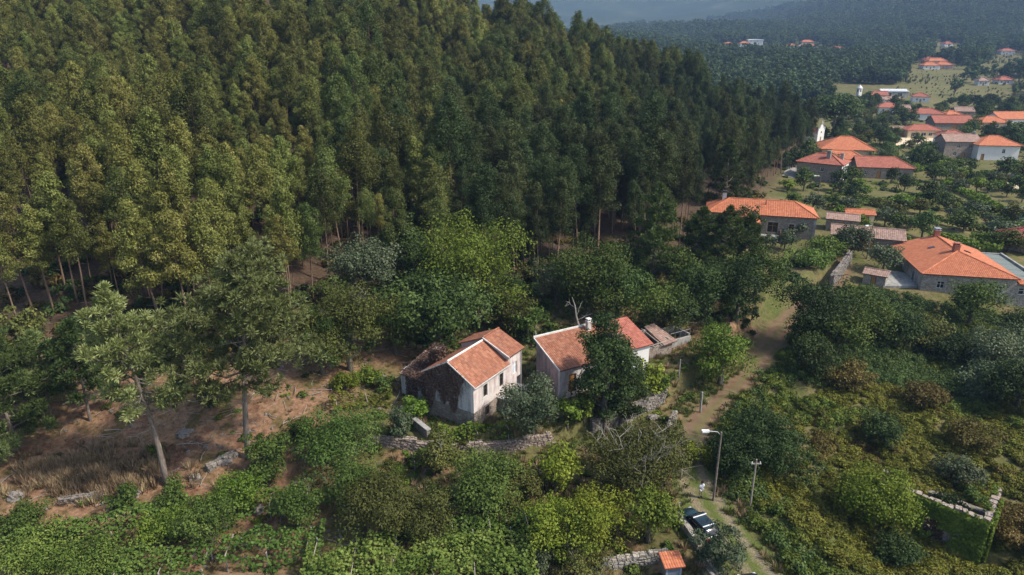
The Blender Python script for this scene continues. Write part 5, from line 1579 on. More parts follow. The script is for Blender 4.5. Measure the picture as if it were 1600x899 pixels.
# --- maritime pines
def pine_meshes(name, Hh, R, seed, lean=None, L=.42, cb=.35, dead=14, dens=1.0, conic=.5, tufts=58, W=.10):
    rng = np.random.default_rng(seed)
    mb = MB(); dd = MB()
    lx, ly = rng.normal(0, .02 * Hh, 2)
    if lean: lx, ly = lean
    def axis(t): return np.array([lx * t ** 1.8 + .15 * math.sin(t * 5), ly * t + .12 * math.cos(t * 4), Hh * t])
    tp = [axis(t) for t in np.linspace(0, 1, 11)]; tp[0][2] = -.8
    r0 = .013 * Hh
    mb.tube(tp, np.linspace(r0 * 1.2, r0 * .12, 11), 9)
    P, D, T = [], [], []
    nb = int(46 * dens)
    for i in range(nb):
        t = cb + (1 - cb) * (i + rng.random()) / nb
        s = (t - cb) / (1 - cb)
        prof = (math.sin(math.pi * min(1, (s * .85 + .18))) ** .8) * (1 - conic) + conic * (1 - s) * 1.05
        ln = R * max(.10, prof) * rng.uniform(.65, 1.12)
        az = i * 2.399 + rng.normal(0, .35)
        el = rng.uniform(-.05, .35) + .55 * s
        a = axis(t); dirv = np.array([math.cos(az) * math.cos(el), math.sin(az) * math.cos(el), math.sin(el)])
        e = a + dirv * ln
        pth = limb_path(a, e, rng, -.05)
        mb.tube(pth, np.linspace(.09 * (1.2 - s), .02, len(pth)), 5)
        nt = max(3, int(ln * 4.2))
        for j in range(nt):
            f = rng.uniform(.38, 1.04); c = a + (e - a) * f + rng.normal(0, .13 * ln * (.5 + f * .5), 3) * np.array([1, 1, .5]) + np.array([0, 0, .2])
            rr = rng.uniform(.40, .70)
            m = tufts
            d = unit(rng.normal(size=(m, 3)) + dirv * .5 + np.array([0, 0, .75]))
            P.append(c + d * (rr * rng.uniform(.25, 1, m))[:, None]); D.append(d); T.append(np.full(m, rng.random()))
    for i in range(dead):
        t = rng.uniform(cb * .78, cb * 1.5); a = axis(t); az = rng.uniform(0, 6.28); ln = R * rng.uniform(.25, .62)
        e = a + np.array([math.cos(az), math.sin(az), rng.uniform(-.35, .15)]) * ln
        pth = limb_path(a, e, rng, -.08); dd.tube(pth, np.linspace(.035, .010, len(pth)), 4)
        for j in range(6):
            q = np.array(pth[1 + j % 4]); v = unit(rng.normal(size=3)) * ln * rng.uniform(.2, .45); v[2] -= .1
            dd.tube([tuple(q), tuple(q + v)], [.014, .005], 4)
    P = np.concatenate(P); D = np.concatenate(D); T = np.concatenate(T)
    n = len(P)
    # needles: long axis along the tuft direction
    side = unit(np.cross(D, unit(rng.normal(size=(n, 3))))); Nn = np.cross(D, side)
    l = (L * rng.uniform(.7, 1.25, n))[:, None] / 2; w = (W * rng.uniform(.7, 1.2, n))[:, None] / 2
    V = np.stack([P - D * l, P + side * w, P + D * l, P - side * w], 1).reshape(-1, 3)
    me = bpy.data.meshes.new(name + '_crown')
    me.vertices.add(4 * n); me.vertices.foreach_set('co', V.ravel()); me.loops.add(4 * n); me.loops.foreach_set('vertex_index', np.arange(4 * n))
    me.polygons.add(n); me.polygons.foreach_set('loop_start', np.arange(0, 4 * n, 4)); me.polygons.foreach_set('loop_total', np.full(n, 4)); me.update(calc_edges=True)
    at_ = me.attributes.new('tint', 'FLOAT', 'POINT'); at_.data.foreach_set('value', np.repeat(np.clip(.5 * T + .5 * rng.random(n), 0, 1), 4).astype(np.float32))
    return me, mb.mesh(name + '_trunk', True), (dd.mesh(name + '_dead') if dead else None)

x, y, z = gnd(260, 762)
tree_thing('maritime_pine', 'narrower grey-green pine on the bare slope with dead lower branches', 'tree', (x, y, z), pine_meshes('pine_a', 19.5, 5.0, 21, cb=.40, dead=24, dens=1.0, lean=(-1.8, 0)), 'pine', 'bark_pine', 0)
x, y, z = gnd(388, 722)
tree_thing('maritime_pine', 'largest spreading pine, its wide crown left of the derelict house', 'tree', (x, y, z), pine_meshes('pine_b', 21.5, 7.6, 33, cb=.38, dead=20, dens=1.35, conic=.35, lean=(3.0, .5)), 'pine', 'bark_pine', 0)

# --- dark conifers and other trees at the left edge
def pine_at(u, v, Hh, R, leaf, label, seed, **kw):
    x, y, z = gnd(u, v)
    tree_thing('pine_tree', label, 'tree', (x, y, z - .1), pine_meshes('pine', Hh, R, seed, **kw), leaf, 'bark_pine', random.uniform(0, 6))
pine_at(25, 705, 14.5, 4.6, 'pine_dark', 'dense dark evergreen cut by the left edge of the photo', 41, cb=.08, dead=0, conic=.4, dens=1.2)
pine_at(-25, 745, 12, 4.2, 'pine', 'lower grey-green pine at the bottom of the left edge', 42, cb=.08, dead=0, conic=.4)
pine_at(85, 655, 9.5, 3.6, 'pine', 'short pine behind the narrower leaning pine', 43, cb=.2, dead=4, conic=.4, dens=.8)
pine_at(140, 660, 11, 3.4, 'pine_dark', 'slim dark pine standing right behind the narrower pine', 44, cb=.25, dead=4, conic=.4, dens=.8)
pine_at(1018, 448, 15.5, 4.8, 'pine_dark', 'full conical dark pine behind the cottage', 45, cb=.10, dead=0, conic=.55, dens=1.3)
pine_at(1088, 432, 11, 3.6, 'pine_dark', 'left pine of the slender trio below the long stone house', 46, cb=.3, dead=3, conic=.4, dens=.8)
pine_at(1126, 438, 11.5, 3.8, 'pine_dark', 'middle pine of the slender trio below the long stone house', 47, cb=.3, dead=3, conic=.4, dens=.8)
pine_at(1160, 430, 9.5, 3.2, 'pine_dark', 'right pine of the slender trio below the long stone house', 48, cb=.3, dead=3, conic=.4, dens=.8)
pine_at(1130, 330, 15, 5.2, 'pine_dark', 'broad bright green pine at the wood edge behind the long roof', 49, cb=.12, dead=0, conic=.5, dens=1.0)

# --- orchard and garden round the two old houses
T = tree
T(425, 742, 5.2, 2.4, 'broad', 'dense green shrub tree under the right side of the largest pine', cb=.05, stems=3, name='shrub_tree')
T(540, 738, 6.0, 4.6, 'broad', 'wide dark fruit tree left of the stone base', cb=.1, name='fruit_tree')
T(690, 742, 4.6, 2.6, 'bronze', 'pale yellowish bush tree in front of the stone base', cb=.08, name='fruit_tree', bare=5)
T(628, 692, 4.2, 1.8, 'olive', 'small greyish shrub at the left foot of the stone base', cb=.05, name='shrub')
T(648, 660, 3.0, 1.9, 'bright', 'low bright shrub under the grey gable wall', cb=.02, name='shrub')
T(832, 690, 5.6, 3.5, 'olive', 'round silvery olive tree before the concrete landing', cb=.06, name='olive_tree', k=.0036, cover=1.05)
T(886, 668, 3.6, 1.7, 'bright', 'light green fig bush between the olive and the dark tree', cb=.05, name='fig_bush', k=.005)
T(912, 668, 3.2, 1.5, 'bright', 'bright bush touching the foot of the dark tree', cb=.05, name='fig_bush', k=.005)
T(940, 672, 12.6, 3.9, 'dark', 'tall dark evergreen hiding the middle of the cottage roof', cb=.03, name='bay_tree', k=.0038, cover=1.35, stems=2, lump=.15, bare=3)
T(968, 668, 9.4, 3.0, 'dark', 'shorter dark evergreen leaning on the tall one', cb=.04, name='bay_tree', k=.0038, cover=1.3, stems=1, lump=.15)
T(1008, 622, 4.4, 2.2, 'yellow', 'yellow-green lemon tree under the white end wall', cb=.12, name='lemon_tree', k=.0048)
T(1030, 625, 3.4, 1.5, 'bright', 'small bright bush right of the lemon tree', cb=.05, name='shrub')
T(1124, 602, 7.6, 4.4, 'bright', 'rounded fresh green walnut tree beside the upper track', cb=.12, name='walnut_tree')
T(985, 772, 6.4, 5.2, 'bronze', 'broad bronze-green tree with pale bare branches below the terrace', cb=.1, name='fruit_tree', bare=26, cover=.75)
T(1030, 745, 5.4, 3.2, 'bronze', 'bronze-green tree right of the broad bare-branched one', cb=.1, name='fruit_tree', bare=6, cover=.85)
T(868, 772, 4.8, 2.6, 'yellow', 'small vivid yellow-green tree in the middle orchard', cb=.1, name='citrus_tree', k=.0048)
T(755, 802, 5.6, 4.5, 'broad', 'wide dark green tree in the middle of the orchard', cb=.1, name='fruit_tree')
T(812, 800, 4.2, 2.6, 'bronze', 'olive-green tree right of the wide orchard tree', cb=.1, name='fruit_tree')
T(1012, 852, 5.2, 2.9, 'bright', 'small orange tree with visible trunk beside the parked car', cb=.28, name='orange_tree', k=.0046)
T(882, 872, 5.6, 3.4, 'yellow', 'yellow-green citrus tree at the front right of the orchard', cb=.2, name='citrus_tree')
T(932, 862, 5.4, 3.2, 'yellow', 'second citrus tree, right beside the front yellow-green one', cb=.25, name='citrus_tree')
T(598, 842, 6.0, 4.2, 'bronze', 'dull olive fruit tree between the two vine canopies', cb=.1, name='fruit_tree', cover=.8)
T(560, 800, 5.0, 3.2, 'broad', 'green fruit tree left of the dull olive one', cb=.1, name='fruit_tree')
T(668, 845, 4.6, 2.8, 'bronze', 'yellowish olive tree just behind the big vine canopy', cb=.1, name='fruit_tree')
T(378, 802, 4.6, 2.6, 'bright', 'round green bush tree below the largest pine', cb=.05, name='shrub_tree')
T(470, 828, 4.4, 2.5, 'broad', 'rounded fruit tree at the path between vine rows', cb=.08, name='fruit_tree')
T(420, 760, 3.2, 1.9, 'broad', 'small bush right of the largest pine foot', cb=.05, name='shrub')
T(470, 690, 2.4, 1.9, 'broad', 'low bush on the bare bank right of the largest pine', cb=.02, name='shrub')
T(330, 640, 3.4, 2.0, 'dark', 'dark bush in the shade between the two big pines', cb=.03, name='shrub')
T(245, 712, 1.5, 1.1, 'yellow', 'small yellow flowering bush by the narrower pine trunk', cb=.02, name='shrub')
T(192, 800, 2.8, 1.7, 'broad', 'small green bush left of the narrower pine foot', cb=.03, name='shrub')
T(275, 800, 3.2, 2.0, 'broad', 'small green bush at the foot of the narrower pine', cb=.03, name='shrub')
T(30, 845, 3.4, 2.6, 'broad', 'green bush in the lower left corner', cb=.03, name='shrub')
T(335, 850, 4.8, 3.2, 'broad', 'green fruit tree among the left vine rows', cb=.1, name='fruit_tree')
T(265, 855, 3.6, 2.6, 'bright', 'low green tree left among the vine rows', cb=.1, name='fruit_tree')
T(70, 893, 3.0, 4.0, 'vine', 'wide pale green bush along the bottom left edge', cb=.02, name='shrub')
T(160, 902, 3.0, 3.4, 'vine', 'second pale green bush along the bottom left edge', cb=.02, name='shrub')
T(1122, 897, 4.2, 2.1, 'olive', 'silvery olive bush in front of the parked car', cb=.05, name='olive_bush', k=.0034, cover=1.1)
T(838, 900, 2.8, 1.6, 'olive', 'silvery bush at the bottom edge right of the vine canopy', cb=.02, name='shrub')
T(905, 905, 3.2, 2.8, 'bronze', 'half-bare bush at the bottom edge near the garden wall', cb=.05, name='shrub', bare=14, cover=.5)
T(575, 600, 2.4, 1.8, 'bright', 'bright low bush on the bank left of the annex', cb=.02, name='shrub')
T(540, 612, 2.2, 1.9, 'yellow', 'yellowish low bush on the bank left of the annex', cb=.02, name='shrub')
T(600, 612, 2.0, 1.6, 'broad', 'green low bush at the annex corner', cb=.02, name='shrub')

# --- the belt between the old houses and the plantation
T(745, 500, 14.5, 7.4, 'bright', 'big rounded fresh green tree behind the derelict house', cb=.12)
T(688, 560, 11.0, 7.0, 'fern', 'broad leafy chestnut directly behind the derelict house roof', cb=.08, name='chestnut_tree', k=.0052)
T(618, 555, 8.0, 4.6, 'broad', 'dark leafy tree left of the chestnut', cb=.08)
T(548, 580, 10.5, 5.6, 'bronze', 'olive-brown tree with bare twigs right of the largest pine', cb=.12, bare=16)
T(505, 585, 8.0, 4.0, 'broad', 'green tree squeezed behind the largest pine', cb=.1)
T(572, 470, 9.5, 5.0, 'olive', 'pale grey-green tree at the plantation foot', cb=.15)
T(640, 450, 10.5, 4.6, 'fern', 'feathery green tree left of the big rounded tree', cb=.1)
T(668, 470, 9.0, 4.0, 'fern', 'lower feathery tree between chestnut and rounded tree', cb=.1)
T(800, 520, 6.0, 3.6, 'bronze', 'dull green bush tree right of the rounded tree', cb=.05)
T(824, 532, 4.8, 2.5, 'broad', 'small round tree with thin trunk between the two old houses', cb=.3, name='fruit_tree')
T(918, 500, 11.0, 6.4, 'broad', 'large green tree behind the cottage chimney', cb=.1)
T(965, 500, 9.0, 4.4, 'fern', 'green tree leaning right of the one behind the chimney', cb=.1)
T(868, 480, 7.0, 3.8, 'olive', 'greyish tree left of the one behind the chimney', cb=.1)
T(1020, 520, 7.5, 4.2, 'broad', 'leafy tree behind the roofless pen', cb=.08)
T(1062, 520, 6.5, 4.0, 'dark', 'dark tree behind the grey walled pen', cb=.08)
T(1100, 498, 8.0, 4.4, 'fern', 'grey-green tree above the walnut', cb=.1)
T(1150, 500, 8.6, 4.6, 'dark', 'dark tree right above the walnut', cb=.1)
T(1180, 470, 8.0, 4.2, 'broad', 'dark green tree left of the upper track', cb=.1)
T(1130, 465, 6.0, 3.8, 'dark', 'low dark tree under the pine trio', cb=.08)
T(1065, 465, 6.5, 3.6, 'broad', 'green tree under the left pine of the trio', cb=.08)

# --- right of the track
T(1270, 545, 10.5, 5.4, 'dark', 'tall dark tree on the right bank of the upper track', cb=.08)
T(1266, 590, 5.8, 3.8, 'dark', 'dark bushy tree leaning over the track', cb=.04)
T(1305, 560, 7.5, 4.6, 'broad', 'green tree right of the tall dark one', cb=.06)
T(1345, 530, 6.8, 5.0, 'broad', 'broad green tree below the roadside hut', cb=.08)
T(1390, 540, 5.6, 5.0, 'dark', 'dark spreading tree below the concrete yard', cb=.06)
T(1445, 545, 4.8, 5.0, 'bronze', 'olive-green tree below the big hip roof', cb=.06)
T(1512, 512, 8.2, 4.2, 'broad', 'layered dark tree in front of the big hip-roofed house', cb=.18)
T(1485, 565, 4.2, 4.6, 'dark', 'dark low tree before the layered one', cb=.04)
T(1562, 590, 7.0, 5.6, 'olive', 'large grey-green tree at the right edge', cb=.05)
T(1604, 548, 6.4, 5.0, 'dark', 'dark tree cut by the right edge below the hip roof', cb=.05)
T(1590, 640, 6.6, 4.8, 'dark', 'dark bushy tree at the right edge above the ruin', cb=.03)
T(1545, 625, 5.2, 4.2, 'olive', 'grey-green bush left of the right edge trees', cb=.03)
T(1180, 705, 5.2, 4.0, 'dark', 'dark rounded shrub mass right of the street lamp', cb=.02, name='large_shrub')
T(1150, 745, 4.6, 3.2, 'dark', 'dark shrub directly behind the street lamp', cb=.02, name='large_shrub')
T(1215, 740, 4.6, 3.6, 'dark', 'dark shrub between the thin pole and the brambles', cb=.02, name='large_shrub')
T(1372, 700, 4.2, 3.0, 'dark', 'dark round bush alone in the middle of the brambles', cb=.02, name='large_shrub')
T(1330, 610, 3.6, 3.0, 'rust', 'rusty brown bush at the top of the brambles', cb=.02, name='large_shrub')
T(1512, 705, 3.6, 2.8, 'rust', 'rusty brown bush above the ruin', cb=.02, name='large_shrub')
T(1440, 640, 3.4, 3.0, 'rust', 'brownish bush in the upper right brambles', cb=.02, name='large_shrub')
T(1362, 822, 5.6, 3.9, 'yellow', 'yellow-green ivy mound swallowing the left end of the ruin', cb=.02, name='ivy_mound', cover=1.1, lump=.15)
T(1320, 800, 3.4, 2.6, 'bramble_y', 'yellowish shrub left of the ivy mound', cb=.02, name='large_shrub')
T(1478, 800, 2.0, 1.8, 'dark', 'dark bush filling the inside of the ruin', cb=.02, name='large_shrub')
T(1518, 795, 2.6, 1.7, 'broad', 'green ivy bush in the ruin corner', cb=.02, name='large_shrub')
T(1490, 758, 3.2, 2.4, 'olive', 'pale leafy bush growing behind the ruin wall', cb=.05, name='large_shrub')
T(1600, 860, 3.8, 3.0, 'rust', 'rusty bush right of the ruin corner', cb=.02, name='large_shrub')
T(1395, 880, 2.6, 2.6, 'dark', 'low dark bush under the ruin', cb=.02, name='large_shrub')
T(1090, 720, 2.2, 1.6, 'yellow', 'small yellowish bush at the foot of the street lamp', cb=.02, name='shrub')

# --- near the upper houses
T(1163, 372, 6.6, 3.6, 'dark', 'dark tree hiding the front wing of the long house', cb=.1)
T(1225, 392, 3.6, 2.6, 'olive', 'rounded olive tree on the lawn of the long house', cb=.2, name='olive_tree')
T(1197, 385, 2.6, 2.0, 'olive', 'small shrub below the timber porch', cb=.05, name='shrub')
T(1240, 372, 3.4, 2.6, 'olive', 'loose grey bush against the dark stone wall', cb=.05, name='shrub')
T(1378, 425, 5.0, 3.6, 'olive', 'round olive tree in the concrete yard', cb=.15, name='olive_tree')
T(1330, 400, 6.0, 4.2, 'olive', 'silvery olive tree left of the utility post', cb=.08, name='olive_tree')
T(1290, 400, 3.4, 4.4, 'vine', 'bright vine-covered mass below the stone house corner', cb=.02, name='vine_mass')
T(1262, 418, 3.2, 4.0, 'vine', 'bright vine mass at the top of the field wall', cb=.02, name='vine_mass')
T(1310, 345, 3.4, 2.2, 'bright', 'bright green bush left of the orchard shed', cb=.02, name='shrub')
T(1345, 362, 3.2, 2.2, 'bright', 'bright green bush before the orchard shed', cb=.02, name='shrub')
T(1300, 215, 17, 12.0, 'pine_dark', 'huge domed umbrella pine towering over the chapel', cb=.45, name='umbrella_pine', bark='bark_pine', cover=1.3, lump=.15)
T(1312, 300, 6.6, 3.4, 'dark', 'dark tree at the right corner of the tall stone house', cb=.05)

# --- bare dead trunk behind the cottage
def snag():
    x, y, z = gnd(905, 527)
    t = thing('dead_tree', 'bleached bare dead trunk behind the cottage roof', 'dead tree', (x, y, z))
    rng = np.random.default_rng(4)
    mb = MB(); mb.tube([(0, 0, -.5), (-.1, 0, 1.5), (-.5, 0, 3.0), (-.7, 0, 4.4), (-1.1, 0, 5.6)], [.2, .17, .13, .09, .03], 7); mb.build('trunk', MAT['bark_dead'], t)
    for a, b in (((-.5, 0, 3.0), (.3, .2, 5.0)), ((-.7, 0, 4.2), (-1.9, .3, 4.9)), ((-.3, 0, 2.4), (1.6, -.2, 3.4)), ((0, 0, 1.6), (1.9, .2, 2.2))):
        mb = MB(); p = limb_path(a, b, rng, .06); mb.tube(p, np.linspace(.07, .015, len(p)), 5)
        for k in range(3):
            q = np.array(p[2 + k % 2]); mb.tube([tuple(q), tuple(q + unit(rng.normal(size=3)) * .8)], [.03, .008], 4)
        mb.build('branch', MAT['bark_dead'], t)
snag()

# ------------------------------------------------------------------ vine canopies
def vine_row(p0, p1, width, h, label, seed, leaf='vine', dens=1.0, sag=.3, ls=.27, name='vine_trellis', cat='vines', posts=True):
    rng = np.random.default_rng(seed)
    a = np.array(gnd(*p0)[:2]); b = np.array(gnd(*p1)[:2])
    L = np.linalg.norm(b - a); d = (b - a) / L; n = np.array([-d[1], d[0]])
    z0 = H(*a)
    t = thing(name, label, cat, (a[0], a[1], z0), math.atan2(d[1], d[0]))
    def hz(s, w):
        q = a + d * s[..., None] + n * w[..., None]; return H0(q[..., 0], q[..., 1]) - z0
    nl = int(L * width * 62 * dens)
    s = rng.uniform(-.3, L + .3, nl); w = rng.uniform(-width / 2, width / 2, nl)
    edge = np.abs(w) / (width / 2)
    lum = vn(s, w, 1.3, seed) * .5 + vn(s, w, .5, seed + 1) * .3
    keep = rng.random(nl) < np.clip(1.15 - edge ** 3 + lum * 1.6, .06, 1)
    s, w, edge, lum = s[keep], w[keep], edge[keep], lum[keep]
    z = hz(s, w) + h + lum * .95 + .55 * vn(s, w, 2.8, seed + 7) + rng.normal(0, .18, len(s)) - sag * edge ** 2
    # hanging skirts
    ns = int(L * 46 * dens)
    s2 = rng.uniform(0, L, ns); sd = np.where(rng.random(ns) < .7, -1, 1) ; w2 = sd * (width / 2 + rng.normal(0, .14, ns))
    dp = rng.random(ns) ** 1.3 * (h * .8) * np.clip(.55 + vn(s2, s2 * 0, 1.6, seed + 3), 0, 1)
    z2 = hz(s2, w2) + h - .25 - dp
    P = np.concatenate([np.stack([s, w, z], -1), np.stack([s2, w2, z2], -1)])
    Nn = np.concatenate([np.stack([rng.normal(0, .45, len(s)), rng.normal(0, .45, len(s)), np.ones(len(s))], -1), np.stack([rng.normal(0, .5, ns), sd * 1.0, rng.normal(.4, .4, ns)], -1)])
    ti = np.clip(.5 * rng.random(len(P)) + .5 * (vn(P[:, 0], P[:, 1], 1.5, seed + 5) * .6 + .5), 0, 1)
    link('foliage', leaf_mesh('vine_leaves', P, unit(Nn), ls, ls * .88, ti, rng), MAT['leaf_' + leaf], t)
    k = 0
    for ss in (np.arange(.4, L, 3.2) if posts else ()):
        for ww in (-width / 2 + .15, width / 2 - .15):
            zz = float(hz(np.array([ss]), np.array([ww]))[0]); mb = MB(); mb.tube([(ss, ww, zz - .4), (ss, ww, zz + h - .1)], .06, 6); mb.build('post', MAT['concrete'], t)
        zz = float(hz(np.array([ss]), np.array([0.0]))[0]); mb = MB(); mb.tube([(ss, -width / 2, zz + h - .12), (ss, width / 2, zz + h - .12)], .04, 5); mb.build('crossbar', MAT['wood_post'], t)
vine_row((-10, 868), (215, 842), 2.6, 1.8, 'long vine row at the lower left, nearest the bare slope', 61)
vine_row((225, 838), (400, 812), 2.4, 1.8, 'vine row below the two pines', 62)
vine_row((420, 806), (520, 792), 2.2, 1.8, 'short vine row left of the wide fruit tree', 63)
vine_row((185, 905), (330, 893), 3.0, 1.7, 'vine row at the bottom edge left of the centre', 64)
vine_row((355, 880), (505, 868), 2.6, 1.8, 'vine row ending left of the big canopy', 65)
vine_row((480, 925), (830, 905), 7.0, 2.1, 'big thick vine canopy along the bottom centre', 66, dens=1.15)
vine_row((700, 850), (850, 830), 2.2, 1.8, 'vine row behind the big canopy, below the wide tree', 67)
vine_row((640, 732), (740, 716), 1.8, 1.2, 'thin vine strip below the terrace wall', 68)
vine_row((690, 690), (800, 672), 1.6, .7, 'low bright plants on the terrace under the stone base', 69, leaf='bright')
vine_row((520, 640), (610, 632), 1.6, 1.0, 'overgrown yellowish strip on the bank left of the annex', 70, leaf='bramble_y')

# hedges, vegetable rows and small vineyards of the village gardens
hedges = [((1440, 346), (1600, 374), 2.2, 1.6, 'broad', 'long clipped hedge crossing the gardens behind the hip roof'),
          ((1400, 326), (1460, 316), 5.5, 1.9, 'bright', 'bright vine arbour behind the red roof of the long low house'),
          ((1300, 330), (1352, 318), 3.0, 1.5, 'broad', 'hedge on the bank under the tall stone house'),
          ((1345, 318), (1420, 330), 2.6, 1.5, 'dark', 'dark hedge below the long low stone house'),
          ((1476, 290), (1560, 330), 2.6, 1.3, 'bright', 'green strip running down the field below the white house'),
          ((1420, 268), (1480, 258), 4.5, 1.8, 'bright', 'vine arbour right of the paved yard'),
          ((1500, 318), (1600, 345), 1.6, .8, 'bramble', 'low crop row in the right hand gardens'),
          ((1490, 326), (1600, 352), 1.6, .8, 'bright', 'second low crop row in the right hand gardens'),
          ((1450, 385), (1560, 400), 3.0, 2.2, 'bright', 'tall green hedge right behind the hip roof'),
          ((1378, 392), (1420, 384), 3.0, 2.0, 'broad', 'bushy hedge left behind the hip roof'),
          ((1455, 372), (1530, 384), 1.4, .5, 'vine', 'vegetable row in the lawn behind the hip roof')]
for i, (a, b, w, h, lf, lb) in enumerate(hedges):
    vine_row(a, b, w, h, lb, 400 + i, leaf=lf, ls=.55, dens=.42, name='garden_hedge', cat='hedge', posts=False)

# ------------------------------------------------------------------ eucalyptus plantation
def euc_meshes(name, Hh, R, cb, seed, n=8500, L=.33, W=.145, conic=.6, fork=False):
    rng = np.random.default_rng(seed)
    mb = MB(); lx, ly = rng.normal(0, .018 * Hh, 2)
    def ax(t): return np.array([lx * t * t + .12 * math.sin(t * 6 + seed), ly * t * t + .1 * math.cos(t * 5), Hh * t])
    tp = [tuple(ax(t)) for t in np.linspace(0, .97, 9)]; tp[0] = (tp[0][0], tp[0][1], -1.5)
    r0 = .0075 * Hh + .01
    mb.tube(tp, np.linspace(r0 * 1.15, r0 * .2, 9), 6)
    cl, rr = [], []
    nb = 26
    for i in range(nb):
        s = (i + rng.random() * .8) / nb; t = cb + (1 - cb) * s
        prof = conic * (1 - s) ** .75 + (1 - conic) * math.sin(math.pi * min(1, .25 + s * .72)) ** .7
        ln = R * prof * rng.uniform(.55, 1.1)
        az = i * 2.399 + rng.normal(0, .4); el = .35 + .5 * s
        a = ax(t); e = a + np.array([math.cos(az) * math.cos(el), math.sin(az) * math.cos(el), math.sin(el) * .8]) * ln
        pth = limb_path(a, e, rng, .04, 3); mb.tube(pth, np.linspace(.05, .012, 4), 4)
        for f, q in ((.62, .8), (1.0, 1.0)):
            c = a + (e - a) * f + rng.normal(0, .18, 3); cl.append(c); rr.append(R * rng.uniform(.22, .40) * q * (.65 + .6 * prof))
    cl.append(ax(.985)); rr.append(R * .2); cl.append(ax(.95)); rr.append(R * .26)
    P, Nn, ti = crown_cloud(rng, cl, rr, n, 1.15, .15)
    for i in range(7):   # dead stubs on the bare bole
        a = ax(rng.uniform(.15, cb)); az = rng.uniform(0, 6.28); mb.tube([tuple(a), tuple(a + np.array([math.cos(az), math.sin(az), .3]) * rng.uniform(.5, 1.4))], [.025, .008], 4)
    return leaf_mesh(name + '_crown', P, Nn, L, W, ti, rng, droop=1.2), mb.mesh(name + '_trunk', True)

EUC = {}
for i in range(4): EUC[('euc_young', i)] = euc_meshes('eucalyptus', [17.5, 19, 18, 20][i], [3.1, 3.3, 2.9, 3.4][i], [.42, .50, .45, .52][i], 200 + i, conic=.75)
for i in range(4): EUC[('euc_mid', i)] = euc_meshes('eucalyptus', [20, 21.5, 19, 22][i], [3.2, 3.6, 3.0, 3.5][i], [.48, .55, .44, .58][i], 210 + i, conic=.5)
for i in range(4): EUC[('euc_cloud_shade', i)] = euc_meshes('eucalyptus', [20, 23, 21, 24][i], [3.5, 4.0, 3.6, 4.3][i], [.44, .52, .42, .55][i], 220 + i, conic=.3, n=10000)
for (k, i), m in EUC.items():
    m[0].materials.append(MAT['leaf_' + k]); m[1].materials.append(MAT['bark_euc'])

def in_view(X, Y, Z, mx=.06, my=.10):
    cp, sp_ = math.cos(PITCH), math.sin(PITCH)
    zc = Y * cp - (Z - CAMZ) * sp_; yc = Y * sp_ + (Z - CAMZ) * cp
    u = X / zc * FPX / 800; v = yc / zc * FPX / 449.5
    return (np.abs(u) < 1 + mx) & (v < 1 + my) & (v > -1.15) & (zc > 10)

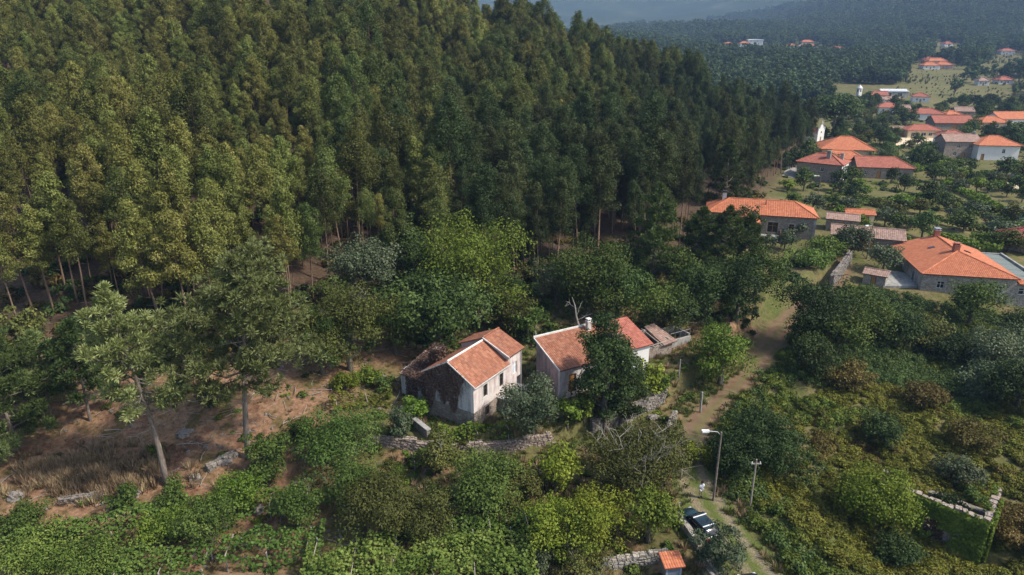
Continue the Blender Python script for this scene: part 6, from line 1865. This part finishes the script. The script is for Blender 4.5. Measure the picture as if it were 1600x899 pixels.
def plantation():
    rng = np.random.default_rng(77)
    sp = 3.0
    gx, gy = np.meshgrid(np.arange(-230, 130, sp), np.arange(60, 300, sp))
    X = (gx + rng.uniform(-.42, .42, gx.shape) * sp).ravel(); Y = (gy + rng.uniform(-.42, .42, gy.shape) * sp).ravel()
    d = Y - foot(X)
    yr = 238 + np.maximum(0, -10 - X) * 3
    ok = (d > 2 + 5 * vn(X, Y, 14, 21)) & (Y < yr + 35) & (X < 118)
    ok &= ~((X > 36) & (X < 70) & (Y > 118) & (Y < 150))
    gap = vn(X, Y, 16, 22) + .6 * vn(X, Y, 7, 23)
    ok &= gap > -.58
    ok &= rng.random(len(X)) > .12
    X, Y = X[ok], Y[ok]
    Z = H0(X, Y)
    iv = in_view(X, Y, Z + 12)
    X, Y, Z = X[iv], Y[iv], Z[iv]
    az = np.arctan2(X, Y)
    # warm young stand to the left and top, mature trees coloured dark as under cloud to the right and near the foot
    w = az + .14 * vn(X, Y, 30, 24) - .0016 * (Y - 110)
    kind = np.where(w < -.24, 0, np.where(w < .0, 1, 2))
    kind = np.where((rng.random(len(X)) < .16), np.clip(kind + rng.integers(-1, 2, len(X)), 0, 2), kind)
    dist = np.sqrt(X ** 2 + Y ** 2 + (CAMZ - Z - 12) ** 2)
    order = np.argsort(dist)
    names = ['euc_young', 'euc_mid', 'euc_cloud_shade']
    labs = ['warm yellow-green young eucalyptus in the plantation at left', 'mid-green slender eucalyptus in the middle of the hillside plantation', 'dark tall eucalyptus on the right part of the wooded hillside']
    var = rng.integers(0, 4, len(X)); rot = rng.uniform(0, 6.28, len(X)); sc = (.42 + .5 * rng.random(len(X)) ** .9) * (1 + .2 * vn(X, Y, 18, 25)) * (1 - .28 * sm(25, 100, X))
    sz = rng.uniform(.92, 1.08, len(X))
    protos = {}
    near = set(order[:300].tolist())
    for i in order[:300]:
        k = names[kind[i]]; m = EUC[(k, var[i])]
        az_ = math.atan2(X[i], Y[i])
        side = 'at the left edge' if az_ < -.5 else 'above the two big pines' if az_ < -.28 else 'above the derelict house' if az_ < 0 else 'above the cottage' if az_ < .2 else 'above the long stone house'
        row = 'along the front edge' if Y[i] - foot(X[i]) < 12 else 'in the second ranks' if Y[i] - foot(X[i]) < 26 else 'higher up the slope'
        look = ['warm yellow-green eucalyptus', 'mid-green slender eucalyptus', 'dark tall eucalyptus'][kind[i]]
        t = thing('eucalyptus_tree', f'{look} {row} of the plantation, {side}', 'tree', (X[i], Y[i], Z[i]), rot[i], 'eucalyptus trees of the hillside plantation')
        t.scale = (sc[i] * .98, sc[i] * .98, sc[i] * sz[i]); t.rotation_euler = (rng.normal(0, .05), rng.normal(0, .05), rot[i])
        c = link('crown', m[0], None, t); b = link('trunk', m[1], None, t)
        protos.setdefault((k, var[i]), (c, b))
    rest = order[300:]
    print('eucalyptus', len(X), 'rest', len(rest))
    keys = sorted(protos)
    idx = {k: j for j, k in enumerate(keys)}
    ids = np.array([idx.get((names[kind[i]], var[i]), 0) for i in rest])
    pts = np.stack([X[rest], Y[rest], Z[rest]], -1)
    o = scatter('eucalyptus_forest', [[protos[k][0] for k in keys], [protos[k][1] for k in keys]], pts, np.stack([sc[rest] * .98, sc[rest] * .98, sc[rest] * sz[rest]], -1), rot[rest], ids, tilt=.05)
    tag(o, 'dense eucalyptus plantation covering the hillside behind', 'forest', kind='stuff')

def scatter(name, proto_sets, pts, scl, rotz, ids, tilt=0.0, seed=0):
    """one object: instances of the given meshes on points (geometry nodes)"""
    rng = np.random.default_rng(seed)
    me = bpy.data.meshes.new(name)
    n = len(pts)
    me.vertices.add(n); me.vertices.foreach_set('co', np.asarray(pts, np.float32).ravel()); me.update()
    if np.ndim(scl) == 1: scl = np.repeat(np.asarray(scl)[:, None], 3, 1)
    a = me.attributes.new('scl', 'FLOAT_VECTOR', 'POINT'); a.data.foreach_set('vector', np.asarray(scl, np.float32).ravel())
    r = np.stack([rng.normal(0, tilt, n) if tilt else np.zeros(n), rng.normal(0, tilt, n) if tilt else np.zeros(n), rotz], -1)
    a = me.attributes.new('rot', 'FLOAT_VECTOR', 'POINT'); a.data.foreach_set('vector', r.astype(np.float32).ravel())
    a = me.attributes.new('idx', 'INT', 'POINT'); a.data.foreach_set('value', np.asarray(ids, np.int32))
    o = link(name, me, None)
    ng = bpy.data.node_groups.new(name, 'GeometryNodeTree')
    ng.interface.new_socket('Geometry', in_out='INPUT', socket_type='NodeSocketGeometry')
    ng.interface.new_socket('Geometry', in_out='OUTPUT', socket_type='NodeSocketGeometry')
    gi = ng.nodes.new('NodeGroupInput'); go = ng.nodes.new('NodeGroupOutput'); jo = ng.nodes.new('GeometryNodeJoinGeometry')
    def attr(nm, typ):
        q = ng.nodes.new('GeometryNodeInputNamedAttribute'); q.data_type = typ; q.inputs['Name'].default_value = nm
        return next(s for s in q.outputs if s.enabled and s.name == 'Attribute')
    for ps in proto_sets:
        for j, p in enumerate(ps):
            oi = ng.nodes.new('GeometryNodeObjectInfo'); oi.transform_space = 'ORIGINAL'
            oi.inputs['Object'].default_value = p; oi.inputs['As Instance'].default_value = True
            ip = ng.nodes.new('GeometryNodeInstanceOnPoints')
            ng.links.new(gi.outputs[0], ip.inputs['Points']); ng.links.new(oi.outputs['Geometry'], ip.inputs['Instance'])
            cm = ng.nodes.new('FunctionNodeCompare'); cm.data_type = 'INT'; cm.operation = 'EQUAL'
            ins = [s for s in cm.inputs if s.type == 'INT']
            ng.links.new(attr('idx', 'INT'), ins[0]); ins[1].default_value = j
            ng.links.new(cm.outputs[0], ip.inputs['Selection'])
            e2r = ng.nodes.new('FunctionNodeEulerToRotation')
            ng.links.new(attr('rot', 'FLOAT_VECTOR'), e2r.inputs[0]); ng.links.new(e2r.outputs[0], ip.inputs['Rotation'])
            ng.links.new(attr('scl', 'FLOAT_VECTOR'), ip.inputs['Scale'])
            ng.links.new(ip.outputs[0], jo.inputs[0])
    ng.links.new(jo.outputs[0], go.inputs[0])
    md = o.modifiers.new('scatter', 'NODES'); md.node_group = ng
    return o
plantation()

def foot_scrub():
    rng = np.random.default_rng(19)
    ms = []
    for i, (leaf, hh, R) in enumerate([('euc_mid', 6.0, 2.4), ('fern', 5.0, 2.6), ('dark', 4.4, 2.4), ('bronze', 4.0, 2.2)]):
        m = broad_meshes('scrub', hh, R, .36, 350 + i, .05, .9, stems=2); m[0].materials.append(MAT['leaf_' + leaf]); m[1].materials.append(MAT['bark_grey']); ms.append((leaf, m))
    looks = {'euc_mid': 'young olive-green sapling', 'fern': 'feathery green shrub', 'dark': 'dark bushy shrub', 'bronze': 'dull bronze shrub'}
    for i, x in enumerate(np.arange(-66, 40, 1.75)):
        X = x + rng.uniform(-1, 1); Y = float(foot(X)) + rng.uniform(-7, 5) + (-3 if X > -20 else 0)
        leaf, m = ms[rng.integers(4)]
        az = math.atan2(X, Y)
        side = 'at the left edge' if az < -.5 else 'behind the narrower pine' if az < -.38 else 'behind the largest pine' if az < -.22 else 'behind the derelict house' if az < 0 else 'behind the cottage' if az < .16 else 'left of the pine trio'
        t = thing('scrub_bush', f'{looks[leaf]} at the plantation foot {side}', 'shrub', (X, Y, H(X, Y) - .1), rng.uniform(0, 6), 'scrub along the plantation foot')
        s = rng.uniform(.5, 1.15); t.scale = (s, s, s * rng.uniform(.8, 1.2))
        link('crown', m[0], None, t); link('stem', m[1], None, t)
foot_scrub()

# ------------------------------------------------------------------ undergrowth: clumps shared by the scatters
def clump_mesh(name, R, hgt, n, L, W, seed, up=.4):
    rng = np.random.default_rng(seed)
    cl = [(rng.normal(0, R * .32), rng.normal(0, R * .32), hgt * rng.uniform(.15, .6)) for _ in range(9)]
    P, Nn, ti = crown_cloud(rng, cl, [R * rng.uniform(.3, .55) for _ in cl], n, hgt / R, up)
    return leaf_mesh(name, P, Nn, L, W, ti, rng)
def tuft_mesh(name, n, h, seed):
    rng = np.random.default_rng(seed)
    az = rng.uniform(0, 6.28, n); le = rng.uniform(.1, .7, n); r = rng.uniform(0, .35, n)
    D = unit(np.stack([np.cos(az) * le, np.sin(az) * le, np.ones(n)], -1)); B = np.stack([np.cos(az) * r, np.sin(az) * r, np.zeros(n)], -1)
    hh = h * rng.uniform(.5, 1.1, n)[:, None]; S = np.stack([-np.sin(az), np.cos(az), np.zeros(n)], -1) * .035
    V = np.stack([B - S, B + S, B + D * hh + S * .2, B + D * hh - S * .2], 1).reshape(-1, 3)
    me = bpy.data.meshes.new(name)
    me.vertices.add(4 * n); me.vertices.foreach_set('co', V.ravel()); me.loops.add(4 * n); me.loops.foreach_set('vertex_index', np.arange(4 * n))
    me.polygons.add(n); me.polygons.foreach_set('loop_start', np.arange(0, 4 * n, 4)); me.polygons.foreach_set('loop_total', np.full(n, 4)); me.update(calc_edges=True)
    a = me.attributes.new('tint', 'FLOAT', 'POINT'); a.data.foreach_set('value', np.repeat(rng.random(n), 4).astype(np.float32))
    return me
def seedling(nm, me, leaf, loc, label, cat='plant'):
    """the first plant of a kind stands in the scene itself; the scatter repeats it"""
    me.materials.append(MAT['leaf_' + leaf])
    o = link(nm, me, None); o.location = loc
    return tag(o, label, cat)

def undergrowth():
    rng = np.random.default_rng(5)
    def g(u, v): return gnd(u, v)
    B = [seedling('bramble_bush', clump_mesh('bramble', 1.1, .95, 700, .20, .13, 1), 'bramble', g(1250, 850), 'olive-green bramble clump beside the lower track edge'),
         seedling('bramble_bush', clump_mesh('bramble', 1.1, .85, 700, .20, .13, 2), 'bramble_y', g(1330, 660), 'yellowish bramble clump in the open mass right of the dark shrubs'),
         seedling('bramble_bush', clump_mesh('bramble', 1.2, 1.0, 700, .20, .13, 3), 'fern', g(1400, 600), 'deep green fern clump above the brambles'),
         seedling('bramble_bush', clump_mesh('bramble', 1.0, .8, 600, .20, .12, 4), 'rust', g(1560, 740), 'rusty dry bramble clump behind the ruin')]
    n = 9000
    X = rng.uniform(14, 110, n); Y = rng.uniform(30, 106, n)
    dr = X - road_x(Y)
    ok = (dr > 2.5 + .8 * vn(X, Y, 3, 31)) & ~((X > 63) & (Y > 104.5 - .21 * (X - 68))) & in_view(X, Y, H0(X, Y), .1, .25)
    X, Y, dr = X[ok], Y[ok], dr[ok]
    m1 = vn(X, Y, 9, 32) + .4 * vn(X, Y, 3.5, 33); m2 = vn(X, Y, 11, 34)
    far = sm(66, 80, Y)
    ids = np.where(m1 + .35 - .8 * far > .05, 1, 0)
    ids = np.where(far + m2 * .5 > .7, 2, ids); ids = np.where((m2 > .5) & (dr > 12) & (rng.random(len(X)) < .6), 3, ids)
    ids = np.where(dr < 6, np.where(rng.random(len(X)) < .75, 0, 2), ids)
    o = scatter('brambles', [B], np.stack([X, Y, H0(X, Y) - .15], -1), rng.uniform(.55, 1.25, len(X)), rng.uniform(0, 6.28, len(X)), ids, .1)
    tag(o, 'tangle of brambles and ferns covering the right slope', 'brambles', kind='stuff')
    # low shrubs and weeds among the orchard, terraces and the belt
    Wd = [seedling('weed_clump', clump_mesh('weed', .8, .6, 260, .24, .17, 11), 'broad', g(1040, 660), 'green weed clump on the bank above the track'),
          seedling('weed_clump', clump_mesh('weed', .8, .5, 260, .22, .16, 12), 'bright', g(1078, 622), 'bright green weed clump beside the granite post'),
          seedling('weed_clump', clump_mesh('weed', .7, .5, 260, .24, .17, 29), 'bronze', g(725, 700), 'dull bronze weed clump under the stone base'),
          seedling('weed_clump', clump_mesh('weed', .9, .8, 280, .26, .18, 14), 'dark', g(860, 520), 'dark undergrowth clump behind the cottage')]
    n = 5200
    X = rng.uniform(-75, 66, n); Y = rng.uniform(34, 122, n)
    soil = sm(-10, -22, X) * sm(44, 49, Y)
    ok = (X < road_x(Y) - 2.4) & (Y < foot(X) + 3) & (rng.random(n) > soil * .80) & (vn(X, Y, 5, 41) > -.35 + .0 * X)
    hs = np.array([0.544, 0.839]); gs = np.array([-.839, .544]); px, py = X + 3.9, Y - 61.5
    a, b = px * hs[0] + py * hs[1], px * gs[0] + py * gs[1]
    ok &= ~((a > -.6) & (a < 9.6) & (b > -3.0) & (b < 11))
    d2 = np.array([.87, .494]); px, py = X - 5.3, Y - 67.6; a, b = px * d2[0] + py * d2[1], -px * d2[1] + py * d2[0]
    ok &= ~((a > -.8) & (a < 15) & (b > -.8) & (b < 5.8))
    ok &= ~((X > 36) & (Y > 116))
    X, Y = X[ok], Y[ok]
    ids = np.where(Y > 80, np.where(rng.random(len(X)) < .6, 3, 0), np.where(vn(X, Y, 6, 43) > .1, 0, np.where(rng.random(len(X)) < .5, 2, 1)))
    s = rng.uniform(.4, 1.1, len(X)) * np.where(Y > 80, 1.7, 1)
    o = scatter('weeds', [Wd], np.stack([X, Y, H0(X, Y) - .12], -1), s, rng.uniform(0, 6.28, len(X)), ids, .1)
    tag(o, 'low weeds and bushes on the terraces and under the trees', 'weeds', kind='stuff')
    # forest floor
    n = 5200
    X = rng.uniform(-150, 70, n); Y = rng.uniform(60, 190, n)
    ok = (Y > foot(X) - 4) & in_view(X, Y, H0(X, Y), .05, .1) & (vn(X, Y, 8, 51) > -.2)
    X, Y = X[ok], Y[ok]
    Fl = [seedling('bracken_clump', clump_mesh('bracken', 1.0, .8, 200, .34, .2, 15), 'rust', g(330, 520), 'brown bracken clump at the plantation foot'), Wd[3]]
    o = scatter('forest_undergrowth', [Fl], np.stack([X, Y, H0(X, Y) - .1], -1), rng.uniform(.7, 1.9, len(X)), rng.uniform(0, 6.28, len(X)), (rng.random(len(X)) < .55).astype(int), .1)
    tag(o, 'dark bracken and scrub beneath the eucalyptus', 'undergrowth', kind='stuff')
    # dry grass on the bare slope, green grass along track and gardens
    G = [seedling('dry_grass_tuft', tuft_mesh('dry_grass', 46, .75, 16), 'dry', g(160, 745), 'tall dry straw tuft on the bare slope', 'grass'),
         seedling('grass_tuft', tuft_mesh('green_grass', 46, .4, 17), 'grass', g(1075, 700), 'green grass tuft at the track edge', 'grass')]
    c = gnd(150, 748)
    n = 420
    X1 = c[0] + rng.normal(0, 3.6, n); Y1 = c[1] + rng.normal(0, 1.5, n)
    n2 = 1500
    X2 = rng.uniform(-60, -14, n2); Y2 = rng.uniform(46, 78, n2); k = vn(X2, Y2, 5, 61) > .15; X2, Y2 = X2[k], Y2[k]
    n3 = 6500
    X3 = rng.uniform(-13, 30, n3); Y3 = rng.uniform(36, 105, n3); k = (np.abs(X3 - road_x(Y3)) > 1.1) & (X3 < road_x(Y3) + 3.2); X3, Y3 = X3[k], Y3[k]
    X = np.concatenate([X1, X2, X3]); Y = np.concatenate([Y1, Y2, Y3])
    ids = np.concatenate([np.zeros(len(X1)), np.zeros(len(X2)), np.where(rng.random(len(X3)) < .78, 1, 0)]).astype(int)
    s = np.concatenate([rng.uniform(.8, 1.6, len(X1)), rng.uniform(.25, .6, len(X2)), rng.uniform(.5, 1.2, len(X3))])
    o = scatter('grass', [G], np.stack([X, Y, H0(X, Y) - .03], -1), s, rng.uniform(0, 6.28, len(X)), ids, .1)
    tag(o, 'dry and green grass on the slope, terraces and track edges', 'grass', kind='stuff')
    # stones and fallen sticks on the bare slope
    bo = [o for o in scene.objects if o.name.startswith('boulder')][:4]
    X = np.concatenate([rng.uniform(-52, -14, 420), rng.uniform(-14, 16, 120)]); Y = np.concatenate([rng.uniform(45, 76, 420), rng.uniform(48, 60, 120)])
    o = scatter('slope_stones', [bo], np.stack([X, Y, H0(X, Y)], -1), rng.random(len(X)) ** 2 * .32 + .07, rng.uniform(0, 6.28, len(X)), rng.integers(0, 4, len(X)), .4)
    tag(o, 'loose stones littering the bare slope', 'stones', kind='stuff')
    st = thing('fallen_branch', 'bleached fallen branch lying on the bare slope between the pines', 'branch', g(300, 700))
    mb = MB(); mb.tube([(-1.6, 0, .12), (-.5, .2, .16), (.6, .1, .14), (1.7, .4, .3)], [.07, .06, .045, .02], 6); br = mb.build('limb', MAT['bark_dead'], st)
    mb = MB(); mb.tube([(-.4, .2, .16), (.2, .9, .35)], [.04, .012], 5); mb.tube([(.6, .1, .15), (1.1, -.6, .3)], [.035, .01], 5); mb.build('twigs', MAT['bark_dead'], st)
    X = np.concatenate([rng.uniform(-52, -12, 520), rng.uniform(-60, 30, 500)]); Y = np.concatenate([rng.uniform(45, 78, 520), rng.uniform(70, 125, 500)])
    o = scatter('fallen_sticks', [[br]], np.stack([X, Y, H0(X, Y) - .02], -1), rng.uniform(.2, .8, len(X)), rng.uniform(0, 6.28, len(X)), np.zeros(len(X)), .1)
    tag(o, 'fallen sticks and bark strewn over slope and forest floor', 'sticks', kind='stuff')
undergrowth()

# ------------------------------------------------------------------ village trees and the valley
HOUSES = [(o.matrix_basis.translation.x, o.matrix_basis.translation.y, o.name.split('.')[0]) for o in scene.objects if o.get('category') in ('house', 'barn', 'shed', 'chapel', 'warehouse', 'tower')]
def village():
    rng = np.random.default_rng(91)
    protos = []
    for i, (leaf, hh, R) in enumerate([('broad', 6.5, 3.6), ('dark', 8.0, 4.0), ('olive', 5.0, 3.2), ('bright', 4.8, 2.9), ('fern', 9.0, 4.4), ('bronze', 6.0, 3.4)]):
        m = broad_meshes('garden_tree', hh, R, .62, 300 + i, .12, .95)
        m[0].materials.append(MAT['leaf_' + leaf]); m[1].materials.append(MAT['bark_grey']); protos.append((leaf, m))
    n = 6000
    X = rng.uniform(60, 420, n); Y = rng.uniform(118, 470, n)
    az = X / Y
    ok = (Y < foot(X) + 8) & (az < .80) & (az > .30) & in_view(X, Y, H0(X, Y) + 3, .03, .05)
    hx = np.array([h[0] for h in HOUSES]); hy = np.array([h[1] for h in HOUSES])
    dh = np.min(np.hypot(X[:, None] - hx, (Y[:, None] - (hy + 4)) * .9), 1)
    # keep the houses open towards the camera
    cover = np.zeros(n, bool)
    for a, b in zip(hx, hy):
        cover |= (np.abs(X - a * Y / b) < 8) & (Y < b) & (Y > b - 20 - .02 * b)
    ok &= (dh > 9.5) & ~cover & ~((X > 60) & (X < 92) & (Y < 128))
    ok &= (vn(X, Y, 34, 71) > -.22)
    X, Y = X[ok], Y[ok]
    o_ = np.argsort(Y); X, Y = X[o_], Y[o_]
    keep = []
    for i in range(len(X)):
        if all((X[i] - X[j]) ** 2 + (Y[i] - Y[j]) ** 2 > (2.2 + Y[i] * .0065) ** 2 for j in keep): keep.append(i)
    dense = keep[240:]; keep = keep[:240]
    lab = {'broad': 'leafy green garden tree', 'dark': 'dark rounded garden tree', 'olive': 'silvery olive tree', 'bright': 'small bright fruit tree', 'fern': 'taller feathery tree', 'bronze': 'dull olive-brown tree'}
    HN = {'hip_roofed_house': 'big hip-roofed house', 'villa': 'cream villa', 'villa_wing': 'orange-roofed villa wing', 'tiled_cottage': 'pink cottage', 'wide_house': 'widest orange roof', 'white_tower': 'white tower'}
    HN = [HN.get(h[2], h[2].replace('_', ' ')) for h in HOUSES]
    for i in keep:
        leaf, m = protos[rng.integers(len(protos))]
        q = int(np.argmin(np.hypot(X[i] - hx, Y[i] - hy)))
        sd_ = 'left of' if X[i] / Y[i] < hx[q] / hy[q] else 'right of'
        pos = 'in front and' if Y[i] < hy[q] - 3 else 'behind and'
        t = thing('garden_tree', f"{lab[leaf]} {pos} {sd_} the {HN[q]}", 'tree', (X[i], Y[i], H(X[i], Y[i]) - .1), rng.uniform(0, 6.28), 'trees in the village gardens')
        s = rng.uniform(.45, .9) * (1 + .15 * float(sm(200, 350, Y[i]))); t.scale = (s, s, s * rng.uniform(.85, 1.1))
        link('crown', m[0], None, t); link('trunk', m[1], None, t)
    print('village trees', len(keep), len(dense))
    spots = [(1330, 318), (1352, 308), (1372, 332), (1395, 345), (1412, 300), (1437, 335), (1452, 322), (1470, 300), (1478, 330), (1402, 362), (1422, 358), (1440, 372), (1382, 355),
             (1328, 290), (1340, 300), (1360, 345), (1300, 325), (1320, 332), (1288, 320), (1500, 300), (1520, 335), (1545, 352), (1580, 352), (1565, 372), (1590, 365), (1505, 362), (1530, 385), (1575, 395),
             (1392, 288), (1430, 262), (1462, 262), (1482, 272), (1515, 268), (1540, 282), (1592, 300), (1405, 275), (1340, 262), (1300, 262), (1262, 250), (1246, 262), (1290, 240), (1255, 300), (1270, 328), (1230, 300), (1238, 325),
             (1450, 245), (1470, 240), (1420, 232), (1380, 225), (1400, 215), (1362, 215), (1350, 205), (1345, 235), (1525, 300), (1560, 300), (1490, 345)]
    for (u, v) in spots:
        X_, Y_, Z_ = gnd(u, v)
        leaf, m = protos[rng.integers(len(protos))]
        q = int(np.argmin(np.hypot(X_ - hx, Y_ - hy)))
        sd_ = 'left of' if X_ / Y_ < hx[q] / hy[q] else 'right of'
        pos = 'below and' if Y_ < hy[q] - 3 else 'above and'
        t = thing('garden_tree', f"{lab[leaf]} {pos} {sd_} the {HN[q]}", 'tree', (X_, Y_, Z_ - .1), rng.uniform(0, 6.28), 'trees in the village gardens')
        s = rng.uniform(.5, .95); t.scale = (s, s, s * rng.uniform(.8, 1.05))
        link('crown', m[0], None, t); link('trunk', m[1], None, t)
    if dense:
        cr = {}
        for o in scene.objects:
            if o.name.startswith('crown') and o.parent and o.parent.name.startswith('garden_tree'): cr.setdefault(o.data.name, o)
        cr = list(cr.values())
        d = np.array(dense)
        o = scatter('garden_thicket', [cr], np.stack([X[d], Y[d], H0(X[d], Y[d]) - .1], -1), rng.uniform(.7, 1.2, len(d)), rng.uniform(0, 6.28, len(d)), rng.integers(0, len(cr), len(d)), .03)
        tag(o, 'thicket of farther garden trees around the village', 'trees', kind='stuff')
    # shrubs and hedges between them
    S = [seedling('garden_shrub', clump_mesh('garden_shrub', 1.4, 1.2, 160, .55, .36, 81 + i), lf, gnd(u, v), lb) for i, (lf, u, v, lb) in enumerate([
        ('broad', 1462, 330, 'green shrub below the orchard lawn'), ('bright', 1430, 290, 'bright green shrub behind the red roof'), ('olive', 1530, 330, 'grey shrub in the sloping field below the white house')])]
    n = 6500
    X = rng.uniform(60, 430, n); Y = rng.uniform(116, 460, n)
    dh = np.min(np.hypot(X[:, None] - hx, Y[:, None] - (hy + 4)), 1)
    ok = (Y < foot(X) + 4) & (dh > 8.5) & (X / Y < .82) & (X / Y > .3) & (np.abs(vn(X, Y, 22, 72)) < .26)
    X, Y = X[ok], Y[ok]
    o = scatter('garden_shrubs', [S], np.stack([X, Y, H0(X, Y) - .15], -1), rng.uniform(.5, 1.3, len(X)), rng.uniform(0, 6.28, len(X)), rng.integers(0, 3, len(X)), .05)
    tag(o, 'hedges and shrubs dividing the village gardens', 'shrubs', kind='stuff')
    n = 9000
    X = rng.uniform(55, 330, n); Y = rng.uniform(106, 330, n)
    dh = np.min(np.hypot(X[:, None] - hx, Y[:, None] - (hy + 4)), 1)
    ok = (Y < foot(X) + 4) & (dh > 7) & (X / Y < .82) & (X / Y > .3) & (X > road_x(Y) + 2) & (rng.random(n) < .35 + .5 * vn(X, Y, 12, 78)) & in_view(X, Y, H0(X, Y))
    X, Y = X[ok], Y[ok]
    o = scatter('garden_weeds', [S], np.stack([X, Y, H0(X, Y) - .1], -1), rng.uniform(.12, .42, len(X)), rng.uniform(0, 6.28, len(X)), rng.integers(0, 3, len(X)), .05)
    tag(o, 'weeds, crops and low plants over the village plots', 'weeds', kind='stuff')
    # woods of the valley and far hills
    FT = []
    for i, (leaf, hh, R, L, ncl) in enumerate([('far', 12, 4.6, 1.25, 22), ('far', 15, 4.0, 1.25, 22), ('dark', 11, 4.8, 1.25, 20), ('broad', 8, 4.0, 1.1, 18)]):
        m = broad_meshes('valley_tree', hh, R, L, 320 + i, .08, .85, ncl=ncl)
        x, y, z = gnd([1490, 1415, 1330, 1585][i], [150, 128, 118, 150][i])
        t = tree_thing('valley_tree', ['tall dark tree cluster leader in the valley middle', 'tall slim tree below the far terraced farm', 'dark tree above the church tower', 'green tree in the terraced fields at far right'][i], 'tree', (x, y, z), m, leaf, 'bark_grey')
        FT.append(t.children[0])
    n = 60000
    Y = 330 + 1900 * rng.random(n) ** 1.15; X = Y * rng.uniform(-.12, .84, n)
    Z = H0(X, Y)
    field = vn(X, Y, 70, 7)
    fx = np.array([h[0] for h in HOUSES]); 
    ok = in_view(X, Y, Z, .03, .05)
    clear = np.zeros(n, bool)
    for a, b in zip(hx, hy):
        if b > 330: clear |= (np.abs(X - a * Y / b) < 13 + .006 * b) & (Y < b + 14) & (Y > b - 90 - .1 * b)
    ok &= ~clear | (rng.random(n) < .5)
    terr = (Y < 900) & ((np.sin(Y / 9) > .2) | (field > .15)) & (vn(X, Y, 130, 75) > .05)
    ok &= ~terr & ((Y > 450) | (rng.random(n) < .4))
    ok &= (foot(X) < Y) | (X > 118)
    ok &= (vn(X, Y, 45, 76) > -.45) 
    low = clear[ok]
    X, Y, Z = X[ok], Y[ok], Z[ok]
    prob = np.clip(.55 + (Y - 500) / 1500, 0, 1); k = rng.random(len(X)) < prob
    X, Y, Z, low = X[k], Y[k], Z[k], low[k]
    ids = np.where(rng.random(len(X)) < .78, rng.integers(0, 2, len(X)), rng.integers(2, 4, len(X)))
    sc = rng.uniform(.6, 1.25, len(X)) * (1 + .35 * sm(800, 1800, Y)) * np.where(low, rng.uniform(.14, .3, len(X)), 1)
    print('valley', len(X))
    ry = np.arange(400, 900, 7.0); RX, RY = np.meshgrid(np.arange(0, 700, 2.6), ry)
    RX = (RX + rng.uniform(-.6, .6, RX.shape)).ravel(); RY = RY.ravel() + 10 * np.sin(RX / 60) + rng.uniform(-.5, .5, RX.size)
    kk = in_view(RX, RY, H0(RX, RY), .02, .02) & ((RX > 118) | (RY > foot(RX))) & (vn(RX, RY, 45, 79) > -.2) & (rng.random(RX.size) < .6 + .5 * vn(RX, RY, 12, 80))
    RX, RY = RX[kk], RY[kk]
    X = np.concatenate([X, RX]); Y = np.concatenate([Y, RY]); Z = np.concatenate([Z, H0(RX, RY)])
    ids = np.concatenate([ids, np.full(len(RX), 3)]); sc = np.concatenate([sc, .06 + .16 * rng.random(len(RX)) ** 2])
    o = scatter('valley_woods', [FT], np.stack([X, Y, Z - .3], -1), sc, rng.uniform(0, 6.28, len(X)), ids)
    tag(o, 'dark woods on the valley floor and far hillside', 'woods', kind='stuff')
village()

# ------------------------------------------------------------------ air
def haze():
    mb = MB(); mb.box(-3700, 5000, -450, 6400, -20, 560)
    m, nt, out = newmat('haze')
    p = nt.nodes.new('ShaderNodeVolumePrincipled')
    p.inputs['Color'].default_value = (0.42, 0.62, 0.98, 1); p.inputs['Density'].default_value = 0.00014
    p.inputs['Anisotropy'].default_value = 0.0
    nt.links.new(p.outputs[0], out.inputs['Volume'])
    tag(mb.build('haze', m), 'thin blue haze in the valley air', kind='stuff')
haze()
